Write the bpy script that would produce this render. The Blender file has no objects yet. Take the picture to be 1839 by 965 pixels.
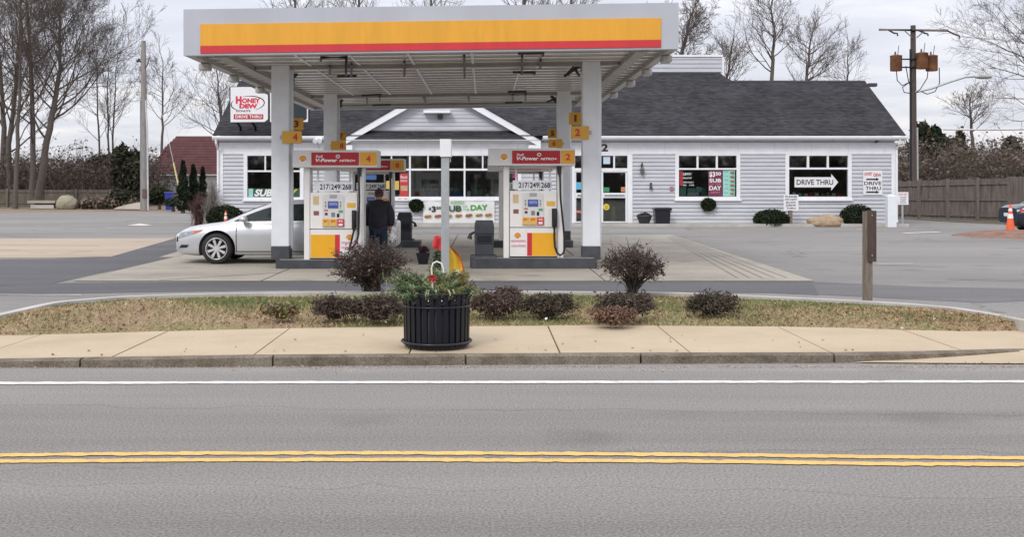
import bpy, bmesh, math, random
import numpy as np
from mathutils import Vector, Matrix
S = bpy.context.scene
C = S.collection
R = math.radians
rng = np.random.default_rng(7)
random.seed(7)

# ------------------------------------------------------------------ camera
F, H, X0, Y0 = 1300.0, 1.7, 568.0, 217.0      # focal length in photo pixels, eye height, vanishing point
FW, FH = 1200.0, 630.5                        # frame size in photo pixels
cam = bpy.data.objects.new('camera', bpy.data.cameras.new('camera'))
C.objects.link(cam)
cam.location = (0, 0, H)
cam.rotation_euler = (R(90), 0, 0)
cam.data.sensor_width = 36
cam.data.lens = 36 * F / FW
cam.data.shift_x = (FW / 2 - X0) / FW
cam.data.shift_y = -(FH / 2 - Y0) / FW
cam.data.clip_start = 0.1
cam.data.clip_end = 2000
S.camera = cam

# ------------------------------------------------------------------ sky and sun
S.view_settings.view_transform = 'Standard'
S.view_settings.look = 'None'
S.view_settings.exposure = 0.2
S.view_settings.gamma = 1.0
S.view_settings.use_curve_mapping = False
SUN_EL, SUN_AZ = R(40), R(-28)                # azimuth from straight behind the camera, towards the left
w = bpy.data.worlds.new('World'); S.world = w; w.use_nodes = True
nt = w.node_tree; N = nt.nodes; L = nt.links; N.clear()
out = N.new('ShaderNodeOutputWorld')
sky = N.new('ShaderNodeTexSky'); sky.sky_type = 'NISHITA'; sky.sun_disc = False
sky.sun_elevation = SUN_EL; sky.sun_rotation = math.pi + SUN_AZ
bg1 = N.new('ShaderNodeBackground'); bg1.inputs[1].default_value = 0.1
L.new(sky.outputs[0], bg1.inputs[0])
tc = N.new('ShaderNodeTexCoord'); sep = N.new('ShaderNodeSeparateXYZ'); L.new(tc.outputs['Generated'], sep.inputs[0])
def wm(op, a, b=None, clamp=False):
    n = N.new('ShaderNodeMath'); n.operation = op; n.use_clamp = clamp
    for i, v in enumerate((a, b)):
        if v is None: continue
        if isinstance(v, (int, float)): n.inputs[i].default_value = v
        else: L.new(v, n.inputs[i])
    return n.outputs[0]
zc = wm('MAXIMUM', sep.outputs[2], 0.0)
zz = wm('ADD', zc, 0.10)
cmb = N.new('ShaderNodeCombineXYZ')
L.new(wm('DIVIDE', sep.outputs[0], zz), cmb.inputs[0]); L.new(wm('DIVIDE', sep.outputs[1], zz), cmb.inputs[1])
ns = N.new('ShaderNodeTexNoise'); ns.inputs['Scale'].default_value = 1.15; ns.inputs['Detail'].default_value = 7
ns.inputs['Roughness'].default_value = 0.52; ns.inputs['Distortion'].default_value = 0.35
L.new(cmb.outputs[0], ns.inputs['Vector'])
rp = N.new('ShaderNodeValToRGB'); L.new(ns.outputs[0], rp.inputs[0])
e = rp.color_ramp.elements
e[0].position = 0.36; e[0].color = (0.55, 0.56, 0.63, 1)
e[1].position = 0.74; e[1].color = (0.95, 0.89, 0.80, 1)
m_ = e.new(0.50); m_.color = (0.63, 0.635, 0.70, 1)
m_ = e.new(0.60); m_.color = (0.73, 0.72, 0.76, 1)
# overcast sky: clearly brighter overhead than at the horizon
grad = wm('ADD', wm('MULTIPLY', zc, 1.25), 1.0)
mx = N.new('ShaderNodeMix'); mx.data_type = 'RGBA'; mx.blend_type = 'MULTIPLY'; mx.inputs[0].default_value = 1
L.new(rp.outputs[0], mx.inputs[6])
cg = N.new('ShaderNodeCombineXYZ')
for i in range(3): L.new(grad, cg.inputs[i])
L.new(cg.outputs[0], mx.inputs[7])
bg2 = N.new('ShaderNodeBackground'); bg2.inputs[1].default_value = 1.05
L.new(mx.outputs[2], bg2.inputs[0])
ms = N.new('ShaderNodeMixShader'); ms.inputs[0].default_value = 0.88
L.new(bg1.outputs[0], ms.inputs[1]); L.new(bg2.outputs[0], ms.inputs[2]); L.new(ms.outputs[0], out.inputs[0])

sl = bpy.data.lights.new('sun', 'SUN'); sl.energy = 1.35; sl.angle = R(16); sl.color = (1, 0.95, 0.88)
sun = bpy.data.objects.new('sun', sl); C.objects.link(sun)
sd = Vector((math.sin(SUN_AZ) * math.cos(SUN_EL), -math.cos(SUN_AZ) * math.cos(SUN_EL), math.sin(SUN_EL)))
sun.rotation_euler = sd.to_track_quat('Z', 'Y').to_euler()
sun.location = (0, 0, 60)
try:
    S.cycles.use_denoising = True
    S.cycles.max_bounces = 8; S.cycles.transparent_max_bounces = 16
    S.cycles.sample_clamp_indirect = 4
except Exception: pass

# ------------------------------------------------------------------ materials
MATS = {}
def mat(name, col, rough=0.6, var=0.12, scale=3.0, bump=0.0, bscale=40.0, metal=0.0, stretch=None, col2=None, spec=0.5, coat=0.0, detail=5.0):
    if name in MATS: return MATS[name]
    m = bpy.data.materials.new(name); m.use_nodes = True
    t = m.node_tree; n = t.nodes; l = t.links
    b = n['Principled BSDF']
    b.inputs['Roughness'].default_value = rough; b.inputs['Metallic'].default_value = metal
    b.inputs['Specular IOR Level'].default_value = spec
    b.inputs['Coat Weight'].default_value = coat; b.inputs['Coat Roughness'].default_value = 0.06
    tcn = n.new('ShaderNodeTexCoord'); vec = tcn.outputs['Object']
    if stretch:
        mp = n.new('ShaderNodeMapping'); mp.inputs['Scale'].default_value = stretch
        l.new(vec, mp.inputs[0]); vec = mp.outputs[0]
    no = n.new('ShaderNodeTexNoise'); no.inputs['Scale'].default_value = scale; no.inputs['Detail'].default_value = detail
    no.inputs['Roughness'].default_value = 0.62
    l.new(vec, no.inputs['Vector'])
    r = n.new('ShaderNodeValToRGB'); l.new(no.outputs[0], r.inputs[0])
    r.color_ramp.elements[0].position = 0.3; r.color_ramp.elements[1].position = 0.7
    a = [max(0, c * (1 - var)) for c in col]; bb = col2 if col2 else [min(1, c * (1 + var)) for c in col]
    r.color_ramp.elements[0].color = (*a, 1); r.color_ramp.elements[1].color = (*bb, 1)
    l.new(r.outputs[0], b.inputs['Base Color'])
    if bump:
        nb = n.new('ShaderNodeTexNoise'); nb.inputs['Scale'].default_value = bscale; nb.inputs['Detail'].default_value = 4
        l.new(vec, nb.inputs['Vector'])
        bp = n.new('ShaderNodeBump'); bp.inputs['Strength'].default_value = bump; bp.inputs['Distance'].default_value = 0.02
        l.new(nb.outputs[0], bp.inputs['Height']); l.new(bp.outputs[0], b.inputs['Normal'])
    MATS[name] = m
    return m

def ground_mat(name, cols, big=0.25, fine=60.0, bump=0.3, rough=0.9, stretch=(1, 1, 1), speck=0.25, cracks=0.0, crackscale=0.35, stains=0.0, bands=(), wear=None):
    """cols: dark and light of the broad mottling; a fine grain on top, and optional dark cracks"""
    m = bpy.data.materials.new(name); m.use_nodes = True
    t = m.node_tree; n = t.nodes; l = t.links; b = n['Principled BSDF']
    b.inputs['Roughness'].default_value = rough; b.inputs['Specular IOR Level'].default_value = 0.25
    tcn = n.new('ShaderNodeTexCoord'); mp = n.new('ShaderNodeMapping'); mp.inputs['Scale'].default_value = stretch
    l.new(tcn.outputs['Object'], mp.inputs[0])
    n1 = n.new('ShaderNodeTexNoise'); n1.inputs['Scale'].default_value = big; n1.inputs['Detail'].default_value = 8; n1.inputs['Roughness'].default_value = 0.65
    l.new(mp.outputs[0], n1.inputs['Vector'])
    r = n.new('ShaderNodeValToRGB'); l.new(n1.outputs[0], r.inputs[0])
    k = len(cols)
    r.color_ramp.elements[0].position = 0.32; r.color_ramp.elements[1].position = 0.68
    r.color_ramp.elements[0].color = (*cols[0], 1); r.color_ramp.elements[1].color = (*cols[-1], 1)
    for i in range(1, k - 1):
        q = r.color_ramp.elements.new(0.32 + 0.36 * i / (k - 1)); q.color = (*cols[i], 1)
    n2 = n.new('ShaderNodeTexNoise'); n2.inputs['Scale'].default_value = fine; n2.inputs['Detail'].default_value = 3; n2.inputs['Roughness'].default_value = 0.7
    l.new(tcn.outputs['Object'], n2.inputs['Vector'])
    r2 = n.new('ShaderNodeMapRange'); r2.inputs[1].default_value = 0.3; r2.inputs[2].default_value = 0.7
    r2.inputs[3].default_value = 1 - speck; r2.inputs[4].default_value = 1 + speck
    l.new(n2.outputs[0], r2.inputs[0])
    mu = n.new('ShaderNodeMix'); mu.data_type = 'RGBA'; mu.blend_type = 'MULTIPLY'; mu.inputs[0].default_value = 1
    cx = n.new('ShaderNodeCombineXYZ')
    for i in range(3): l.new(r2.outputs[0], cx.inputs[i])
    l.new(r.outputs[0], mu.inputs[6]); l.new(cx.outputs[0], mu.inputs[7])
    colout = mu.outputs[2]
    if cracks:
        dn = n.new('ShaderNodeTexNoise'); dn.inputs['Scale'].default_value = 1.2; dn.inputs['Detail'].default_value = 4
        l.new(tcn.outputs['Object'], dn.inputs['Vector'])
        ad = n.new('ShaderNodeVectorMath'); ad.operation = 'MULTIPLY_ADD'; ad.inputs[1].default_value = (0.9, 0.9, 0)
        l.new(dn.outputs['Color'], ad.inputs[0]); l.new(mp.outputs[0], ad.inputs[2])
        vo = n.new('ShaderNodeTexVoronoi'); vo.feature = 'DISTANCE_TO_EDGE'; vo.inputs['Scale'].default_value = crackscale
        l.new(ad.outputs[0], vo.inputs['Vector'])
        rc = n.new('ShaderNodeMapRange'); rc.inputs[1].default_value = 0.0; rc.inputs[2].default_value = 0.006
        rc.inputs[3].default_value = 1 - cracks; rc.inputs[4].default_value = 1
        l.new(vo.outputs['Distance'], rc.inputs[0])
        m2 = n.new('ShaderNodeMix'); m2.data_type = 'RGBA'; m2.blend_type = 'MULTIPLY'; m2.inputs[0].default_value = 1
        c2 = n.new('ShaderNodeCombineXYZ')
        for i in range(3): l.new(rc.outputs[0], c2.inputs[i])
        l.new(colout, m2.inputs[6]); l.new(c2.outputs[0], m2.inputs[7]); colout = m2.outputs[2]
    def times(colv, fac):
        q = n.new('ShaderNodeMix'); q.data_type = 'RGBA'; q.blend_type = 'MULTIPLY'; q.inputs[0].default_value = 1
        c_ = n.new('ShaderNodeCombineXYZ')
        for i in range(3): l.new(fac, c_.inputs[i])
        l.new(colv, q.inputs[6]); l.new(c_.outputs[0], q.inputs[7]); return q.outputs[2]
    if stains:      # oil drips and damp blotches of their own shape
        vs = n.new('ShaderNodeTexVoronoi'); vs.inputs['Scale'].default_value = 0.75
        ds = n.new('ShaderNodeTexNoise'); ds.inputs['Scale'].default_value = 2.5; ds.inputs['Detail'].default_value = 5; l.new(tcn.outputs['Object'], ds.inputs['Vector'])
        av = n.new('ShaderNodeVectorMath'); av.operation = 'MULTIPLY_ADD'; av.inputs[1].default_value = (0.6, 0.6, 0)
        l.new(ds.outputs['Color'], av.inputs[0]); l.new(tcn.outputs['Object'], av.inputs[2]); l.new(av.outputs[0], vs.inputs['Vector'])
        rs_ = n.new('ShaderNodeMapRange'); rs_.inputs[1].default_value = 0.04; rs_.inputs[2].default_value = 0.26; rs_.inputs[3].default_value = 1 - stains; rs_.inputs[4].default_value = 1
        l.new(vs.outputs['Distance'], rs_.inputs[0]); colout = times(colout, rs_.outputs[0])
    if bands:       # worn tracks along the road: (y, half width, factor)
        sy = n.new('ShaderNodeSeparateXYZ'); l.new(tcn.outputs['Object'], sy.inputs[0])
        wn = n.new('ShaderNodeTexNoise'); wn.inputs['Scale'].default_value = 0.6; wn.inputs['Detail'].default_value = 5; l.new(mp.outputs[0], wn.inputs['Vector'])
        for (yb, hw, fc) in bands:
            m1 = n.new('ShaderNodeMath'); m1.operation = 'SUBTRACT'; m1.inputs[1].default_value = yb; l.new(sy.outputs[1], m1.inputs[0])
            m2_ = n.new('ShaderNodeMath'); m2_.operation = 'ABSOLUTE'; l.new(m1.outputs[0], m2_.inputs[0])
            m3 = n.new('ShaderNodeMath'); m3.operation = 'MULTIPLY_ADD'; m3.inputs[1].default_value = 0.7; l.new(wn.outputs[0], m3.inputs[0]); l.new(m2_.outputs[0], m3.inputs[2])
            rb_ = n.new('ShaderNodeMapRange'); rb_.interpolation_type = 'SMOOTHSTEP'; rb_.inputs[1].default_value = 0.3; rb_.inputs[2].default_value = 0.3 + hw; rb_.inputs[3].default_value = fc; rb_.inputs[4].default_value = 1
            l.new(m3.outputs[0], rb_.inputs[0]); colout = times(colout, rb_.outputs[0])
    if wear:        # paint rubbed away down to the asphalt
        wn = n.new('ShaderNodeTexNoise'); wn.inputs['Scale'].default_value = 26; wn.inputs['Detail'].default_value = 7; wn.inputs['Roughness'].default_value = 0.75; l.new(tcn.outputs['Object'], wn.inputs['Vector'])
        wr = n.new('ShaderNodeMapRange'); wr.inputs[1].default_value = 0.55; wr.inputs[2].default_value = 0.68; wr.inputs[3].default_value = 0; wr.inputs[4].default_value = 0.75; l.new(wn.outputs[0], wr.inputs[0])
        wm_ = n.new('ShaderNodeMix'); wm_.data_type = 'RGBA'; l.new(wr.outputs[0], wm_.inputs[0]); l.new(colout, wm_.inputs[6]); wm_.inputs[7].default_value = (*wear, 1); colout = wm_.outputs[2]
    l.new(colout, b.inputs['Base Color'])
    if bump:
        bp = n.new('ShaderNodeBump'); bp.inputs['Strength'].default_value = bump; bp.inputs['Distance'].default_value = 0.01
        l.new(n2.outputs[0], bp.inputs['Height']); l.new(bp.outputs[0], b.inputs['Normal'])
    MATS[name] = m
    return m

def glass_mat(name, tint=(0.75, 0.8, 0.78), refl=0.12):
    m = bpy.data.materials.new(name); m.use_nodes = True
    t = m.node_tree; n = t.nodes; l = t.links; n.clear()
    o = n.new('ShaderNodeOutputMaterial'); tr = n.new('ShaderNodeBsdfTransparent'); gl = n.new('ShaderNodeBsdfGlossy')
    tcn = n.new('ShaderNodeTexCoord'); no = n.new('ShaderNodeTexNoise'); no.inputs['Scale'].default_value = 1.2
    l.new(tcn.outputs['Object'], no.inputs['Vector'])
    bp = n.new('ShaderNodeBump'); bp.inputs['Strength'].default_value = 0.02; l.new(no.outputs[0], bp.inputs['Height'])
    l.new(bp.outputs[0], gl.inputs['Normal'])
    tr.inputs[0].default_value = (*tint, 1); gl.inputs['Roughness'].default_value = 0.03
    mxs = n.new('ShaderNodeMixShader')
    fr = n.new('ShaderNodeFresnel'); fr.inputs[0].default_value = 1.5
    ma = n.new('ShaderNodeMath'); ma.operation = 'ADD'; ma.inputs[1].default_value = refl; ma.use_clamp = True
    l.new(fr.outputs[0], ma.inputs[0]); l.new(ma.outputs[0], mxs.inputs[0])
    l.new(tr.outputs[0], mxs.inputs[1]); l.new(gl.outputs[0], mxs.inputs[2]); l.new(mxs.outputs[0], o.inputs[0])
    MATS[name] = m
    return m

# ------------------------------------------------------------------ objects
ORG = {}
def E(name, label, cat, loc=(0, 0, 0), group=None, kind=None):
    o = bpy.data.objects.new(name, None); C.objects.link(o); o.location = loc; o.empty_display_size = 0.2
    ORG[o.name] = Vector(loc)
    if label: o['label'] = label
    if cat: o['category'] = cat
    if group: o['group'] = group
    if kind: o['kind'] = kind
    return o
def tag(o, label=None, cat=None, group=None, kind=None):
    if label: o['label'] = label
    if cat: o['category'] = cat
    if group: o['group'] = group
    if kind: o['kind'] = kind
    return o

class MB:
    """collects simple shapes, in world metres, and links them as one mesh object"""
    def __init__(s): s.v = []; s.f = []; s.sm = []
    def add(s, vs, fs, smooth=False):
        b = len(s.v); s.v += [tuple(p) for p in vs]
        for f in fs: s.f.append(tuple(b + i for i in f)); s.sm.append(smooth)
        return s
    def box(s, x0, x1, y0, y1, z0, z1):
        return s.add([(x0, y0, z0), (x1, y0, z0), (x1, y1, z0), (x0, y1, z0), (x0, y0, z1), (x1, y0, z1), (x1, y1, z1), (x0, y1, z1)],
                     [(0, 3, 2, 1), (4, 5, 6, 7), (0, 1, 5, 4), (1, 2, 6, 5), (2, 3, 7, 6), (3, 0, 4, 7)])
    def bbox(s, x0, x1, y0, y1, z0, z1, b=0.01):
        """box with chamfered edges"""
        bm = bmesh.new(); bmesh.ops.create_cube(bm, size=1)
        for v in bm.verts: v.co = Vector(((x0 + x1) / 2 + v.co.x * (x1 - x0), (y0 + y1) / 2 + v.co.y * (y1 - y0), (z0 + z1) / 2 + v.co.z * (z1 - z0)))
        bmesh.ops.bevel(bm, geom=bm.edges[:], offset=b, segments=2, affect='EDGES', profile=0.5)
        bm.verts.index_update()
        s.add([v.co for v in bm.verts], [[v.index for v in f.verts] for f in bm.faces]); bm.free(); return s
    def tube(s, pts, r, n=8, cap=True, smooth=True):
        pts = [Vector(p) for p in pts]; rr = r if isinstance(r, (list, tuple)) else [r] * len(pts)
        vs = []; up = None
        for i, p in enumerate(pts):
            d = (pts[min(i + 1, len(pts) - 1)] - pts[max(i - 1, 0)]).normalized()
            if up is None:
                a = Vector((0, 0, 1)) if abs(d.z) < 0.9 else Vector((1, 0, 0))
                up = d.cross(a).normalized()
            up = (up - d * up.dot(d)).normalized(); q = d.cross(up)
            for k in range(n):
                t = 2 * math.pi * (k + 0.5) / n
                vs.append(p + (up * math.cos(t) + q * math.sin(t)) * rr[i])
        fs = []
        for i in range(len(pts) - 1):
            for k in range(n):
                fs.append((i * n + k, i * n + (k + 1) % n, (i + 1) * n + (k + 1) % n, (i + 1) * n + k))
        s.add(vs, fs, smooth)
        if cap:
            s.add(vs[:n], [tuple(range(n))[::-1]]); s.add(vs[-n:], [tuple(range(n))])
        return s
    def lathe(s, c, prof, n=24, smooth=True):
        """prof: list of (radius, z), about a vertical axis at c"""
        vs = []
        for r, z in prof:
            for k in range(n):
                t = 2 * math.pi * k / n
                vs.append((c[0] + r * math.cos(t), c[1] + r * math.sin(t), c[2] + z))
        fs = []
        for i in range(len(prof) - 1):
            for k in range(n):
                fs.append((i * n + k, i * n + (k + 1) % n, (i + 1) * n + (k + 1) % n, (i + 1) * n + k))
        s.add(vs, fs, smooth)
        s.add(vs[:n], [tuple(range(n))[::-1]]); s.add(vs[-n:], [tuple(range(n))])
        return s
    def prism(s, poly, y0, y1):
        """poly: (x, z) outline, counter-clockwise seen from the front; extruded from y0 (front) to y1"""
        n = len(poly)
        return s.add([(x, y0, z) for x, z in poly] + [(x, y1, z) for x, z in poly],
                     [tuple(range(n)), tuple(range(2 * n - 1, n - 1, -1))] + [(i, i + n, (i + 1) % n + n, (i + 1) % n) for i in range(n)])
    def slab(s, poly, z0, z1):
        """poly: (x, y) outline counter-clockwise from above"""
        n = len(poly)
        return s.add([(x, y, z1) for x, y in poly] + [(x, y, z0) for x, y in poly],
                     [tuple(range(n)), tuple(range(2 * n - 1, n - 1, -1))] + [(i, i + n, (i + 1) % n + n, (i + 1) % n) for i in range(n)])
    def build(s, name, m, parent=None, bevel=None, fixn=True):
        me = bpy.data.meshes.new(name)
        o = Vector((0, 0, 0))
        if parent is not None:
            o = ORG[parent.name]
        me.from_pydata([(p[0] - o.x, p[1] - o.y, p[2] - o.z) for p in s.v], [], s.f)
        me.polygons.foreach_set('use_smooth', s.sm)
        if fixn:
            bm = bmesh.new(); bm.from_mesh(me); bmesh.ops.recalc_face_normals(bm, faces=bm.faces); bm.to_mesh(me); bm.free()
        if isinstance(m, (list, tuple)):
            for q in m: me.materials.append(q)
        else: me.materials.append(m)
        ob = bpy.data.objects.new(name, me); C.objects.link(ob)
        if parent is not None: ob.parent = parent; ORG[ob.name] = o
        else: ORG[ob.name] = Vector((0, 0, 0))
        return ob

def np_obj(name, V, Fc, m, parent=None, smooth=False, matidx=None):
    """fast mesh from numpy arrays, all faces with the same corner count"""
    V = np.asarray(V, dtype=np.float32).copy(); Fc = np.asarray(Fc, dtype=np.int32)
    o = Vector((0, 0, 0))
    if parent is not None: o = ORG[parent.name]
    V -= np.array(o, dtype=np.float32)
    me = bpy.data.meshes.new(name); k = Fc.shape[1]
    me.vertices.add(len(V)); me.vertices.foreach_set('co', V.ravel())
    me.loops.add(Fc.size); me.loops.foreach_set('vertex_index', Fc.ravel())
    me.polygons.add(len(Fc)); me.polygons.foreach_set('loop_start', np.arange(0, Fc.size, k, dtype=np.int32))
    me.polygons.foreach_set('use_smooth', np.full(len(Fc), smooth))
    if matidx is not None: me.polygons.foreach_set('material_index', np.asarray(matidx, dtype=np.int32))
    me.update(calc_edges=True)
    for q in (m if isinstance(m, (list, tuple)) else [m]): me.materials.append(q)
    ob = bpy.data.objects.new(name, me); C.objects.link(ob)
    if parent is not None: ob.parent = parent
    ORG[ob.name] = o
    return ob

def copy_tree(o, loc=None, rz=None, scale=None):
    def rec(a, p):
        c = a.copy(); C.objects.link(c); c.parent = p; ORG[c.name] = ORG.get(a.name, Vector((0, 0, 0)))
        for ch in a.children: rec(ch, c)
        return c
    c = rec(o, None)
    if loc is not None: c.location = loc; ORG[c.name] = Vector(loc)
    if rz is not None: c.rotation_euler.z = rz
    if scale is not None: c.scale = scale
    return c

# ---- from photo measure to metres
def wx(px, Y): return (px - X0) * Y / F
def wz(py, Y): return H - (py - Y0) * Y / F
def gy(py, z=0.0): return F * (H - z) / (py - Y0)
def gp(px, py, z=0.0):
    Y = gy(py, z); return (wx(px, Y), Y)

# ---- lettering
TXT = {}
def text_shapes(body, bold=0.0, shear=0.0):
    key = (body, bold, shear)
    if key in TXT: return TXT[key]
    cu = bpy.data.curves.new('lettering', 'FONT'); cu.body = body; cu.offset = bold; cu.shear = shear; cu.extrude = 0.0
    cu.resolution_u = 3; cu.align_x = 'LEFT'
    ob = bpy.data.objects.new('lettering', cu); C.objects.link(ob)
    bpy.context.view_layer.update()
    me = bpy.data.meshes.new_from_object(ob.evaluated_get(bpy.context.evaluated_depsgraph_get()))
    v = [tuple(q.co) for q in me.vertices]; f = [tuple(p.vertices) for p in me.polygons]
    bpy.data.objects.remove(ob); bpy.data.curves.remove(cu); bpy.data.meshes.remove(me)
    TXT[key] = (v, f); return v, f
def text(mb, body, x0, x1, z0, z1, y, bold=0.0, shear=0.0, skew=0.0):
    """flat letters facing the camera side (-Y), fitted to the rectangle; skew lifts the right end"""
    v, f = text_shapes(body, bold, shear)
    a = np.array(v); lo = a.min(0); hi = a.max(0)
    sx = (x1 - x0) / max(1e-6, hi[0] - lo[0]); sz = (z1 - z0) / max(1e-6, hi[1] - lo[1])
    mb.add([(x0 + (p[0] - lo[0]) * sx, y, z0 + (p[1] - lo[1]) * sz + skew * (p[0] - lo[0]) * sx) for p in v], f)
    return mb
def tpx(mb, body, px0, px1, py0, py1, Y, front, **k):
    return text(mb, body, wx(px0, Y), wx(px1, Y), wz(py1, Y), wz(py0, Y), front, **k)
def bpx(mb, px0, px1, py0, py1, Y, front, back):
    """box whose front outline covers the photo rectangle when standing at distance Y"""
    return mb.box(wx(px0, Y), wx(px1, Y), front, back, wz(py1, Y), wz(py0, Y))

# ---- tubes for branches, vectorised
def branch_mesh(name, segs, m, parent=None, sides=4):
    A = np.array([s[0] for s in segs], dtype=np.float64); B = np.array([s[1] for s in segs], dtype=np.float64)
    ra = np.array([s[2] for s in segs]); rb = np.array([s[3] for s in segs])
    d = B - A; d /= np.maximum(np.linalg.norm(d, axis=1, keepdims=True), 1e-9)
    ref = np.where(np.abs(d[:, 2:3]) < 0.9, np.array([[0, 0, 1.0]]), np.array([[1.0, 0, 0]]))
    u = np.cross(d, ref); u /= np.linalg.norm(u, axis=1, keepdims=True); q = np.cross(d, u)
    V = np.zeros((len(A), 2 * sides, 3))
    for k in range(sides):
        t = 2 * math.pi * k / sides; o = u * math.cos(t) + q * math.sin(t)
        V[:, k] = A + o * ra[:, None]; V[:, sides + k] = B + o * rb[:, None]
    base = (np.arange(len(A)) * 2 * sides)[:, None]
    Fs = np.stack([np.concatenate([base + k, base + (k + 1) % sides, base + sides + (k + 1) % sides, base + sides + k], 1) for k in range(sides)], 1)
    return np_obj(name, V.reshape(-1, 3), Fs.reshape(-1, 4), m, parent, smooth=sides > 4)

def foliage(name, P, size, m, parent=None, aspect=1.8, flat=0.0, matidx=None, rs=None):
    """one small bent leaf (two triangles) at each point of P"""
    rs = rs or rng
    n = len(P); P = np.asarray(P)
    d = rs.normal(size=(n, 3)); d[:, 2] *= (1 - flat); d /= np.linalg.norm(d, axis=1, keepdims=True)
    t = rs.normal(size=(n, 3)); t = np.cross(d, t); t /= np.linalg.norm(t, axis=1, keepdims=True)
    s = size * rs.uniform(0.6, 1.35, size=(n, 1))
    V = np.stack([P - d * s * aspect / 2, P + t * s / 2, P + d * s * aspect / 2, P - t * s / 2], 1).reshape(-1, 3)
    Fq = (np.arange(n) * 4)[:, None] + np.array([[0, 1, 2, 3]])
    return np_obj(name, V, Fq, m, parent, matidx=matidx)

def lump_points(n, c, r, rs, shell=0.55, lumps=5, lump=0.35, zmin=None):
    """points of a lumpy crown about c with radii r; more of them near its surface"""
    d = rs.normal(size=(n, 3)); d /= np.linalg.norm(d, axis=1, keepdims=True)
    k = rs.normal(size=(lumps * 3, 3)); k /= np.linalg.norm(k, axis=1, keepdims=True)
    amp = 1 - lump + lump * np.clip((d @ k.T).max(1) * 1.6 - 0.45, 0, 1.1)
    rad = amp * (shell + (1 - shell) * rs.random(n) ** 0.6)
    P = np.array(c) + d * rad[:, None] * np.array(r)
    if zmin is not None: P = P[P[:, 2] > zmin]
    return P
# ------------------------------------------------------------------ plain materials
WHITE = mat('white_paint', (0.76, 0.79, 0.83), 0.45, 0.05, 4)
TRIM = mat('white_trim', (0.81, 0.82, 0.85), 0.5, 0.06, 2.5)
SIDING = mat('grey_vinyl_siding', (0.50, 0.515, 0.555), 0.5, 0.10, 1.1, stretch=(1, 1, 6))
DARKGREY = mat('dark_grey_plastic', (0.040, 0.045, 0.055), 0.5, 0.2, 5)
STEELDARK = mat('dark_painted_steel', (0.055, 0.06, 0.07), 0.5, 0.3, 6, bump=0.1)
BLACK = mat('black_rubber', (0.012, 0.012, 0.013), 0.5, 0.2, 8)
BLACKP = mat('black_paint', (0.012, 0.013, 0.02), 0.32, 0.2, 8)
YELLOW = mat('amber_yellow_sign', (0.74, 0.36, 0.03), 0.4, 0.07, 2, stretch=(2.5, 1, 0.4))
RED = mat('red_sign', (0.58, 0.033, 0.042), 0.4, 0.08, 2, stretch=(2.5, 1, 0.4))
DEEPRED = mat('deep_red_sign', (0.42, 0.014, 0.022), 0.35, 0.05, 3)
LETWHITE = mat('white_lettering', (0.8, 0.8, 0.8), 0.5, 0.02, 3)
LETBLACK = mat('black_lettering', (0.02, 0.02, 0.022), 0.5, 0.05, 3)
LETRED = mat('red_lettering', (0.55, 0.03, 0.03), 0.5, 0.05, 3)
GALV = mat('galvanised_steel', (0.42, 0.45, 0.46), 0.42, 0.12, 9, metal=0.35)
CHROME = mat('bright_metal', (0.6, 0.6, 0.62), 0.25, 0.05, 5, metal=0.9)
WOODGREY = mat('weathered_wood', (0.20, 0.165, 0.135), 0.85, 0.35, 4, bump=0.5, stretch=(6, 6, 1))
WOODDARK = mat('dark_stained_wood', (0.075, 0.05, 0.042), 0.8, 0.35, 4, bump=0.4, stretch=(6, 6, 1))
POLEWOOD = mat('pole_wood', (0.215, 0.19, 0.175), 0.9, 0.35, 3, bump=0.5, stretch=(8, 8, 0.6))
GREENLET = mat('green_lettering', (0.05, 0.33, 0.05), 0.5, 0.05, 3)
BLUE = mat('blue_plastic', (0.02, 0.04, 0.3), 0.4, 0.1, 4)
GLASS = glass_mat('window_glass', (0.82, 0.87, 0.85), 0.075)
CARGLASS = glass_mat('car_glass', (0.22, 0.27, 0.26), 0.10)

# ------------------------------------------------------------------ ground, roads and pavements
EARTH = ground_mat('leafy_earth', [(0.17, 0.125, 0.085), (0.26, 0.195, 0.14), (0.21, 0.18, 0.105)], big=0.5, fine=14, bump=0.6, speck=0.35)
LOT = ground_mat('worn_lot_asphalt', [(0.190, 0.182, 0.173), (0.240, 0.229, 0.217), (0.276, 0.264, 0.25)], big=0.16, fine=45, bump=0.35, speck=0.25, stretch=(0.5, 1.2, 1), cracks=0.35, crackscale=0.22, stains=0.2)
ROAD = ground_mat('road_asphalt', [(0.190, 0.180, 0.166), (0.226, 0.214, 0.198), (0.256, 0.243, 0.225)], big=0.5, fine=60, bump=0.3, speck=0.5, stretch=(0.16, 1.5, 1), cracks=0.22, crackscale=0.3, stains=0.16, bands=((8.2, 0.5, 0.86), (7.35, 0.35, 0.95), (5.4, 0.5, 0.85), (10.2, 0.28, 1.22)))
DARKLOT = ground_mat('sealed_dark_asphalt', [(0.095, 0.096, 0.102), (0.135, 0.134, 0.138)], big=0.3, fine=50, bump=0.3, speck=0.2, stretch=(0.4, 1.4, 1))
WALK = ground_mat('tan_concrete', [(0.43, 0.345, 0.235), (0.48, 0.39, 0.27), (0.51, 0.42, 0.30)], big=0.8, fine=80, bump=0.15, speck=0.12, stains=0.10)
PADM = ground_mat('pad_concrete', [(0.27, 0.245, 0.205), (0.365, 0.335, 0.28), (0.405, 0.37, 0.31)], big=0.4, fine=50, bump=0.15, speck=0.16, stains=0.32)
STRIPM = ground_mat('pale_strip_concrete', [(0.37, 0.305, 0.235), (0.46, 0.38, 0.295)], big=0.3, fine=40, bump=0.15, speck=0.14, stretch=(0.3, 1.5, 1), stains=0.2)
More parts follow.
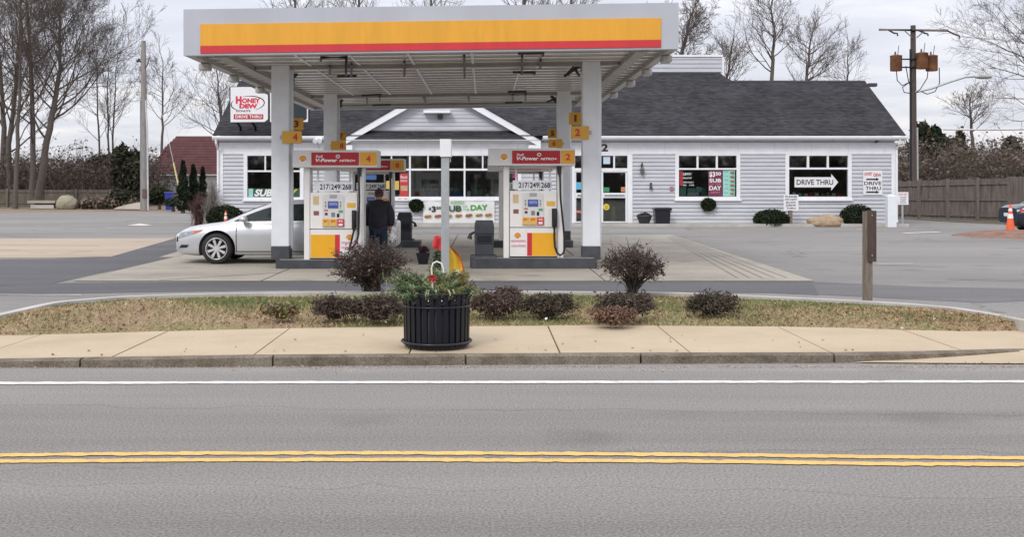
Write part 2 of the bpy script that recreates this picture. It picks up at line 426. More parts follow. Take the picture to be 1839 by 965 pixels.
KERBM = ground_mat('granite_kerb', [(0.115, 0.095, 0.07), (0.185, 0.155, 0.12), (0.235, 0.205, 0.165)], big=4, fine=60, bump=0.9, speck=0.4)
KERBL = ground_mat('light_kerb_concrete', [(0.40, 0.38, 0.35), (0.52, 0.5, 0.47)], big=1.5, fine=60, bump=0.3, speck=0.15)
LINEW = ground_mat('white_road_paint', [(0.58, 0.56, 0.52), (0.78, 0.76, 0.72)], big=3, fine=70, bump=0.1, speck=0.16, wear=(0.26, 0.25, 0.24))
LINEY = ground_mat('yellow_road_paint', [(0.62, 0.395, 0.13), (0.76, 0.49, 0.16)], big=3, fine=70, bump=0.1, speck=0.18, wear=(0.28, 0.24, 0.17))

def sheet(name, poly, z, m, parent=None, kind='structure'):
    mb = MB(); mb.add([(x, y, z) for x, y in poly], [tuple(range(len(poly)))])
    o = mb.build(name, m, parent)
    if o.data.polygons[0].normal.z < 0: o.data.flip_normals()
    if kind and parent is None: o['kind'] = kind
    return o
sheet('ground', [(-500, -60), (500, -60), (500, 700), (-500, 700)], -0.05, EARTH)
sheet('road', [(-150, -25), (150, -25), (150, 11.6), (-150, 11.6)], 0.0, ROAD)
sheet('parking_lot', [(-90, 11.2), (60, 11.2), (60, 44), (27, 50), (22, 56), (12, 70), (-40, 69), (-90, 66)], 0.004, LOT)
sheet('asphalt_patch', [gp(-150, 349), gp(330, 341), gp(900, 344.5), gp(960, 347), gp(952, 333), gp(945, 327.5), gp(600, 329.5), gp(83, 332.5), gp(-100, 341)][::-1], 0.008, DARKLOT)
sheet('asphalt_patch', [gp(950, 346), gp(1150, 356), gp(1290, 350), gp(1290, 341), gp(1080, 337), gp(949, 331)][::-1], 0.0075, ground_mat('greyed_asphalt', [(0.125, 0.123, 0.124), (0.175, 0.17, 0.167)], big=0.4, fine=50, bump=0.3, speck=0.25, stretch=(0.4, 1.4, 1)))
sheet('asphalt_strip', [gp(-200, 343), gp(60, 334), gp(206, 300.5), gp(280, 272), gp(206, 279), gp(130, 302), gp(60, 304.5), gp(-200, 306)], 0.009, DARKLOT)
sheet('concrete_strip', [gp(-400, 281), gp(206, 280), gp(130, 302), gp(60, 303.5), gp(-400, 304)], 0.012, STRIPM)
# forecourt pad, cast in bays with open joints
pad = E('forecourt_pad', None, None, kind='structure')
def pad_edge(t): # t from 0 (front) to 1 (back) -> left and right X, Y
    fy, by = gy(331.0), gy(276.5)
    y = fy + (by - fy) * t
    a, b = gp(83, 333), gp(292, 272); c, d = gp(945, 328), gp(789, 277)
    xl = a[0] + (b[0] - a[0]) * (y - a[1]) / (b[1] - a[1]); xr = c[0] + (d[0] - c[0]) * (y - c[1]) / (d[1] - c[1])
    return xl, xr, y
rows = [0, 0.155, 0.36, 0.58, 0.80, 1.0]
cols = [None, -7.2, -3.9, -0.9, 2.1, None]
for i in range(len(rows) - 1):
    l0, r0, y0 = pad_edge(rows[i]); l1, r1, y1 = pad_edge(rows[i + 1]); g = 0.016
    for j in range(len(cols) - 1):
        xa0 = l0 if cols[j] is None else cols[j] + g; xa1 = l1 if cols[j] is None else cols[j] + g
        xb0 = r0 if cols[j + 1] is None else cols[j + 1] - g; xb1 = r1 if cols[j + 1] is None else cols[j + 1] - g
        if xb0 - xa0 < 0.2 or xb1 - xa1 < 0.2: continue
        MB().slab([(xa0, y0 + g), (xb0, y0 + g), (xb1, y1 - g), (xa1, y1 - g)], 0.013, 0.024 + random.uniform(-0.002, 0.002)).build('slab', PADM, pad)
sheet('pad_bed', [(pad_edge(0)[0], pad_edge(0)[2]), (pad_edge(0)[1], pad_edge(0)[2]), (pad_edge(1)[1], pad_edge(1)[2]), (pad_edge(1)[0], pad_edge(1)[2])], 0.013, DARKLOT, pad)
gm = MB()  # saw-cut drainage grooves near the slanted right edge
for k in range(5):
    o = 0.16 + 0.15 * k
    a = gp(940, 328.5); d = gp(789, 277)
    p, q = (a[0] - o * 1.5, a[1] + 0.1), (d[0] - o * 0.6, d[1] - 0.5 - 0.25 * k)
    gm.add([(p[0], p[1], 0.029), (p[0] + 0.014, p[1], 0.029), (q[0] + 0.014, q[1], 0.029), (q[0], q[1], 0.029)], [(0, 1, 2, 3)])
tag(gm.build('drain_groove', mat('groove_grey', (0.15, 0.14, 0.125), 0.9), pad), kind='stuff')

# road markings
def line_strip(name, pts, wid, z, m, step=40):
    mb = MB(); vs = []; g_ = [gp(*p) for p in pts]; m_ = 500 if abs(g_[-1][0] - g_[0][0]) > 15 else 2
    pts = list(range(m_)); xs_ = np.linspace(g_[0][0], g_[-1][0], m_); ys_ = np.interp(xs_, [p[0] for p in g_], [p[1] for p in g_]); jj = 0.006 if m_ > 2 else 0.0
    for x, y in zip(xs_, ys_):
        vs += [(x, y - wid / 2 + rng.normal(0, jj), z), (x, y + wid / 2 + rng.normal(0, jj), z)]
    mb.add(vs, [(2 * i, 2 * i + 2, 2 * i + 3, 2 * i + 1) for i in range(len(pts) - 1)])
    o = mb.build(name, m); o['kind'] = 'structure'
    for p in o.data.polygons:
        if p.normal.z < 0: o.data.flip_normals(); break
    return o
line_strip('white_edge_line', [(-1500, 452.5), (0, 450.5), (300, 449.6), (600, 449.2), (900, 448.9), (1200, 448.6), (2600, 449)], 0.115, 0.006, LINEW)
line_strip('yellow_centre_line', [(-1500, 541), (0, 535.2), (200, 533.2), (450, 532.6), (700, 533.8), (900, 535.6), (1050, 537.4), (1200, 538.6), (2600, 546)], 0.085, 0.006, LINEY)
line_strip('yellow_centre_line', [(-1500, 549), (0, 542.6), (200, 541.0), (450, 540.4), (700, 541.6), (900, 543.4), (1050, 545.6), (1200, 546.4), (2600, 554)], 0.085, 0.006, LINEY)
line_strip('white_edge_line', [(-2500, 720), (600, 716), (3000, 728)], 0.12, 0.006, LINEW)
for k, (a, b, wd) in enumerate([((10, 253.2), (46, 249.8), 0.32), ((66, 252.8), (126, 248.6), 0.28), ((124, 268.3), (135, 267.4), 0.25), ((126, 268.2), (215, 267.8), 0.1),
                    ((150, 262.2), (232, 261.4), 0.13), ((1059, 274.3), (1101, 272.8), 0.36), ((1028, 310.6), (1070, 310.4), 0.1), ((1004, 269.6), (1015, 269.4), 0.2), ((-60, 346.5), (95, 347.3), 0.05)]):
    line_strip('parking_line', [a, b], wd, 0.0155, LINEW)
for a, b in (((-40, 288.6), (116, 289.4)), ((84, 296.2), (108, 296.0)), ((-40, 294.6), (22, 294.2)), ((968, 306.5), (1010, 311.5)), ((1010, 311.5), (1110, 314.2)), ((1110, 328.5), (1200, 330.5)), ((186, 330.6), (330, 321.5))):
    o_ = line_strip('pavement_crack', [a, b], 0.05, 0.0265, mat('crack_dark', (0.09, 0.085, 0.078), 0.9)); o_['label'] = 'thin dark crack in the paving'
sheet('painted_arrow', [gp(149, 265), gp(164, 263), gp(178, 264.8), gp(170, 265.3), gp(160, 265.2)], 0.0155, LINEW)
# sandy grit along the gutter
rg = np.random.default_rng(3)
gx = rg.uniform(-16, 8, 5000); gyv = 10.37 - np.abs(rg.normal(0, 0.16, 5000)) * (0.35 + 0.9 * np.sin(gx * 0.9) ** 2 * np.sin(gx * 2.3 + 1) ** 2)
foliage('gutter_grit', np.stack([gx, gyv, np.full(5000, 0.006)], 1), 0.011, mat('grit', (0.42, 0.34, 0.26), 0.9, 0.3, 20), aspect=1.3, flat=0.97)['kind'] = 'stuff'

# pavement with kerb: tables of photo x against front edge, height and back edge
T_px = np.array([-900, -200, 0, 150, 300, 500, 700, 985, 1060, 1130, 1200, 1300, 1500, 2600])
T_f = np.array([428, 428, 423.0, 420.6, 418.2, 417, 416.2, 415.4, 414.5, 412.9, 411, 409, 407, 407])
T_z = np.array([0.05, 0.05, 0.064, 0.085, 0.096, 0.094, 0.09, 0.085, 0.075, 0.05, 0.022, 0.02, 0.02, 0.02])
T_b = np.array([398, 398, 392, 388, 384.5, 382, 380.8, 382.6, 383.7, 385, 387, 389, 390, 390])
Yf_ = F * (H - T_z) / (T_f - Y0); Xf_ = (T_px - X0) * Yf_ / F
Yb_ = F * (H - T_z - 0.01) / (T_b - Y0); Xb_ = (T_px - X0) * Yb_ / F
def walk_front(x): return float(np.interp(x, Xf_, Yf_))
def walk_z(x): return float(np.interp(x, Xf_, T_z))
def walk_back(x): return float(np.interp(x, Xb_, Yb_))
pave = E('pavement', None, None, kind='structure')
KW = 0.11
joints = [-17.2, -15.8, -14.4, -13, -11.6, -10.2, -8.8, -7.5, -6.2, -4.85, -3.5, -2.18, -0.72, 0.72, 1.97, 3.33, 4.75, 6.2, 7.6, 9.0, 10.4, 11.8]
def ribbon(x0, x1, fa, fb, fz, n, depth, lift=0.0):
    mb = MB(); vs = []
    for i in range(n + 1):
        x = x0 + (x1 - x0) * i / n; z = fz(x) + lift
        vs += [(x, fa(x), z), (x, fb(x), z), (x, fa(x), z - depth), (x, fb(x), z - depth)]
    fs = []
    for i in range(n):
        a, b = 4 * i, 4 * i + 4
        fs += [(a, b, b + 1, a + 1), (a, a + 2, b + 2, b), (a + 1, b + 1, b + 3, a + 3)]
    fs += [(0, 1, 3, 2), (4 * n, 4 * n + 2, 4 * n + 3, 4 * n + 1)]
    return mb.add(vs, fs)
for a, b in zip(joints[:-1], joints[1:]):
    ribbon(a + 0.008, b - 0.008, lambda x: walk_front(x) + KW + 0.004, lambda x: walk_back(x), walk_z, 8, 0.12, random.uniform(-0.003, 0.004)).build('slab', WALK, pave)
sheet('pavement_bed', [(-17, 10.7), (12, 10.7), (12, 12.0), (-17, 12.0)], 0.0095, DARKLOT, pave)
kerb = E('kerb', None, None, kind='structure')
kj = [-16.2, -13.4, -10.6, -8.0, -5.9, -3.76, -1.98, -0.18, 1.48, 3.33, 5.42]
for i, (a, b) in enumerate(zip(kj[:-1], kj[1:])):
    mb = MB(); vs = []; n = 10
    for k in range(n + 1):
        x = a + 0.009 + (b - a - 0.018) * k / n; y = walk_front(x); z = walk_z(x); j = random.uniform(-0.006, 0.006)
        vs += [(x, y - 0.012 + j, -0.05), (x, y - 0.008 + j, max(0.008, z - 0.014)), (x, y + 0.012, z + random.uniform(-0.003, 0.001)), (x, y + KW, z), (x, y + KW, -0.05)]
    fs = []
    for k in range(n):
        p, q = 5 * k, 5 * k + 5
        fs += [(p + t, q + t, q + t + 1, p + t + 1) for t in range(4)]
    fs += [(0, 1, 2, 3, 4), tuple(5 * n + t for t in (4, 3, 2, 1, 0))]
    mb.add(vs, fs).build('kerb_stone', KERBM, kerb)
# flush concrete apron in the drive mouth on the right
ap = [(3.45, walk_front(3.45) - 0.02)]
sheet('drive_apron', [gp(1000, 426.6), gp(1100, 427.4), gp(1205, 428), gp(1500, 430), gp(2200, 430), gp(2200, 408), gp(1500, 408), gp(1210, 411.5), gp(1130, 417), gp(1070, 421.5)], 0.011, WALK)
apg = rg.uniform(4.0, 9, 160); foliage('apron_grit', np.stack([apg, 10.45 + rg.normal(0, 0.04, 160), np.full(160, 0.013)], 1), 0.016, mat('dark_grit', (0.14, 0.115, 0.09), 0.9, 0.3, 20), aspect=1.6, flat=0.97)['kind'] = 'stuff'

# grass island behind the pavement
I_px = np.array([-90, -45, 0, 60, 140, 220, 300, 450, 600, 800, 900, 1000, 1060, 1120, 1165, 1200, 1245, 1290])
I_py = np.array([389, 377, 367.5, 354, 347.4, 344.6, 343.2, 341.8, 341.2, 343, 347.5, 352, 355.5, 360.5, 367.5, 374, 382, 389])
IZ = 0.15
Yi_ = F * (H - IZ) / (I_py - Y0); Xi_ = (I_px - X0) * Yi_ / F
def isl_back(x): return float(np.interp(x, Xi_, Yi_))
mb = MB(); vs = []
cx = [(float(a), float(b)) for a, b in zip(Xi_, Yi_)]
fine = []
for (a, b), (c, d) in zip(cx[:-1], cx[1:]):
    for k in range(6): fine.append((a + (c - a) * k / 6, b + (d - b) * k / 6))
fine.append(cx[-1])
for i in range(1, 3):  # smooth the outline
    fine = [fine[0]] + [((p[0] + 2 * q[0] + r[0]) / 4, (p[1] + 2 * q[1] + r[1]) / 4) for p, q, r in zip(fine[:-2], fine[1:-1], fine[2:])] + [fine[-1]]
for i, (x, y) in enumerate(fine):
    a = Vector(fine[max(0, i - 1)]); b = Vector(fine[min(len(fine) - 1, i + 1)]); d = (b - a).normalized(); nrm = Vector((d.y, -d.x))
    vs += [(x, y, -0.02), (x, y, IZ), (x + nrm.x * 0.13, y + nrm.y * 0.13, IZ), (x + nrm.x * 0.13, y + nrm.y * 0.13, -0.02)]
mb.add(vs, [(4 * i + t, 4 * i + 4 + t, 4 * i + 5 + t, 4 * i + 1 + t) for i in range(len(fine) - 1) for t in range(3)] + [(0, 1, 2, 3), tuple(4 * (len(fine) - 1) + t for t in (3, 2, 1, 0))])
mb.build('island_kerb', KERBL)['kind'] = 'structure'
from mathutils import noise as mnoise
def isl_h(x, t):
    """height of the island's soil; t runs 0 at the pavement to 1 at the back kerb"""
    b0 = walk_z(x) - 0.012; return b0 + (0.085 - b0) * min(1, t * 8) + 0.055 * math.sin(math.pi * min(1, max(0, t))) ** 0.8 * (0.6 + 0.4 * mnoise.noise((x * 0.5, t * 2, 0))) + 0.012 * mnoise.noise((x * 3, t * 9, 2)) \
        + 0.13 * math.exp(-((x + 4.2) / 0.75) ** 2 - ((t - 0.42) / 0.25) ** 2)
nx, ny = 240, 26
V = []; Fq = []
xl, xr = float(Xi_[0]) + 0.1, float(Xi_[-1]) - 0.1
def isl_pt(x, t):
    yb, yk = walk_back(x) - 0.01, max(walk_back(x) + 0.02, isl_back(x) - 0.12)
    return (x, yb + (yk - yb) * t, isl_h(x, t))
for i in range(nx + 1):
    x = xl + (xr - xl) * i / nx
    for j in range(ny + 1): V.append(isl_pt(x, j / ny))
for i in range(nx):
    for j in range(ny):
        a = i * (ny + 1) + j; Fq.append((a, a + ny + 1, a + ny + 2, a + 1))
SOIL = ground_mat('patchy_turf', [(0.23, 0.155, 0.095), (0.28, 0.205, 0.125), (0.225, 0.195, 0.095), (0.15, 0.165, 0.06)], big=1.1, fine=30, bump=0.7, speck=0.4)
np_obj('lawn', V, Fq, SOIL, smooth=True)['kind'] = 'structure'
# blades: green towards the back, straw and bare on the left and front
GR = [mat('green_blade', (0.15, 0.195, 0.06), 0.7, 0.35, 3), mat('olive_blade', (0.27, 0.24, 0.11), 0.7, 0.3, 3), mat('straw_blade', (0.44, 0.34, 0.20), 0.8, 0.25, 3)]
nb = 60000
bx_ = rg.uniform(xl + 0.15, xr - 0.15, nb); bt = rg.uniform(0.01, 0.985, nb)
PB = []; MI = []
for x, t in zip(bx_, bt):
    g = 0.56 + 0.9 * mnoise.noise((x * 0.55, t * 2.2, 5)) + 0.5 * (t - 0.45) - 0.6 * math.exp(-((x + 6) / 2.6) ** 2) * (1 - 0.95 * t) - 0.4 * max(0, min(1, (x - 3.2) / 1.5)) * (1 - 0.6 * t) 
    if random.random() > 0.35 + g * 0.8: continue
    PB.append(isl_pt(x, t)); u = random.random() * 0.55 + (g - 0.25) * 0.75
    MI.append(0 if u > 0.55 else 1 if u > 0.27 else 2)
PB = np.array(PB); k = len(PB)
hgt = rg.uniform(0.02, 0.055, k); an = rg.uniform(0, 2 * math.pi, k); wd = rg.uniform(0.004, 0.009, k)
dx = np.stack([np.cos(an), np.sin(an), np.zeros(k)], 1); le = rg.normal(0, 0.025, (k, 3)); le[:, 2] = 0
tip = PB + le; tip[:, 2] += hgt
V = np.stack([PB - dx * wd[:, None], PB + dx * wd[:, None], tip], 1).reshape(-1, 3)
np_obj('grass', V, np.arange(3 * k).reshape(-1, 3), GR, matidx=MI)['kind'] = 'stuff'
# fallen leaves
nl = 3800
LM = [mat('brown_leaf', (0.27, 0.155, 0.095), 0.8, 0.3, 5), mat('tan_leaf', (0.36, 0.24, 0.13), 0.8, 0.3, 5), mat('pale_leaf', (0.5, 0.42, 0.33), 0.8, 0.2, 5)]
PL = []
while len(PL) < nl:
    x = random.uniform(xl + 0.2, xr - 0.2); t = random.random()
    d = 0.28 + 0.6 * math.exp(-((x + 6.5) / 2.5) ** 2) * (1 - 0.8 * t) + 0.55 * max(0, min(1, (x - 3.5) / 1.5)) + 0.3 * mnoise.noise((x, t * 3, 9))
    if random.random() < d:
        p = isl_pt(x, t); PL.append((p[0], p[1], p[2] + 0.015 + random.random() * 0.012))
foliage('fallen_leaves', PL, 0.027, LM, aspect=1.5, flat=0.75, matidx=rg.choice(3, nl, p=[0.62, 0.33, 0.05]))['kind'] = 'stuff'
nl = 60
foliage('pavement_leaves', [(x, walk_front(x) + 0.15 + random.random() ** 2 * 1.6, walk_z(x) + 0.012) for x in [random.uniform(-7, 5) for _ in range(nl)]], 0.022, LM, aspect=1.5, flat=0.9, matidx=rg.choice(2, nl))['kind'] = 'stuff'
# raised walk along the shop front
sw = E('shop_walk', None, None, kind='structure')
xs = [-11.2, -8.5, -5.8, -3.1, -0.4, 2.3, 4.7, 7.4, 10.1, 12.8, 15.3, 17.0]
for a, b in zip(xs[:-1], xs[1:]): MB().box(a + 0.01, b - 0.01, 44.72, 46.05, -0.02, 0.118).build('slab', PADM, sw)
MB().box(-11.3, 17.05, 44.55, 44.71, -0.02, 0.128).build('kerb_edge', KERBL, sw)
# mulch mound with the cone and the parked car on the right
mm = MB(); vs = []; c = (wx(1205, 36.5), 36.6)
for j in range(9):
    for k in range(40):
        t = 2 * math.pi * k / 40; r = j / 8
        vs.append((c[0] + 2.3 * r * math.cos(t), c[1] + 2.4 * r * math.sin(t), 0.002 + 0.2 * (1 - r ** 2) + 0.03 * mnoise.noise((math.cos(t) * r * 3, math.sin(t) * r * 3, 1))))
fs = [(j * 40 + k, j * 40 + (k + 1) % 40, (j + 1) * 40 + (k + 1) % 40, (j + 1) * 40 + k) for j in range(8) for k in range(40)]
mm.add(vs, fs, True).build('mulch_mound', ground_mat('mulch', [(0.16, 0.085, 0.06), (0.30, 0.19, 0.14)], big=3, fine=25, bump=0.8, speck=0.4))['kind'] = 'structure'
# ------------------------------------------------------------------ the shop
BY = 46.0
def BX(px): return wx(px, BY)
def BZ(py): return wz(py, BY)
shop = E('convenience_store', 'long grey clapboard shop with dark shingle roof and white gable behind the pumps', 'shop', (3, BY, 0))
XL, XR = BX(258), BX(1048)
FZ0, FZ1 = BZ(181.2), BZ(167.5)           # white frieze board
opens = [(285.7, 356, 181.2, 235.6), (411, 611, 181.2, 235.0), (670.5, 741, 181.2, 263.6), (791, 867.2, 181.2, 235), (920, 997.6, 181.2, 235)]
OP = [(BX(a), BX(b), BZ(d), BZ(c)) for a, b, c, d in opens]
base = 0.12
# solid wall in pieces between the openings
mb = MB()
xs = [XL] + [v for o in OP for v in (o[0], o[1])] + [XR]
for i in range(0, len(xs), 2): mb.box(xs[i], xs[i + 1], BY + 0.02, BY + 0.2, 0, FZ0)
for o in OP:
    if o[2] > 0.3: mb.box(o[0], o[1], BY + 0.02, BY + 0.2, 0, o[2])
mb.box(XL, XR, BY + 0.02, BY + 0.2, FZ0 + 0.001, 3.66)
mb.box(XL, XL + 0.2, BY + 0.2, 55.0, 0, 3.66).box(XR - 0.2, XR, BY + 0.2, 55.0, 0, 3.66).box(XL, XR, 55.0, 55.2, 0, 3.66)
mb.build('wall', mat('wall_sheathing', (0.45, 0.45, 0.47), 0.7), shop)
# clapboards: lapped courses, thick at the bottom edge
EXP = 0.158
def clap(mb, x0, x1, z0, z1, y=BY):
    z = base
    while z < z1 - 0.005:
        a, b = max(z, z0), min(z + EXP, z1)
        if b - a > 0.01:
            f0 = 0.046 - 0.042 * (a - z) / EXP; f1 = 0.046 - 0.042 * (b - z) / EXP
            mb.add([(x0, y - f0, a), (x1, y - f0, a), (x1, y - f1, b), (x0, y - f1, b), (x0, y + 0.01, a), (x1, y + 0.01, a)], [(0, 1, 2, 3), (0, 4, 5, 1)])
        z += EXP
mb = MB()
W_ = 0.17
xs = [XL + 0.12] + [v for o in OP for v in (o[0], o[1])] + [XR - 0.12]
for i in range(0, len(xs), 2): clap(mb, xs[i], xs[i + 1], base, FZ0)
for o in OP:
    if o[2] > 0.3: clap(mb, o[0], o[1], base, o[2])
sd_ = mb.build('siding', SIDING, shop, fixn=False); sd_['kind'] = 'stuff'
MB().box(XL - 0.02, XR + 0.02, BY - 0.05, BY + 0.018, 0.02, base).build('foundation', mat('foundation_stone', (0.25, 0.235, 0.22), 0.9, 0.25, 4), shop)
fr = MB().box(XL - 0.03, XR + 0.03, BY - 0.055, BY + 0.018, FZ0 + 0.002, FZ1)
x = XL + 1.7
fr.build('frieze_board', TRIM, shop)
while x < XR: MB().box(x, x + 0.008, BY - 0.057, BY - 0.05, FZ0 + 0.01, FZ1 - 0.01).build('board_joint', mat('joint_grey', (0.5, 0.5, 0.52), 0.7), shop); x += 1.52
for a in (XL - 0.03, XR - 0.13): MB().box(a, a + 0.16, BY - 0.045, BY + 0.016, base + 0.002, FZ0).build('corner_board', TRIM, shop)
# main roof: lapped shingle courses, higher ridge in the middle
EY, EZ = 45.55, 3.72; PITCH = 0.5475
RXL, RXR = wx(249, EY) , wx(1062, EY)
SHING = bpy.data.materials.new('charcoal_shingles'); SHING.use_nodes = True
t = SHING.node_tree; n = t.nodes; l = t.links; b = n['Principled BSDF']; b.inputs['Roughness'].default_value = 0.92; b.inputs['Specular IOR Level'].default_value = 0.25
tcn = n.new('ShaderNodeTexCoord'); mp = n.new('ShaderNodeMapping'); l.new(tcn.outputs['Object'], mp.inputs[0]); mp.inputs['Scale'].default_value = (1, 0, 1.0)
sp_ = n.new('ShaderNodeSeparateXYZ'); l.new(mp.outputs[0], sp_.inputs[0]); cb_ = n.new('ShaderNodeCombineXYZ'); l.new(sp_.outputs[0], cb_.inputs[0]); l.new(sp_.outputs[2], cb_.inputs[1])
br = n.new('ShaderNodeTexBrick'); br.inputs['Scale'].default_value = 1; br.inputs['Brick Width'].default_value = 0.24; br.inputs['Row Height'].default_value = 0.0685
br.inputs['Mortar Size'].default_value = 0.004; br.inputs['Color1'].default_value = (0.025, 0.025, 0.028, 1); br.inputs['Color2'].default_value = (0.050, 0.050, 0.054, 1); br.inputs['Mortar'].default_value = (0.018, 0.018, 0.022, 1)
l.new(cb_.outputs[0], br.inputs['Vector'])
nn = n.new('ShaderNodeTexNoise'); nn.inputs['Scale'].default_value = 0.7; nn.inputs['Detail'].default_value = 6; l.new(tcn.outputs['Object'], nn.inputs['Vector'])
mr_ = n.new('ShaderNodeMapRange'); mr_.inputs[1].default_value = 0.3; mr_.inputs[2].default_value = 0.7; mr_.inputs[3].default_value = 0.75; mr_.inputs[4].default_value = 1.3; l.new(nn.outputs[0], mr_.inputs[0])
cc = n.new('ShaderNodeCombineXYZ')
for i in range(3): l.new(mr_.outputs[0], cc.inputs[i])
mu = n.new('ShaderNodeMix'); mu.data_type = 'RGBA'; mu.blend_type = 'MULTIPLY'; mu.inputs[0].default_value = 1; l.new(br.outputs[0], mu.inputs[6]); l.new(cc.outputs[0], mu.inputs[7]); l.new(mu.outputs[2], b.inputs['Base Color'])
def roof_slope(mb, x0, x1, d0, d1, sgn=1, course=0.137):
    """courses up the front slope, from horizontal run d0 to d1 behind the eave line; sgn -1 runs the far slope down"""
    d = d0; k = 0
    while d < d1 - 1e-4:
        q = min(d + course, d1); z0 = EZ + PITCH * d; z1 = EZ + PITCH * q
        mb.add([(x0, EY + d, z0 + 0.012), (x1, EY + d, z0 + 0.012), (x1, EY + q, z1 + 0.002), (x0, EY + q, z1 + 0.002), (x0, EY + d, z0 - 0.005), (x1, EY + d, z0 - 0.005)], [(0, 1, 2, 3), (4, 5, 1, 0)])
        d = q
mb = MB()
CXL, CXR = -6.0, wx(846, 51.0)
D1, D2 = 4.95, 5.82
roof_slope(mb, RXL, RXR, 0, D1); roof_slope(mb, CXL, CXR, D1, D2)
zr1, zr2 = EZ + PITCH * D1, EZ + PITCH * D2
for x0, x1, zr, yr in ((RXL, CXL, zr1, EY + D1), (CXL, CXR, zr2, EY + D2), (CXR, RXR, zr1, EY + D1)):
    run = (zr - EZ) / PITCH
    mb.add([(x0, yr, zr + 0.006), (x1, yr, zr + 0.006), (x1, yr + run, EZ), (x0, yr + run, EZ)], [(0, 1, 2, 3)])
for x in (CXL, CXR):
    mb.add([(x, EY + D1, zr1), (x, EY + D2, zr2), (x, EY + D2 + 0.87, zr1)], [(0, 1, 2)])
# swept valley where the middle ridge drops to the right wing
for k in range(6):
    a = k / 6; bq = (k + 1) / 6
    def cz(q): return zr1 + (zr2 - zr1) * (1 - q) ** 2.2 * 0.9
    x0, x1 = CXR + 0.55 * a, CXR + 0.55 * bq
    mb.add([(x0, EY + D1 + 0.01, zr1 - 0.01), (x1, EY + D1 + 0.01, zr1 - 0.01), (x1, EY + D1 + 0.01 + (cz(bq) - zr1) / PITCH, cz(bq)), (x0, EY + D1 + 0.01 + (cz(a) - zr1) / PITCH, cz(a))], [(0, 1, 2, 3)])
mb.build('roof', SHING, shop, fixn=False)
# ridge caps, gable ends, rake boards
rc_ = MB()
for x0, x1, zr, yr in ((RXL, CXL, zr1, EY + D1), (CXL, CXR, zr2, EY + D2), (CXR, RXR, zr1, EY + D1)):
    rc_.add([(x0, yr - 0.14, zr - 0.055), (x1, yr - 0.14, zr - 0.055), (x1, yr, zr + 0.028), (x0, yr, zr + 0.028), (x1, yr + 0.14, zr - 0.055), (x0, yr + 0.14, zr - 0.055)], [(0, 1, 2, 3), (3, 2, 4, 5)])
rc_.build('ridge_cap', mat('ridge_shingle', (0.035, 0.036, 0.045), 0.95, 0.2, 3), shop)
for x in (XL + 0.02, XR - 0.02):
    MB().add([(x, BY, 3.66), (x, 54.9, 3.66), (x, EY + D1, zr1 - 0.1)], [(0, 1, 2)]).build('gable_end', SIDING, shop, fixn=False)
for x in (RXL, RXR - 0.04):
    MB().add([(x, EY, EZ - 0.2), (x + 0.04, EY, EZ - 0.2), (x + 0.04, EY, EZ - 0.012), (x, EY, EZ - 0.012), (x, EY + D1, zr1 - 0.2), (x + 0.04, EY + D1, zr1 - 0.2), (x + 0.04, EY + D1, zr1 - 0.012), (x, EY + D1, zr1 - 0.012)],
             [(0, 1, 2, 3), (4, 7, 6, 5), (0, 4, 5, 1), (1, 5, 6, 2), (2, 6, 7, 3), (3, 7, 4, 0)]).build('rake_board', TRIM, shop)
# gutter, soffit, brackets
g = MB(); gz = EZ - 0.02
prof = [(EY - 0.10, gz), (EY - 0.115, gz - 0.02), (EY - 0.10, gz - 0.09), (EY - 0.045, gz - 0.14), (EY + 0.02, gz - 0.14), (EY + 0.02, gz)]
def gutter_run(g, x0, x1):
    vs = [(x0, y, z) for y, z in prof] + [(x1, y, z) for y, z in prof]; k = len(prof)
    g.add(vs, [(i, i + k, (i + 1) % k + k, (i + 1) % k) for i in range(k)] + [tuple(range(k)), tuple(range(2 * k - 1, k - 1, -1))])
GXL, GXR = BX(404), BX(634)
for a, b_ in ((RXL, GXL - 0.05), (GXR + 0.05, RXR)):
    g = MB(); gutter_run(g, a, b_); g.build('gutter', TRIM, shop)
MB().box(RXL + 0.05, RXR - 0.05, EY + 0.021, BY + 0.019, 3.52, 3.56).build('eave_soffit', mat('soffit_grey', (0.55, 0.55, 0.56), 0.6), shop)
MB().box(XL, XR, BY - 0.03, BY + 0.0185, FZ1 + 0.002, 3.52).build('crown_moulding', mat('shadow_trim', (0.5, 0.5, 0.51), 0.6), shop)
for s, x in ((0, XR + 0.02), (1, XL - 0.11)):
    d = MB(); d.tube([(x + 0.045, EY - 0.03, gz - 0.1), (x + 0.045, EY + 0.02, gz - 0.3), (x + 0.045, BY - 0.09, gz - 0.55), (x + 0.045, BY - 0.09, 0.22), (x + 0.045, BY - 0.17, 0.13)], 0.05, 6, smooth=False)
    d.build('downspout', TRIM, shop)
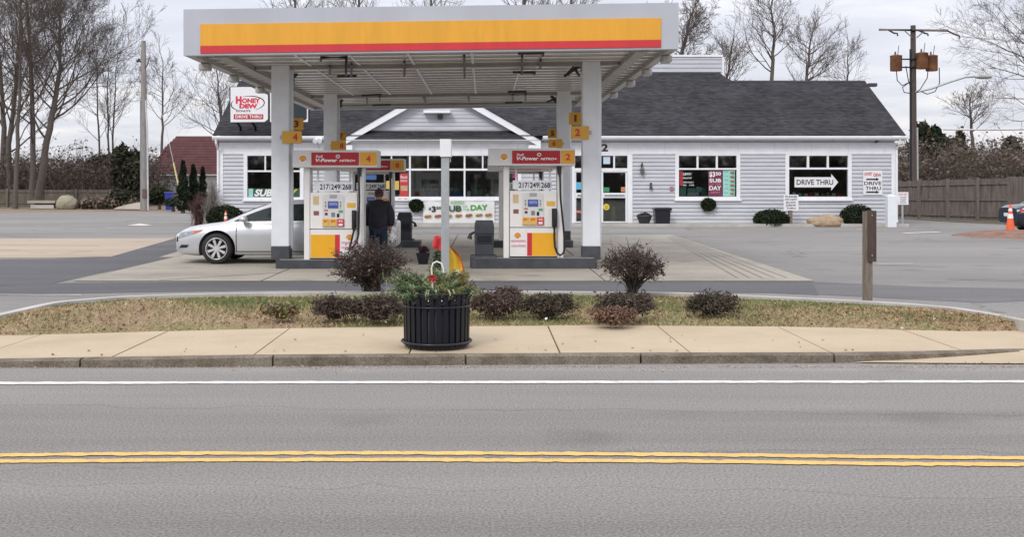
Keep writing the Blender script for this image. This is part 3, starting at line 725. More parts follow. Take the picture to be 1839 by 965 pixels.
# front gable over the wide window
ax, az = BX(516.5), BZ(100)
gb = MB(); z = FZ1 + 0.06
slope = (az - BZ(163)) / (BX(516.5) - BX(407))
k = 0
while z < az - 0.1:
    q = min(z + EXP, az - 0.05)
    def half(zv): return max(0.02, (az - zv) / slope)
    h0, h1 = half(z), half(q)
    gb.add([(ax - h0, BY - 0.075, z), (ax + h0, BY - 0.075, z), (ax + h1, BY - 0.05, q), (ax - h1, BY - 0.05, q), (ax - h0, BY - 0.04, z), (ax + h0, BY - 0.04, z)], [(0, 1, 2, 3), (0, 4, 5, 1)]); z = q
gs = gb.build('gable_siding', SIDING, shop, fixn=False); gs['kind'] = 'stuff'
th = 0.30
for s in (-1, 1):
    xe = ax + s * (BX(516.5) - BX(400)); ze = az - slope * (BX(516.5) - BX(400))
    pts = [(ax, az + 0.06), (ax, az + 0.06 - th), (xe, ze + 0.06 - th * 0.95), (xe, ze + 0.06)]
    if s > 0: pts = pts[::-1]
    MB().prism(pts, BY - 0.42, BY - 0.36).build('rake_board', TRIM, shop)
    pts2 = [(ax, az + 0.04), (ax, az), (xe, ze), (xe, ze + 0.04)]
    if s > 0: pts2 = pts2[::-1]
    MB().prism(pts2, BY - 0.359, BY - 0.04).build('rake_soffit', TRIM, shop)
    # eave return
    MB().box(min(xe, xe - s * 0.5), max(xe, xe - s * 0.5), BY - 0.43, BY - 0.04, ze - 0.33, ze - 0.14).build('eave_return', TRIM, shop)
    # roof of the gable, running back into the main slope
    yb = EY + (az + 0.09 - EZ) / PITCH
    rb = MB(); rb.add([(ax, BY - 0.45, az + 0.09), (xe + s * 0.12, BY - 0.45, ze + 0.03), (xe + s * 0.12, EY + 0.05, ze + 0.03), (ax, yb, az + 0.09), (ax, BY - 0.45, az + 0.05), (xe + s * 0.12, BY - 0.45, ze - 0.01)], [(0, 1, 2, 3), (0, 4, 5, 1)])
    rb.build('gable_roof', SHING, shop, fixn=False)
gutter_like = MB().box(GXL, GXR, BY - 0.3, BY - 0.06, FZ1 + 0.005, FZ1 + 0.06); gutter_like.build('gable_ledge', TRIM, shop)
bpx(MB(), 497, 528, 130.5, 133.5, BY, BY - 0.5, BY - 0.08).build('light_hood', TRIM, shop)
bpx(MB(), 513, 519, 135, 140, BY, BY - 0.22, BY - 0.08).build('flood_light', DARKGREY, shop)
# roof screen box behind the ridge
SY = 53.0
sx0, sx1, sz1, sz0 = 2.6, wx(846, SY), wz(67, SY), 6.3
sm_ = MB(); z = sz0
while z < sz1 - 0.05:
    q = min(z + 0.2, sz1); sm_.add([(sx0, SY - 0.03, z), (sx1, SY - 0.03, z), (sx1, SY, q), (sx0, SY, q), (sx0, SY, z), (sx1, SY, z)], [(0, 1, 2, 3), (0, 4, 5, 1)]); z = q
rs_ = sm_.build('roof_screen', SIDING, shop, fixn=False); rs_['kind'] = 'stuff'
MB().box(sx0, sx1, SY + 0.005, SY + 2.5, sz0, sz1 - 0.005).build('screen_box', SIDING, shop)
st = MB(); st.box(sx0, sx1 + 0.04, SY - 0.06, SY + 2.5, sz1, sz1 + 0.1).box(sx1, sx1 + 0.1, SY - 0.05, SY + 2.5, sz0, sz1 - 0.002); st.build('screen_trim', TRIM, shop)
# windows
REVEAL = mat('room_wall', (0.34, 0.33, 0.315), 0.8)
def window(o, px, mull_top, mull_bot, tr0, tr1, fw=4.3, sill=True):
    """o: opening in metres; px: opening in photo x; frame, glazing bars and panes"""
    x0, x1, z0, z1 = o
    f = fw * BY / F
    w0 = MB()
    yf, yb = BY - 0.065, BY + 0.12
    w0.box(x0, x0 + f, yf, yb, z0, z1 - 0.003).box(x1 - f, x1, yf, yb, z0, z1 - 0.003).box(x0 + f, x1 - f, yf, yb, z0, z0 + f * 0.95).box(x0 + f, x1 - f, yf, yb, z1 - 0.06, z1 - 0.003)
    wn = w0.build('window', TRIM, shop)
    zt0, zt1 = BZ(tr1), BZ(tr0)
    MB().box(x0 + f, x1 - f, yf + 0.02, yb - 0.02, zt0, zt1).build('transom_bar', TRIM, wn)
    def bars(cs, za, zb):
        for a, bq in cs: MB().box(BX(a), BX(bq), yf + 0.025, yb - 0.03, za, zb).build('mullion', TRIM, wn)
        ed = [x0 + f] + [v for a, bq in cs for v in (BX(a), BX(bq))] + [x1 - f]
        for i in range(0, len(ed), 2): MB().box(ed[i], ed[i + 1], BY + 0.02, BY + 0.03, za, zb).build('pane', GLASS, wn)
    bars(mull_top, zt1, z1 - 0.06); bars(mull_bot, z0 + f * 0.95, zt0)
    if sill: MB().box(x0 - 0.04, x1 + 0.04, BY - 0.11, BY - 0.066, z0 - 0.035, z0 + 0.045).build('sill', TRIM, wn)
    return wn
window(OP[0], None, [(310.2, 311.8), (330.5, 332)], [], 200, 202)
window(OP[1], None, [(437, 438.6), (458, 459.6), (479.4, 481.4), (500.8, 502.4), (522, 523.6), (543.4, 545.4), (564.8, 566.5), (586, 587.6)], [(479.4, 481.4), (543.4, 545.4)], 198, 200.4)
window(OP[3], None, [(816.2, 818.4), (838.8, 841)], [], 197.4, 199.4)
window(OP[4], None, [(945.4, 948), (968.8, 971)], [], 196.8, 199)
# double door with transoms
dx0, dx1, dz0, dz1 = OP[2]
dm = MB(); yf, yb = BY - 0.065, BY + 0.12
dm.box(dx0, dx0 + 0.10, yf, yb, base, dz1 - 0.003).box(BX(735.2), dx1, yf, yb, base, dz1 - 0.003).box(dx0 + 0.1, BX(735.2), yf, yb, dz1 - 0.06, dz1 - 0.003)
dm.box(BX(701), BX(704.2), yf + 0.01, yb, BZ(197.5), dz1 - 0.06).box(dx0 + 0.1, BX(735.2), yf + 0.012, yb, BZ(201.5), BZ(197.5)).box(BX(718.6), BX(720.6), yf + 0.02, yb, BZ(197.5), dz1 - 0.06).box(BX(684), BX(686), yf + 0.02, yb, BZ(197.5), dz1 - 0.06)
dfm = dm.build('door_frame', TRIM, shop)
MB().box(dx0 + 0.1, BX(735.2), BY + 0.02, BY + 0.03, BZ(197.5), dz1 - 0.06).build('pane', GLASS, dfm)
for a, bq in ((673.0, 703.4), (704.6, 735)):
    dd = MB(); x0, x1 = BX(a), BX(bq); s = 0.075; y0, y1 = BY - 0.03, BY + 0.02; top = BZ(201.7)
    dd.box(x0, x0 + s, y0, y1, base + 0.01, top).box(x1 - s, x1, y0, y1, base + 0.01, top).box(x0 + s, x1 - s, y0, y1, base + 0.01, BZ(260)).box(x0 + s, x1 - s, y0, y1, BZ(202.6) , top).box(x0 + s, x1 - s, y0 - 0.005, y1, BZ(232.5), BZ(226.5))
    d = dd.build('door', WHITE, shop)
    MB().box(x0 + s, x1 - s, BY - 0.008, BY + 0.002, BZ(260), BZ(202.6)).build('pane', GLASS, d)
    MB().box(x0 + 0.12, x1 - 0.12, y0 - 0.06, y0 - 0.03, BZ(229.8), BZ(228.6)).build('push_bar', CHROME, d)
# room behind the glass
rm = MB(); ri = BY + 0.21
rm.box(XL + 0.25, XR - 0.25, 50.4, 50.5, 0.1, 3.6)
for x in (BX(380), BX(652), BX(765), BX(893)): rm.box(x - 0.05, x + 0.05, ri, 50.4, 0.1, 3.5)
rm.build('room_partition', REVEAL, shop)
MB().box(XL + 0.25, XR - 0.25, ri, 50.4, 0.08, 0.12).build('shop_floor', mat('shop_floor_tile', (0.1, 0.095, 0.09), 0.5), shop)
MB().box(XL + 0.25, XR - 0.25, ri, 50.4, 3.4, 3.45).build('shop_ceiling', REVEAL, shop)
GOODS = [mat('goods_%s' % q, c, 0.4, 0.1, 6) for q, c in (('amber', (0.35, 0.14, 0.05)), ('blue', (0.05, 0.13, 0.32)), ('white', (0.55, 0.56, 0.55)), ('red', (0.4, 0.04, 0.03)), ('green', (0.05, 0.25, 0.12)), ('teal', (0.2, 0.45, 0.42)))]
# shelving and counters standing in the room, just visible
for k, (a, bq, d, hh) in enumerate([(300, 345, 1.3, 1.5), (420, 470, 1.5, 1.7), (490, 535, 1.2, 1.75), (552, 600, 1.7, 1.7), (800, 860, 1.6, 1.2), (932, 985, 1.3, 1.3)]):
    mb = MB(); x0, x1 = BX(a), BX(bq)
    mb.box(x0, x0 + 0.04, BY + d, BY + d + 0.4, 0.12, hh).box(x1 - 0.04, x1, BY + d, BY + d + 0.4, 0.12, hh)
    for q in range(5): mb.box(x0 + 0.04, x1 - 0.04, BY + d, BY + d + 0.4, 0.15 + q * (hh - 0.2) / 4, 0.18 + q * (hh - 0.2) / 4)
    gd = {}
    for q in range(4):
        xx = x0 + 0.06
        while xx < x1 - 0.2:
            wq = random.uniform(0.09, 0.2); hq = random.uniform(0.12, 0.26); gd.setdefault(random.randrange(6), MB()).box(xx, xx + wq - 0.015, BY + d + 0.02, BY + d + 0.3, 0.182 + q * (hh - 0.2) / 4, 0.182 + q * (hh - 0.2) / 4 + hq); xx += wq
    lab = ['behind the leftmost window', 'behind the wide window, leftmost there', 'behind the middle of the wide window', 'behind the right end of the wide window', 'behind the window with the purple poster', 'behind the arrow sign in the window'][k]
    sh_ = mb.build('display_shelf', mat('shelf_grey', (0.32, 0.29, 0.27), 0.6), None)
    for q, gb_ in gd.items(): gb_.build('goods', GOODS[q], sh_)['kind'] = 'stuff'
    tag(sh_, 'shop display shelf ' + lab, 'shelf', 'shelves inside the shop')
def bottle(px, Y, z, hh, r, m, label, group):
    o = E('bottle', label, 'bottle', (wx(px, Y), Y, z), group)
    MB().lathe((wx(px, Y), Y, z), [(r, 0), (r * 1.02, 0.02), (r, hh * 0.55), (r * 0.8, hh * 0.68), (r * 0.35, hh * 0.84), (r * 0.35, hh * 0.9)], 10).build('body', m, o)
    MB().lathe((wx(px, Y), Y, z), [(r * 0.42, hh * 0.905), (r * 0.42, hh)], 8).build('cap', GOODS[2], o)
    return o
wz_ = OP[1][2] + 0.14
# a display ledge on the inside of the wide window carries rows of bottles
led = MB().box(BX(416), BX(608), BY + 0.125, BY + 0.5, wz_ - 0.06, wz_ - 0.01).build('window_ledge', REVEAL, shop)
ORD = ['first', 'second', 'third', 'fourth', 'fifth', 'sixth', 'seventh', 'eighth', 'ninth']
for k, px in enumerate(np.arange(484, 497.1, 2.6)): bottle(px, BY + 0.26, wz_ - 0.01, 0.32, 0.042, GOODS[0], 'amber drink bottle on the wide window ledge, %s in its row' % ORD[k], 'amber bottles on the window ledge')
for k, px in enumerate(np.arange(500, 518, 2.8)): bottle(px, BY + 0.26, wz_ - 0.01, 0.33, 0.045, GOODS[1], 'blue water bottle inside the window left of the steel post, %s in its row' % ORD[k], 'blue bottles left of the post')
for k, px in enumerate(np.arange(530, 543, 2.8)): bottle(px, BY + 0.26, wz_ - 0.01, 0.33, 0.045, GOODS[1], 'blue water bottle inside the window right of the steel post, %s in its row' % ORD[k], 'blue bottles right of the post')
tag(MB().lathe((BX(549), BY + 0.28, wz_ - 0.01), [(0.1, 0), (0.1, 0.2), (0.085, 0.22), (0.085, 0.25)], 14).build('jar', GOODS[2]), 'white jar standing alone on the wide window ledge', 'jar')
for k, (px, gq) in enumerate([(571, 2), (577, 3), (583, 2), (589, 3)]):
    tag(MB().bbox(BX(px - 2.2), BX(px + 2.2), BY + 0.2, BY + 0.35, wz_ - 0.01, wz_ + 0.11, 0.01).build('carton', GOODS[gq]), ['white carton next to the jar on the wide window ledge', 'red carton between two white ones on the wide window ledge', 'white carton between two red ones on the wide window ledge', 'red carton at the very right end of the wide window ledge'][k], 'carton', 'cartons on the window ledge')
# posters and goods behind the other panes
def poster(name, px0, px1, py0, py1, m, label, cat='poster', y=BY + 0.012, lines=(), Y=BY):
    o = E(name, label, cat, (wx((px0 + px1) / 2, Y), y, wz(py1, Y)))
    bpx(MB(), px0, px1, py0, py1, Y, y, y + 0.006).build('sheet', m, o)
    for q in lines:
        body, a, bq, c, d, lm = q[:6]; kw = q[6] if len(q) > 6 else {}
        tpx(MB(), body, a, bq, c, d, Y, y - 0.003, **kw).build('lettering', lm, o)
    return o
BURG = mat('plum_poster', (0.16, 0.03, 0.07), 0.5, 0.1, 4); TEALP = mat('mint_poster', (0.33, 0.62, 0.56), 0.5, 0.08, 4); PINKL = mat('pink_lettering', (0.6, 0.25, 0.3), 0.5)
y_in = BY + 0.008
p = poster('poster', 830, 846.5, 199.9, 230.4, BURG, 'plum poster with white price and sub of the day words', y=y_in, lines=[
    ('$3', 831.2, 838, 201.6, 208.6, LETWHITE, dict(bold=0.03)), ('50', 838.6, 845, 202, 206, LETWHITE, dict(bold=0.03)), ('SUB', 831.2, 845.2, 209.8, 214.2, LETWHITE, dict(bold=0.03)), ('OF THE', 832, 844.5, 215.2, 217.3, PINKL), ('DAY', 831.2, 845.2, 218.3, 223.4, LETWHITE, dict(bold=0.03)), ('SUBWAY', 832.5, 844, 224.8, 227, PINKL)])
o = poster('poster', 847.2, 861.2, 199.9, 230.4, TEALP, 'mint green menu strip with a column of sandwiches at its right', y=y_in)
for k in range(6):
    zc_ = BZ(202.5 + 4.9 * k)
    MB().lathe((BX(858), y_in - 0.012, zc_ - 0.03), [(0.02, 0), (0.085, 0.015), (0.09, 0.035), (0.05, 0.07)], 10).build('sandwich_picture', mat('bread', (0.4, 0.24, 0.1), 0.7, 0.4, 9), o)
    tpx(MB(), 'SUB', 849, 853, 201.2 + 4.9 * k, 202.6 + 4.9 * k, BY, y_in - 0.003).build('lettering', mat('teal_lettering', (0.08, 0.3, 0.28), 0.5), o)
poster('poster', 796.4, 800.2, 201, 218, mat('red_strip_poster', (0.35, 0.02, 0.03), 0.5), 'narrow dark red strip at the left edge of the plum poster window', y=y_in)
o = E('window_lettering', 'four short white lines of writing on the glass beside the red strip', 'lettering', (BX(806), y_in, BZ(218)))
for body, a, bq, c, d in (('SUBWAY', 799.8, 810.5, 202.8, 206), ('BREAKFAST', 799.8, 811, 208.2, 210), ('OPEN DAILY', 799.8, 813, 213.2, 215), ('FRESH', 800, 804.5, 216.6, 218.2), ('COFFEE', 807.5, 813.5, 216.6, 218.2)):
    tpx(MB(), body, a, bq, c, d, BY, y_in, bold=0.01).build('lettering', LETWHITE, o)
def small_box(px0, px1, py0, py1, m, label, cat='box', d=0.25, Y=BY + 0.3):
    return tag(bpx(MB(), px0, px1, py0, py1, Y, Y, Y + d).build('carton', m), label, cat)
for o in (OP[0], OP[3], OP[4]): MB().box(o[0] + 0.1, o[1] - 0.1, BY + 0.125, BY + 0.7, o[2] - 0.02, o[2] + 0.13).build('window_ledge', REVEAL, shop)
for k, (a, bq, c, d, gq, nm) in enumerate([(797, 804, 218.5, 230.2, 5, 'teal box with a window behind the red strip poster'), (806, 815, 221, 225.5, 5, 'pale teal tray box on top of the long low box'), (805.5, 819, 226, 230.2, 2, 'long low white box on the plum poster window ledge'), (816, 822, 219.5, 225.6, 5, 'tall mint box right of the tray box'), (821.5, 828, 221, 230.2, 4, 'green box just left of the plum poster')]):
    small_box(a, bq, c, d, GOODS[gq], nm, Y=BY + 0.3 + 0.03 * k)
# SUB words in the left window
o = E('window_lettering', 'white SUB words on a green band low in the leftmost window', 'lettering', (BX(320), y_in, BZ(232)))
bpx(MB(), 291, 296.6, 221.5, 231.2, BY, y_in, y_in + 0.004).build('sheet', TEALP, o)
tpx(MB(), 'SUB', 298, 319, 222.2, 230.6, BY, y_in, bold=0.045, shear=0.25).build('lettering', LETWHITE, o)
tpx(MB(), 'WAY', 321, 349, 222.2, 230.6, BY, y_in, bold=0.045, shear=0.25).build('lettering', mat('yellow_lettering', (0.65, 0.5, 0.06), 0.5), o)
bpx(MB(), 296.7, 351, 221.3, 231.3, BY, y_in + 0.001, y_in + 0.004).build('sheet', mat('dark_green_band', (0.02, 0.09, 0.05), 0.5), o)
# posters in the window behind the person, left of the wide window
o = poster('poster', 468.5, 478.3, 203.5, 231, mat('red_advert', (0.5, 0.05, 0.05), 0.5), 'red advert with a picture at the left of the wide window', y=y_in, lines=[('Best', 469.5, 477.5, 206, 209.5, LETWHITE), ('DEAL', 469.5, 477.5, 211, 213.4, LETWHITE)])
bpx(MB(), 469.5, 477.5, 218, 224, BY, y_in - 0.006, y_in - 0.001).build('picture', mat('bread2', (0.5, 0.33, 0.2), 0.6, 0.4, 9), o)
poster('poster', 461.5, 467.5, 212.5, 223, mat('yellow_notice', (0.62, 0.45, 0.1), 0.5), 'small yellow notice left of the red advert', y=y_in)
poster('poster', 452.5, 459.5, 212.5, 222, mat('yellow_notice', (0.62, 0.45, 0.1), 0.5), 'small yellow notice behind the rear pump hose', y=y_in)
poster('poster', 427.5, 441, 205.5, 211, GOODS[1], 'blue panel high in the wide window above the rear pump', y=y_in)
poster('label_card', 465, 479.5, 232.2, 234.5, LETWHITE, 'white card with two red marks under the wide window', 'card', y=BY - 0.115, lines=[('HOT', 467, 470.5, 232.7, 234, LETRED), ('TEA', 473.5, 477.5, 232.7, 234, LETRED)])
# neon style sign in the right end of the wide window
poster('window_sign', 600, 607.8, 200.2, 209.8, mat('purple_sign', (0.10, 0.02, 0.12), 0.5), 'purple window sign with red writing beside the right pump post', 'sign', y=y_in, lines=[('24', 600.8, 607.2, 203, 208.5, LETRED, dict(bold=0.04))])
# door notices
poster('notice', 707, 715, 183.8, 192.6, mat('pale_blue_paper', (0.55, 0.68, 0.8), 0.6), 'pale paper notice in the transom above the door', 'notice', y=y_in)
poster('notice', 674, 681.4, 214, 222.5, mat('sky_blue_notice', (0.12, 0.42, 0.62), 0.6), 'bright blue square notice on the left door glass', 'notice', y=BY - 0.012)
poster('notice', 706.4, 714, 220, 225.6, GOODS[4], 'green notice low on the right door upper glass', 'notice', y=BY - 0.012)
poster('notice', 727.6, 733, 219.6, 225.4, mat('orange_notice', (0.5, 0.22, 0.12), 0.6), 'orange notice in the corner of the right door glass', 'notice', y=BY - 0.012)
poster('notice', 674, 681.6, 246.5, 250.5, mat('red_strip_poster', (0.35, 0.02, 0.03), 0.5), 'red notice on the lower left door glass', 'notice', y=BY - 0.012, lines=[('PULL', 674.8, 681, 247.4, 249.6, LETWHITE)])
o = E('round_sticker', 'round yellow sticker with a face on the lower door glass', 'sticker', (BX(710.5), BY - 0.014, BZ(243)))
cx_, cz_, r_ = BX(710.5), BZ(243), 0.13
MB().prism([(cx_ + r_ * math.cos(2 * math.pi * k / 24), cz_ + r_ * math.sin(2 * math.pi * k / 24)) for k in range(24)], BY - 0.018, BY - 0.012).build('disc', mat('sticker_yellow', (0.72, 0.55, 0.05), 0.5), o)
sm2 = MB().box(cx_ - 0.05, cx_ - 0.02, BY - 0.022, BY - 0.0185, cz_ + 0.01, cz_ + 0.05).box(cx_ + 0.02, cx_ + 0.05, BY - 0.022, BY - 0.0185, cz_ + 0.01, cz_ + 0.05)
sm2.box(cx_ - 0.06, cx_ + 0.06, BY - 0.022, BY - 0.0185, cz_ - 0.055, cz_ - 0.03); sm2.build('face_mark', LETBLACK, o)
tag(MB().tube([(BX(720.5), BY + 0.6, 0.13), (BX(720.5), BY + 0.6, 0.5), (BX(721), BY + 0.6, 0.85)], [0.13, 0.11, 0.05], 10).build('umbrella_stand', mat('straw', (0.33, 0.26, 0.1), 0.8, 0.3, 9)), 'straw coloured bundle standing behind the right door glass', 'bundle')
# number on the frieze, camera, floodlight at the roof end
tag(tpx(MB(), '2', 704.6, 712.4, 169, 178, BY, BY - 0.06, bold=0.04).build('house_number', LETBLACK), 'black house number 2 on the white board above the door', 'number')
o = E('security_camera', 'small dark camera under the right end of the gutter', 'camera', (BX(1025.5), BY - 0.2, BZ(166)))
MB().tube([(BX(1023.5), BY - 0.30, BZ(167)), (BX(1027.5), BY - 0.16, BZ(165.6))], 0.05, 8).build('housing', BLACKP, o)
MB().tube([(BX(1027), BY - 0.18, BZ(165.5)), (BX(1027), BY - 0.05, BZ(164.6))], 0.02, 6).build('bracket', GALV, o)
o = E('flood_light', 'dark floodlight at the right end of the shop roof ridge', 'floodlight', (wx(1018, 50.5), 50.5, wz(96, 50.5)))
MB().bbox(wx(1016.5, 50.5), wx(1026.5, 50.5), 50.3, 50.6, wz(102, 50.5), wz(98, 50.5), 0.02).build('lamp_housing', DARKGREY, o)
MB().tube([(wx(1014, 50.5), 50.5, wz(101, 50.5) - 0.1), (wx(1017, 50.5), 50.5, wz(100, 50.5))], 0.03, 6).build('arm', DARKGREY, o)
# wall lantern, bell, meter box
o = E('wall_lantern', 'black wall lantern on the siding right of the door', 'lantern', (BX(752), BY - 0.1, BZ(206)))
MB().lathe((BX(752), BY - 0.16, BZ(205.8)), [(0.03, 0), (0.07, 0.04), (0.085, 0.22), (0.10, 0.24), (0.03, 0.34), (0.015, 0.38)], 6, smooth=False).build('lamp_cage', mat('lantern_glass', (0.12, 0.12, 0.11), 0.25), o)
MB().tube([(BX(752), BY - 0.03, BZ(197)), (BX(752), BY - 0.12, BZ(190.6)), (BX(752), BY - 0.16, BZ(193))], 0.022, 6).build('bracket', BLACKP, o)
MB().box(BX(750.8), BX(753.2), BY - 0.05, BY - 0.03, BZ(202), BZ(193)).build('back_plate', BLACKP, o)
o = E('wall_bell', 'small dark alarm bell on the siding below the lantern', 'bell', (BX(762.6), BY - 0.08, BZ(222)))
MB().lathe((BX(762.6), BY - 0.09, BZ(222)), [(0.07, 0), (0.065, 0.04), (0.05, 0.12), (0.02, 0.16)], 12).build('dome', DARKGREY, o)
MB().box(BX(761.4), BX(763.8), BY - 0.06, BY - 0.02, BZ(219), BZ(214.6)).build('bracket', DARKGREY, o)
tag(MB().bbox(BX(784.8), BX(789), BY - 0.1, BY - 0.02, BZ(223.6), BZ(219), 0.01).build('outlet_box', mat('pinkish_box', (0.35, 0.2, 0.2), 0.6)), 'small reddish outlet box left of the plum poster window', 'box')
# signs on and by the wall
SIGNW = mat('sign_white', (0.76, 0.76, 0.78), 0.45, 0.04, 3)
o = E('arrow_sign', 'white arrow sign reading DRIVE THRU in the right window', 'sign', (BX(957), y_in, BZ(224)))
def arrow(px0, px1, pyc, bh, hh, hx): # outline in photo px: body half height, head half height, head start
    return [(BX(px0), BZ(pyc + bh)), (BX(hx), BZ(pyc + bh)), (BX(hx), BZ(pyc + hh)), (BX(px1), BZ(pyc)), (BX(hx), BZ(pyc - hh)), (BX(hx), BZ(pyc - bh)), (BX(px0), BZ(pyc - bh))]
MB().prism(arrow(930.4, 983.4, 214, 6.6, 11, 973.4), y_in - 0.004, y_in + 0.004).build('border', LETBLACK, o)
MB().prism(arrow(931.2, 982.2, 214, 5.9, 9.6, 974.2), y_in - 0.009, y_in - 0.0045).build('panel', SIGNW, o)
tpx(MB(), 'DRIVE THRU', 933.5, 976.5, 211, 217.2, BY, y_in - 0.012, bold=0.02).build('lettering', LETBLACK, o)
MB().tube([(BX(957), y_in, BZ(208)), (BX(957), y_in, BZ(200))], 0.006, 5).build('cord', LETBLACK, o)
for k in range(9):
    small_box(929 + 6.6 * k, 932.5 + 6.6 * k + (k % 3) * 0.5, 226 + (k * 7 % 3) * 0.7, 230.3, GOODS[[2, 5, 2, 3, 2, 0, 4, 2, 3][k]], ['white cup at the left end of the ledge under the arrow sign', 'teal cup on the ledge under the arrow sign', 'white cup between the teal and the red cup under the arrow sign', 'red cup in the middle of the ledge under the arrow sign', 'white cup between the red and the amber cup under the arrow sign', 'amber cup on the ledge under the arrow sign', 'green cup on the ledge under the arrow sign', 'white cup right of the green cup under the arrow sign', 'red cup at the right end of the ledge under the arrow sign'][k], 'cup')['group'] = 'cups under the arrow sign'
o = E('wall_sign', 'white DRIVE THRU sign with two black arrows on the siding', 'sign', (BX(1022), BY - 0.06, BZ(229)))
bpx(MB(), 1011, 1033.3, 200, 228.8, BY, BY - 0.07, BY - 0.035).build('panel', SIGNW, o)
yy = BY - 0.074
tpx(MB(), 'HONEY', 1012.4, 1021.4, 202.6, 206.4, BY, yy, bold=0.02, skew=0.05).build('lettering', LETRED, o); tpx(MB(), 'DEW', 1023, 1032, 203.4, 207.4, BY, yy, bold=0.03, skew=-0.05).build('lettering', LETRED, o)
for c in (210.6, 225.6): MB().prism(arrow(1014.4, 1029.6, c, 0.9, 2.1, 1026), yy - 0.002, yy + 0.002).build('arrow_mark', LETBLACK, o)
tpx(MB(), 'DRIVE', 1012, 1032.2, 213.2, 217.4, BY, yy, bold=0.02).build('lettering', LETBLACK, o); tpx(MB(), 'THRU', 1013.6, 1031.6, 219, 223.2, BY, yy, bold=0.02).build('lettering', LETBLACK, o)
Yp = 44.9
o = E('post_sign', 'white PLEASE DO NOT BLOCK DRIVE THRU sign on a wooden post', 'sign', (wx(926.7, Yp), Yp, 0))
bpx(MB(), 924.6, 928.8, 229, 266.5, Yp, Yp, Yp + 0.14).build('post', WOODGREY, o)
bpx(MB(), 918.2, 935.4, 228.6, 247.2, Yp, Yp - 0.03, Yp - 0.003).build('panel', SIGNW, o)
for k, q in enumerate(('PLEASE', 'DO NOT', 'BLOCK', 'DRIVE', 'THRU')): tpx(MB(), q, 920 + (k > 1) * 1.2, 933.6 - (k > 1) * 1.2, 229.8 + 3.4 * k, 232 + 3.4 * k, Yp, Yp - 0.034, bold=0.02).build('lettering', LETBLACK, o)
Yp = 44.3
o = E('bollard', 'white square bollard at the right corner of the shop', 'bollard', (wx(1045.5, Yp), Yp, 0))
bpx(MB(), 1040.4, 1050.8, 231, 268.2, Yp, Yp, Yp + 0.33).build('post', WHITE, o)
MB().add([(wx(1040, Yp), Yp - 0.01, wz(231, Yp)), (wx(1051.2, Yp), Yp - 0.01, wz(231, Yp)), (wx(1051.2, Yp), Yp + 0.34, wz(231, Yp)), (wx(1040, Yp), Yp + 0.34, wz(231, Yp)), (wx(1045.6, Yp), Yp + 0.165, wz(228, Yp))], [(0, 1, 4), (1, 2, 4), (2, 3, 4), (3, 0, 4), (3, 2, 1, 0)]).build('cap', WHITE, o)
Yp = 44.9
o = E('small_sign', 'small white notice sign with red heading right of the white bollard', 'sign', (wx(1058, Yp), Yp, 0))
bpx(MB(), 1051.6, 1064.6, 225.6, 240.4, Yp, Yp, Yp + 0.02).build('panel', SIGNW, o)
tpx(MB(), 'HONEY DEW', 1053, 1063, 227, 229.4, Yp, Yp - 0.004).build('lettering', LETRED, o)
for k, q in enumerate(('PLEASE', 'ORDER', 'HERE', 'DRIVE')): tpx(MB(), q, 1054.6 - (k == 2) * -0.6, 1062 - (k == 2) * 0.6, 230.6 + 2.3 * k, 232.1 + 2.3 * k, Yp, Yp - 0.004).build('lettering', LETBLACK, o)
MB().box(wx(1057, Yp), wx(1059, Yp), Yp + 0.021, Yp + 0.07, 0, wz(226, Yp)).build('post', GALV, o)
# banner under the wide window
o = E('banner', 'white sub of the day banner tied below the wide window', 'banner', (BX(538), BY - 0.09, BZ(261)))
nx_, nz_ = 34, 14; vs = []; fs = []
def ban(u, v): # u right, v down
    px = 496 + 83.5 * u; sag = 2.0 * math.sin(math.pi * u) * (1 - v) + (1.6 * v * math.sin(math.pi * u)); py = 233 + 28 * v + sag * 0.5 - 0.8 * u + 0.6
    return (BX(px), BY - 0.085 - 0.02 * math.sin(u * 9 + v * 2) * math.sin(math.pi * v) - 0.012 * math.sin(u * 23 - v * 5), BZ(py))
for i in range(nx_ + 1):
    for j in range(nz_ + 1): vs.append(ban(i / nx_, j / nz_))
for i in range(nx_):
    for j in range(nz_): a = i * (nz_ + 1) + j; fs.append((a, a + 1, a + nz_ + 2, a + nz_ + 1))
MB().add(vs, fs, True).build('sheet', mat('banner_vinyl', (0.74, 0.76, 0.76), 0.4, 0.05, 2), o)
by_ = BY - 0.13
tpx(MB(), '$', 502.4, 505.6, 243.4, 247, BY, by_, bold=0.02).build('lettering', LETBLACK, o); tpx(MB(), '3', 506, 511, 242, 249, BY, by_, bold=0.05).build('lettering', LETBLACK, o); tpx(MB(), '50', 511.4, 517.6, 242.2, 245.8, BY, by_, bold=0.03).build('lettering', LETBLACK, o)
tpx(MB(), 'SUB', 520, 541, 241.3, 248.3, BY, by_, bold=0.04).build('lettering', mat('dark_green_lettering', (0.02, 0.07, 0.03), 0.5), o)
tpx(MB(), 'OF', 542.4, 547.8, 241, 243.8, BY, by_).build('lettering', GREENLET, o); tpx(MB(), 'THE', 542.4, 550, 244.8, 247.4, BY, by_).build('lettering', GREENLET, o)
tpx(MB(), 'DAY', 551.5, 571.5, 240.6, 247.2, BY, by_, bold=0.035, skew=0.03).build('lettering', GREENLET, o)
tpx(MB(), 'SUBWAY', 528, 545, 236.6, 239.4, BY, by_, bold=0.03, shear=0.2).build('lettering', mat('leaf_green_lettering', (0.18, 0.5, 0.15), 0.5), o)
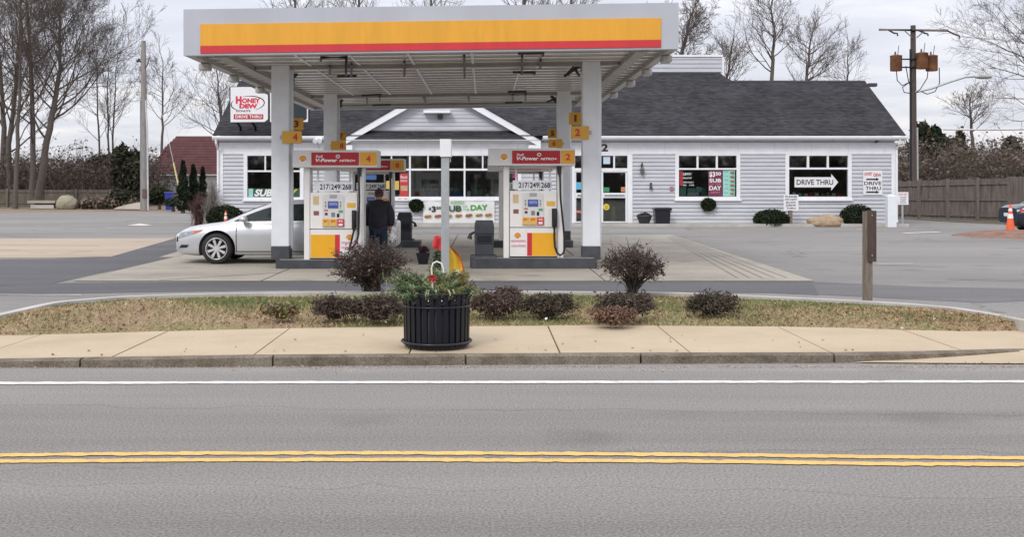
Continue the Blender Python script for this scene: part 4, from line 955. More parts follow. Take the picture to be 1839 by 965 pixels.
for k in range(7):
    px = 501.5 + 12 * k - (k == 6) * 1.0
    MB().tube([(BX(px - 4), by_, BZ(254.6 - 0.25 * k)), (BX(px - 2.6), by_ - 0.01, BZ(254.0 - 0.3 * k)), (BX(px + 2.6), by_ - 0.01, BZ(253.4 - 0.3 * k)), (BX(px + 4), by_, BZ(253.2 - 0.3 * k))], [0.02, 0.06, 0.055, 0.02], 8).build('sandwich_picture', mat('sandwich_%d' % (k % 3), [(0.42, 0.2, 0.05), (0.35, 0.12, 0.06), (0.36, 0.22, 0.05)][k % 3], 0.7, 0.5, 14), o)
# things along the shop walk
from math import sin, cos, pi
DKG = mat('dark_evergreen_leaf', (0.016, 0.024, 0.013), 0.9, 0.4, 4, col2=(0.026, 0.038, 0.018), spec=0.1)
DKG2 = mat('mid_evergreen_leaf', (0.026, 0.038, 0.018), 0.9, 0.4, 4, spec=0.1)
def shrub_round(px0, px1, py0, py1, Y, label, n=2600, mats=(DKG, DKG2), name='round_shrub', size=0.045, group=None, rs=None):
    rs = rs or np.random.default_rng(int(px0))
    x0, x1, zt, zb = wx(px0, Y), wx(px1, Y), wz(py0, Y), max(0.0, wz(py1, Y))
    o = E(name, label, 'shrub', ((x0 + x1) / 2, Y, zb), group)
    rx = (x1 - x0) / 2; rz = (zt - zb) * 0.62
    P = lump_points(int(n * 1.9), ((x0 + x1) / 2, Y, zb + (zt - zb) * 0.42), (rx * 1.02, rx * 0.85, rz), rs, 0.5, 6, 0.13, zmin=zb + 0.01)
    foliage('foliage', P, size, list(mats), o, aspect=1.9, matidx=rs.choice(len(mats), len(P)), rs=rs)['kind'] = 'stuff'
    st = MB()
    for k in range(5):
        a = k * 1.3; st.tube([((x0 + x1) / 2 + 0.05 * cos(a), Y + 0.05 * sin(a), zb), ((x0 + x1) / 2 + rx * 0.5 * cos(a), Y + rx * 0.4 * sin(a), zb + (zt - zb) * 0.6)], [0.02, 0.008], 5)
    st.build('stem', WOODDARK, o)
    return o
shrub_round(883, 924.8, 246.4, 268, 45.0, 'dark clipped shrub left of the wooden sign post')
shrub_round(984.6, 1024, 240.6, 268, 45.2, 'dark clipped shrub between the boulder and the white bollard', 3000)
shrub_round(242, 286, 241.6, 266, 44.6, 'dark clipped shrub at the left corner of the shop', 3000)
def boulder(px0, px1, py0, py1, Y, label, m, seed, name='boulder', depth=0.7, bumps=0.22):
    x0, x1, zt = wx(px0, Y), wx(px1, Y), wz(py0, Y); zb = 0.0
    bm = bmesh.new(); bmesh.ops.create_icosphere(bm, subdivisions=4, radius=1)
    for v in bm.verts:
        c = v.co.copy(); q = 1 + bumps * mnoise.noise(c * 1.4 + Vector((seed, 0, 0))) + 0.07 * mnoise.noise(c * 4 + Vector((seed, 2, 0)))
        v.co = Vector(((x0 + x1) / 2 + c.x * q * (x1 - x0) / 2, Y + c.y * q * (x1 - x0) / 2 * depth, max(zb - 0.05, zb + (zt - zb) * (0.36 + 0.64 * c.z * q))))
    mb = MB(); bm.verts.index_update(); mb.add([v.co for v in bm.verts], [[v.index for v in f.verts] for f in bm.faces], True); bm.free()
    return tag(mb.build(name, m), label, 'boulder')
boulder(946.6, 989.4, 252.4, 268, 44.9, 'long pale tan boulder lying between the two clipped shrubs', ground_mat('tan_rock', [(0.30, 0.215, 0.14), (0.44, 0.335, 0.235)], big=2.2, fine=22, bump=0.7, speck=0.25), 3.3)
def wreath(pxc, pyc, rp, label):
    c = (BX(pxc), BY - 0.16, BZ(pyc)); o = E('wreath', label, 'wreath', c); rs = np.random.default_rng(int(pxc)); r = rp * BY / F
    P = []
    for k in range(1500):
        t = rs.uniform(0, 2 * pi); q = rs.uniform(0.12, 1.0) * r; P.append((c[0] + q * cos(t), c[1] + rs.normal(0, 0.04), c[2] + q * sin(t) * 0.86))
    foliage('greenery', P, 0.05, [DKG, DKG2], o, aspect=2.2, matidx=rs.choice(2, len(P)), rs=rs)['kind'] = 'stuff'
    MB().tube([(c[0] + r * 0.6 * cos(t), c[1] + 0.05, c[2] + r * 0.52 * sin(t)) for t in np.linspace(0, 2 * pi, 25)], 0.03, 6).build('ring', WOODDARK, o)
wreath(829.3, 240.2, 8.8, 'dark green wreath hanging under the window with the plum poster')
wreath(488, 241.2, 8.6, 'dark green wreath hanging left of the white banner')
Yp = 45.2
o = E('trash_can', 'black wheeled rubbish bin with lid against the siding', 'bin', (wx(776, Yp), Yp, 0.118))
def tapered(mb, x0, x1, y0, y1, z0, z1, tx, ty=None):
    ty = tx if ty is None else ty
    return mb.add([(x0 + tx, y0 + ty, z0), (x1 - tx, y0 + ty, z0), (x1 - tx, y1 - ty, z0), (x0 + tx, y1 - ty, z0), (x0, y0, z1), (x1, y0, z1), (x1, y1, z1), (x0, y1, z1)], [(0, 3, 2, 1), (4, 5, 6, 7), (0, 1, 5, 4), (1, 2, 6, 5), (2, 3, 7, 6), (3, 0, 4, 7)])
tapered(MB(), wx(766.4, Yp), wx(784.6, Yp), Yp - 0.3, Yp + 0.3, 0.12, wz(247.4, Yp), 0.03).build('body', BLACKP, o)
MB().bbox(wx(765.4, Yp), wx(786.2, Yp), Yp - 0.34, Yp + 0.33, wz(247.2, Yp), wz(243.6, Yp), 0.04).build('lid', BLACKP, o)
MB().tube([(wx(786, Yp), Yp - 0.2, wz(248.6, Yp)), (wx(786.8, Yp), Yp + 0.2, wz(248.6, Yp))], 0.025, 6).build('handle', BLACKP, o)
o = E('flower_pot', 'dark tapered flower pot with dead plant left of the rubbish bin', 'pot', (wx(755, Yp), Yp, 0.118))
MB().lathe((wx(755, Yp), Yp, 0.12), [(0.2, 0), (0.31, 0.28), (0.33, 0.29), (0.33, 0.33), (0.28, 0.33), (0.27, 0.3)], 18).build('pot', DARKGREY, o)
P = lump_points(260, (wx(755, Yp), Yp, 0.46), (0.27, 0.2, 0.1), rng, 0.3); foliage('plant', P, 0.05, mat('dead_brown_leaf', (0.06, 0.045, 0.035), 0.8, 0.4, 5), o)['kind'] = 'stuff'
# ------------------------------------------------------------------ fuel canopy
CX0, CX1, CY0, CY1 = -5.39, 3.47, 19.85, 34.4
TILT = 0.0135
def tz(x): return TILT * (x + 0.96)
canopy = E('fuel_canopy', 'big white fuel station canopy with yellow and red band on four columns', 'canopy', (-0.96, 27, 0))
class TMB(MB):
    def build(s, *a, **k):
        s.v = [(p[0], p[1], p[2] + tz(p[0])) for p in s.v]; return super().build(*a, **k)
FT, FB, SZ = 4.905, 4.075, 4.16
CANW = mat('canopy_white', (0.445, 0.465, 0.51), 0.35, 0.07, 0.9, stretch=(1, 1, 0.35))
T_ = 0.16
TMB().box(CX0, CX1, CY0, CY0 + T_, FB, FT).build('front_fascia', CANW, canopy)
TMB().box(CX0, CX1, CY1 - T_, CY1, FB, FT).build('rear_fascia', CANW, canopy)
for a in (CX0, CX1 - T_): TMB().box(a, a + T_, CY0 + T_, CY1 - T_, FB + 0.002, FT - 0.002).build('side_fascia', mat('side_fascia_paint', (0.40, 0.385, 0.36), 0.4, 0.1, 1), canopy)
sc_ = (CY0) / F
def cz(py): return H + (Y0 - py) * sc_
ya, yb_, yc = cz(24.9), cz(50.6), cz(59.1)
bxl, bxr = wx(235, CY0), wx(774.5, CY0)
TMB().box(bxl, bxr, CY0 - 0.02, CY0 - 0.001, yb_ + 0.002, ya).build('yellow_band', YELLOW, canopy)
TMB().box(bxl, bxr, CY0 - 0.02, CY0 - 0.001, yc, yb_).build('red_band', RED, canopy)
DECK = mat('soffit_panel_paint', (0.82, 0.79, 0.74), 0.22, 0.16, 0.7, stretch=(1.5, 0.6, 1))
sp = TMB(); y = CY0 + T_ + 0.02; k = 0
while y < CY1 - T_ - 0.05:
    q = min(y + 0.30, CY1 - T_)
    zz_ = SZ + (0.0 if k % 2 else 0.012)
    sp.add([(CX0 + T_, y + 0.05, zz_), (CX1 - T_, y + 0.05, zz_), (CX1 - T_, q - 0.05, zz_), (CX0 + T_, q - 0.05, zz_), (CX0 + T_, y, zz_ + 0.075), (CX1 - T_, y, zz_ + 0.075), (CX1 - T_, q, zz_ + 0.075), (CX0 + T_, q, zz_ + 0.075)],
           [(0, 1, 2, 3), (0, 4, 5, 1), (3, 2, 6, 7)])
    y = q; k += 1
jt = TMB(); y = CY0 + T_ + 0.02
while y < CY1 - T_ - 0.05:
    jt.box(CX0 + T_ + 0.01, CX1 - T_ - 0.01, y - 0.02, y + 0.02, SZ - 0.004, SZ + 0.03); y = min(y + 0.30, CY1 - T_)
jto = jt.build('panel_joint', mat('joint_shadow_grey', (0.42, 0.40, 0.37), 0.5), canopy); jto['kind'] = 'stuff'  # dark strips paint in the shade of recessed gaps between the panels
spo = sp.build('soffit_panel', DECK, canopy, fixn=False); spo['kind'] = 'stuff'
TMB().box(CX0 + T_, CX1 - T_, CY0 + T_, CY1 - T_, SZ + 0.092, FT - 0.1).build('deck', mat('deck_grey', (0.3, 0.29, 0.275), 0.6), canopy)
BEAM = mat('beam_taupe', (0.33, 0.30, 0.27), 0.45, 0.15, 2)
for a in (CX0 + 0.5, CX1 - 0.72): TMB().box(a, a + 0.22, CY0 + 0.2, CY1 - 0.2, SZ - 0.10, SZ + 0.008).build('gutter_channel', BEAM, canopy)
for a in (22.55, 29.95, CY1 - 1.1): TMB().box(CX0 + 0.73, CX1 - 0.73, a, a + 0.2, SZ - 0.07, SZ + 0.009).build('cross_beam', BEAM, canopy)
# narrow bright strips between deck sheets, running front to back
st = TMB()
for px in (353, 413, 480, 552, 612): 
    x = wx(px, 21.5); st.box(x, x + 0.05, CY0 + T_, 29.9, SZ - 0.012, SZ - 0.002)
st.build('deck_seam', WHITE, canopy)
# conduits and hangers under the soffit
PIPE = mat('dark_conduit', (0.045, 0.035, 0.03), 0.5)
zs = SZ - 0.06
def sp_pt(px, py, zq=zs): 
    Y = F * (zq - H) / (Y0 - py); return (wx(px, Y), Y, zq)
def conduit(pts, r=0.028): return TMB().tube([sp_pt(*p) for p in pts], r, 6).build('conduit', PIPE, canopy)
conduit([(376, 69.5), (376.5, 66), (406, 66), (405.5, 87)]); conduit([(395, 88), (418, 88)]); conduit([(412, 74), (411.5, 88)]); conduit([(386.5, 76), (386.5, 85)])
conduit([(607, 64), (637, 64), (636, 67)]); conduit([(612, 67), (611.5, 88)]); conduit([(633.5, 72), (633.2, 82)]); conduit([(601, 86), (627, 86.6), (626, 89)]); conduit([(544, 66), (544.3, 92)])
conduit([(424, 111), (447, 110)]); conduit([(430, 113), (430, 121)]); conduit([(445, 112), (445, 117)]); conduit([(437, 122.5), (458, 122)]); conduit([(474, 72), (474, 88)])
conduit([(595, 109), (617, 109)]); conduit([(601, 112), (601, 119)]); conduit([(616, 112), (616, 119)]); conduit([(592, 121.5), (612, 121.5)]); conduit([(496, 113), (499, 120)]); conduit([(549, 113), (549.5, 119)]); conduit([(498, 113), (498, 117)])
# fire suppression heads beside the columns
rs = np.random.default_rng(5)
for px, py in ((345, 88), (676, 80), (399, 118), (650, 116)):
    c = sp_pt(px, py, SZ - 0.05); h_ = TMB()
    for k in range(7):
        a = (c[0] + rs.normal(0, 0.10), c[1] + rs.normal(0, 0.1), SZ - 0.01); b_ = (c[0] + rs.normal(0, 0.13), c[1] + rs.normal(0, 0.1), SZ - 0.12 - 0.16 * rs.random())
        h_.tube([a, b_], [0.035, 0.025], 6)
    h_.build('spray_head', PIPE, canopy)
# small lights along both lower side edges
for x, ys in ((CX1 - 0.05, (20.9, 23.4, 26.0, 29.4, 33.4)), (CX0 + 0.05, (21.2, 23.6, 26.4, 30))):
    for y in ys: TMB().bbox(x - 0.09, x + 0.09, y - 0.16, y + 0.16, FB - 0.13, FB - 0.004, 0.015).build('edge_light', mat('edge_light_taupe', (0.45, 0.43, 0.41), 0.4), canopy)
# columns
cols_ = [(-4.14, 22.62), (2.16, 22.62), (-4.155, 30.02), (2.13, 30.02)]
for (x, y) in cols_:
    gz_ = 0.20
    cw = 0.178
    cm = MB(); cm.bbox(x - cw, x + cw, y - cw, y + cw, 0.452, SZ + 0.03 + tz(x), 0.012)
    cm.box(x + cw + 0.002, x + cw + 0.045, y + 0.02, y + 0.12, 0.4, SZ + tz(x))       # downpipe on the side
    cm.build('column', WHITE, canopy)
    MB().bbox(x - cw - 0.006, x + cw + 0.006, y - cw - 0.006, y + cw + 0.006, 0.18, 0.45, 0.012).build('column_base', STEELDARK, canopy)
# ------------------------------------------------------------------ pump islands
ISL = mat('painted_island_steel', (0.052, 0.057, 0.066), 0.6, 0.35, 3, bump=0.15)
ISTOP = mat('island_concrete', (0.26, 0.25, 0.235), 0.85, 0.2, 4, bump=0.2)
def island(name_label, x0, x1, y0, y1, z=0.195):
    o = E('pump_island', name_label, 'pump island', ((x0 + x1) / 2, (y0 + y1) / 2, 0), 'pump islands')
    bm = MB(); r = 0.10; P = []
    for cx_, cy_, a0 in ((x1 - r, y0 + r, -90), (x1 - r, y1 - r, 0), (x0 + r, y1 - r, 90), (x0 + r, y0 + r, 180)):
        for k in range(6): P.append((cx_ + r * cos(R(a0 + 18 * k)), cy_ + r * sin(R(a0 + 18 * k))))
    bm.slab(P, 0.0, z); bm.build('steel_edge', ISL, o)
    P2 = [(x + (0.06 if x < (x0 + x1) / 2 else -0.06), y + (0.06 if y < (y0 + y1) / 2 else -0.06)) for x, y in P]
    MB().slab(P2, z - 0.05, z + 0.004).build('island_top', ISTOP, o)
    return o
Ys = 22.12
island('front left dark edged island under pump 4', wx(322, Ys), wx(432, Ys), Ys, 23.12, 0.19)
island('front right dark edged island under pump 2 and the service bin', wx(552, Ys), wx(700.5, Ys), Ys, 23.12, 0.225)
island('rear left dark edged island under pump 8', wx(370, 29.6), wx(492, 29.6), 29.55, 30.5, 0.19)
island('rear right dark edged island under pump 6', wx(572, 29.6), wx(672, 29.6), 29.55, 30.5, 0.2)
# ------------------------------------------------------------------ pumps
PUMPW = mat('pump_white', (0.80, 0.79, 0.77), 0.4, 0.05, 3)
PUMPG = mat('pump_header_grey', (0.68, 0.675, 0.66), 0.4, 0.05, 3)
SCREEN = mat('blue_screen', (0.07, 0.11, 0.34), 0.25, 0.1, 8)
BUTY = mat('yellow_button', (0.76, 0.44, 0.06), 0.45, 0.05, 8)
PEACH = mat('peach_sticker', (0.62, 0.47, 0.25), 0.5, 0.05, 8)
PINK = mat('pink_sticker', (0.74, 0.55, 0.62), 0.5, 0.15, 30)
EMY = mat('emblem_yellow', (0.80, 0.44, 0.03), 0.4, 0.03, 4); EMR = mat('emblem_red', (0.62, 0.08, 0.02), 0.4, 0.03, 4)
def emblem(o, x, y, z, r):
    """scallop shell, yellow with red edge and ribs"""
    def outline(s):
        P = [(-0.42 * s, -0.80 * s), (0.42 * s, -0.80 * s), (0.50 * s, -0.50 * s)]
        for k in range(29):
            a = R(-18 + 216 * k / 28); q = s * (0.96 + 0.05 * abs(math.sin(a * 3.5)))
            P.append((q * cos(a), q * sin(a) * 0.92))
        P.append((-0.50 * s, -0.50 * s)); return P
    e0 = MB().prism([(x + a * r, z + b * r) for a, b in outline(1.0)], y - 0.006, y).build('emblem', EMR, o)
    MB().prism([(x + a * r, z + b * r) for a, b in outline(0.80)], y - 0.010, y - 0.0065).build('shell_face', EMY, e0)
    rb = MB()
    for k in range(5):
        a = R(34 + 28 * k); w_ = 0.035 * r
        c0 = (x, z - 0.62 * r); c1 = (x + 0.70 * r * cos(a), z + 0.66 * r * sin(a)); d = Vector((c1[0] - c0[0], c1[1] - c0[1])).normalized(); nx_2 = (-d.y * w_, d.x * w_)
        rb.add([(c0[0] - nx_2[0] * .5, y - 0.012, c0[1] - nx_2[1] * .5), (c0[0] + nx_2[0] * .5, y - 0.012, c0[1] + nx_2[1] * .5), (c1[0] + nx_2[0], y - 0.012, c1[1] + nx_2[1]), (c1[0] - nx_2[0], y - 0.012, c1[1] - nx_2[1])], [(0, 1, 2, 3)])
    rb.build('rib', EMR, e0)
PS = 58.3
def pump(cx, yf, zb, num, label, mirror, hx0, hx1):
    """cx: centre of the cabinet, yf: its front, zb: top of the island; measures u (right) and v (up) come in photo pixels of pump 2"""
    o = E('fuel_pump', label, 'fuel pump', (cx, yf + 0.28, zb), 'fuel pumps')
    U = lambda u: cx + u / PS
    V = lambda v: zb + v / PS
    def bx(u0, u1, v0, v1, d0, d1, name, m, par=o, bev=0.0):
        mb = MB()
        if bev: mb.bbox(U(u0), U(u1), yf + d0, yf + d1, V(v0), V(v1), bev)
        else: mb.box(U(u0), U(u1), yf + d0, yf + d1, V(v0), V(v1))
        return mb.build(name, m, par)
    bx(-27.5, 27.5, 1.5, 35, 0, 0.55, 'lower_cabinet', PUMPW, bev=0.008)
    bx(-27.5, 27.5, 35.8, 78.5, 0.0, 0.55, 'upper_cabinet', PUMPW, bev=0.012)
    bx(-27.3, 27.3, 0, 1.5, 0.02, 0.53, 'plinth', BLACKP)
    bx(-27, 27, 35, 35.8, 0.012, 0.54, 'seam', BLACKP)
    s = -1 if mirror else 1
    def mx_(u0, u1): return (u0, u1) if not mirror else (-u1, -u0)
    a, b_ = mx_(-1.5, 26.8); bx(a, b_, 2.4, 29.2, -0.006, -0.0005, 'yellow_panel', mat('pump_yellow', (0.84, 0.42, 0.02), 0.4, 0.04, 3))
    a, b_ = mx_(-7.2, -1.7); bx(a, b_, 2.4, 29.2, -0.006, -0.0005, 'red_panel', RED)
    emblem(o, U(-18.5 * s), yf, V(26), 3.6 / PS)
    for k, v in enumerate((18.3, 12.6)):
        a, b_ = mx_(-26.5, -8.8); st_ = bx(a, b_, v, v + 3.0, -0.005, -0.0005, 'sticker', [PINK, PINK][k])
        text(MB(), 'CAUTION' if k else 'NO SMOKING', U(a + 1), U(b_ - 1), V(v + 0.8), V(v + 2.2), yf - 0.007).build('lettering', LETRED, st_)
    # posts, with the hose hanging along the right one
    bx(-35, -28.2, -2.2, 108, 0.02, 0.42, 'post', PUMPW, bev=0.015); bx(28.2, 35.2, -2.2, 108, 0.02, 0.42, 'post', PUMPW, bev=0.015)
    # header
    hd = bx(hx0, hx1, 108, 128.3, -0.12, 0.62, 'header', PUMPG, bev=0.012)
    rx0, rx1 = (-25, 31)
    if mirror: rx0, rx1 = -25, 30.4
    bx(rx0, rx1, 110.6, 125.6, -0.132, -0.1205, 'red_panel', DEEPRED, hd)
    bx(rx1 + 1.3, hx1 - 0.8, 110.6, 125.8, -0.132, -0.1205, 'number_panel', YELLOW, hd)
    w_ = rx1 - rx0; yt = yf - 0.135
    text(MB(), 'Shell', U(rx0 + .09 * w_), U(rx0 + .24 * w_), V(119.4), V(122.4), yt, bold=0.02, shear=0.15).build('lettering', LETWHITE, hd)
    text(MB(), 'V-Power', U(rx0 + .09 * w_), U(rx0 + .55 * w_), V(114.4), V(118.6), yt, bold=0.035, shear=0.2).build('lettering', LETWHITE, hd)
    text(MB(), 'NITRO+', U(rx0 + .59 * w_), U(rx0 + .93 * w_), V(114.6), V(117.4), yt, bold=0.04, shear=0.2).build('lettering', LETWHITE, hd)
    c = (U(rx0 + .56 * w_), V(120.9)); rr = 2.0 / PS
    MB().tube([(c[0] + rr * cos(t), yt, c[1] + rr * 0.8 * sin(t)) for t in np.linspace(0, 2 * pi, 17)], 0.011, 5).build('ring_mark', LETWHITE, hd)
    cn = (rx1 + 1.3 + hx1 - 0.8) / 2
    text(MB(), str(num), U(cn - 2.9), U(cn + 2.9), V(114.4), V(122), yt, bold=0.03).build('number', LETRED, hd)
    ex = (hx0 + rx0) / 2 + (4.5 if not mirror else 1)
    p0 = MB(); p0.prism([(U(ex) + 5.0 / PS * cos(t), V(118) + 5.0 / PS * sin(t)) for t in np.linspace(0, 2 * pi, 21)[:-1]], yf - 0.124, yf - 0.1205); p0.build('emblem_plate', LETWHITE, hd)
    emblem(hd, U(ex), yf - 0.125, V(118.2), 4.1 / PS)
    # price board between the posts
    pb = bx(-24, 22, 80.5, 91, 0.10, 0.16, 'price_board', mat('price_white', (0.8, 0.81, 0.83), 0.4, 0.03, 3))
    for k, q in enumerate(('217', '249', '268')):
        text(MB(), q, U(-17 + 13.2 * k), U(-6.4 + 13.2 * k), V(82), V(88.6), yf + 0.096, bold=0.02).build('lettering', LETBLACK, pb)
        MB().box(U(-5.6 + 13.2 * k), U(-5.2 + 13.2 * k), yf + 0.094, yf + 0.0995, V(82), V(89)).build('divider', LETBLACK, pb)
    MB().box(U(-28), U(28), yf + 0.15, yf + 0.4, V(104.5), V(108)).build('header_beam', PUMPG, o)
    for u in (-20, 20): MB().box(U(u - 1), U(u + 1), yf + 0.163, yf + 0.22, V(78), V(104.5)).build('price_bracket', PUMPW, o)
    # controls
    rc = MB(); pts_ = []
    for k in range(13): pts_.append((U(-1 + 13 * cos(pi * k / 12)), V(74.5 + 3.2 * sin(pi * k / 12))))
    rc.prism(pts_[::-1][::-1] if False else [(U(12), V(38)), ] + [(U(12), V(74.5))] + [(U(-0.5 + 12.5 * cos(pi * k / 12)), V(74.5 + 2.6 * sin(pi * k / 12))) for k in range(13)] + [(U(-13), V(74.5)), (U(-13), V(38))], yf - 0.02, yf - 0.0005)
    cp = rc.build('control_panel', mat('pump_control_grey', (0.68, 0.68, 0.67), 0.4, 0.04, 4), o)
    D0, D1_ = -0.026, -0.0205
    bx(-4.5, 4, 72, 76, D0, D1_, 'speaker_grille', mat('grille_grey', (0.36, 0.37, 0.38), 0.6), cp)
    bx(-6.5, 5.6, 60.2, 68.4, D0 - 0.004, D1_, 'screen', SCREEN, cp)
    bx(-5.4, 4.6, 63.6, 67, D0 - 0.006, D0 - 0.0045, 'screen_text', mat('screen_light', (0.22, 0.28, 0.55), 0.3, 0.5, 60), cp)
    for k in range(4):
        for u in (-10, 7.5): bx(u, u + 1.5, 60.3 + 2.1 * k, 61.5 + 2.1 * k, D0, D1_, 'key', LETBLACK if k % 2 else GALV, cp)
    bx(-11, -6.5, 57, 58.4, D0, D1_, 'red_mark', RED, cp); bx(-10, -7, 52, 55, D0, D1_, 'card_reader', DARKGREY, cp)
    bx(-2.6, 1.8, 50, 55.2, D0, D1_, 'keypad', mat('keypad_grey', (0.22, 0.22, 0.25), 0.5, 0.5, 60), cp); bx(4, 6.8, 49.6, 54, D0, D1_, 'receipt_slot', BLACKP, cp)
    bx(6, 11, 55, 58, D0, D1_, 'green_mark', mat('green_mark', (0.1, 0.38, 0.2), 0.5), cp)
    for k in range(3):
        u = -13 + 8.7 * k; b0 = bx(u, u + 7.9, 38.6, 47.8, -0.034, -0.0205, 'grade_button', [BUTY, BUTY, RED][k], cp, bev=0.006)
        text(MB(), ('87', '89', '93')[k], U(u + 1.6), U(u + 6.3), V(43.6), V(46.4), yf - 0.036, bold=0.02).build('lettering', [LETRED, LETRED, LETWHITE][k], b0)
        bx(u + 1.6, u + 6.3, 39.6, 42.2, -0.038, -0.0345, 'push_pad', [PEACH, PEACH, LETWHITE][k], b0)
    bx(-24, -17.4, 64.5, 74.5, -0.006, -0.0005, 'sticker', PEACH); bx(15.5, 25.5, 61, 66.5, -0.006, -0.0005, 'yellow_sticker', BUTY)
    bx(-23.5, -17.2, 52, 57, -0.006, -0.0005, 'badge', mat('maroon_badge', (0.25, 0.1, 0.1), 0.5, 0.5, 40))
    # nozzle in its boot, hose
    nz = bx(21.6, 27.2, 36.5, 58, -0.07, -0.0005, 'nozzle_boot', BLACKP, bev=0.012)
    MB().tube([(U(24.4), yf - 0.10, V(56)), (U(24.6), yf - 0.12, V(46)), (U(24), yf - 0.10, V(38)), (U(24.3), yf - 0.09, V(34))], [0.035, 0.04, 0.03, 0.025], 8).build('nozzle', BLACK, nz)
    if not mirror: hp = [(30.5, 104), (31, 92), (31.5, 70), (33.5, 50), (35.4, 30), (36.5, 14), (35, 6), (31, 3.2), (27.5, 6), (25, 13), (24.2, 24), (24.3, 34)]
    else: hp = [(30, 104), (30.4, 92), (30.8, 70), (30.4, 50), (29.8, 30), (27.5, 20), (22, 14), (19, 9), (20, 16), (22, 24), (24.3, 34)]
    MB().tube([(U(a), yf - 0.10 + 0.05 * (v > 95), V(v)) for a, v in hp], 0.021, 7).build('hose', BLACK, o)
    MB().tube([(U(30.3), yf + 0.0, V(107)), (U(30.4), yf - 0.03, V(98))], [0.05, 0.038], 10).build('hose_swivel', BLACKP, o)
    return o
yp = 22.32
pump(wx(625, yp), yp, 0.229, 2, 'white fuel pump numbered 2 on the front right island', False, -53, 48.6)
pump(wx(391, yp), yp, 0.194, 4, 'white fuel pump numbered 4 beside the silver car', True, -47, 52)
ypr = 29.75
pump(wx(435, ypr), ypr, 0.194, 8, 'white fuel pump numbered 8 beyond the person', True, -47, 52)
pump(wx(611, ypr), ypr, 0.204, 6, 'white fuel pump numbered 6 hidden behind pump 2', False, -53, 48.6)
# ------------------------------------------------------------------ number boxes on the columns
SIGNY = mat('number_sign_yellow', (0.70, 0.38, 0.045), 0.45, 0.05, 4)
NLAB = {4: 'wider amber number box with a 4, lower one on the front left column', 3: 'narrow amber number box with a 3, upper one on the front left column', 2: 'wider amber number box with a 2, lower one on the front right column', 1: 'narrow amber number box with a 1, upper one on the front right column',
        8: 'lower amber number box with an 8 on the rear left column', 7: 'upper amber number box with a 7 on the rear left column', 6: 'lower amber number box with a 6 on the rear right column', 5: 'upper amber number box with a 5 on the rear right column'}
for (num, px0, px1, py0, py1, Y, back, tx) in ((4, 331, 353.8, 154, 168.4, 22.42, 22.44, 0.68), (3, 339.8, 355.6, 138.8, 152.8, 23.05, 23.07, 0.5), (2, 669, 690.2, 148.4, 163.3, 22.42, 22.44, 0.36), (1, 666.6, 681.6, 132, 146.4, 23.05, 23.07, 0.5),
        (8, 388, 405.6, 166, 176.6, 29.82, 29.84, 0.72), (7, 395, 405.6, 155.2, 165.8, 30.4, 30.42, 0.5), (6, 642.6, 659, 163.4, 173.6, 29.82, 29.84, 0.4), (5, 642, 653, 151.4, 162.4, 30.4, 30.42, 0.5)):
    side = 'left' if num in (3, 4, 7, 8) else 'right'
    o = E('number_sign', NLAB[num], 'number sign', (wx((px0 + px1) / 2, Y), Y, wz(py1, Y)), 'pump number boxes')
    x0, x1, z0, z1 = wx(px0, Y), wx(px1, Y), wz(py1, Y), wz(py0, Y)
    MB().bbox(x0, x1, Y - 0.05, Y + 0.02, z0, z1, 0.008).build('box', SIGNY, o)
    hh = (z1 - z0); cxn = x0 + (x1 - x0) * tx
    hw_ = hh * (0.2 if num != 1 else 0.10)
    text(MB(), str(num), cxn - hw_, cxn + hw_, z0 + hh * 0.22, z1 - hh * 0.2, Y - 0.054, bold=0.02 if num == 1 else 0.035).build('number', LETRED if num % 2 == 0 else mat('dark_red_lettering', (0.22, 0.02, 0.015), 0.5), o)
    ccx = {3: -4.14, 4: -4.14, 1: 2.16, 2: 2.16, 7: -4.155, 8: -4.155, 5: 2.13, 6: 2.13}[num]
    yc_ = 22.62 if num < 5 else 30.02
    if abs((x0 + x1) / 2 - ccx) > 0.1 : MB().box(min(ccx, (x0 + x1) / 2), max(ccx, (x0 + x1) / 2), Y + 0.0, Y + 0.045, (z0 + z1) / 2 - 0.04, (z0 + z1) / 2 + 0.04).build('bracket', GALV, o)
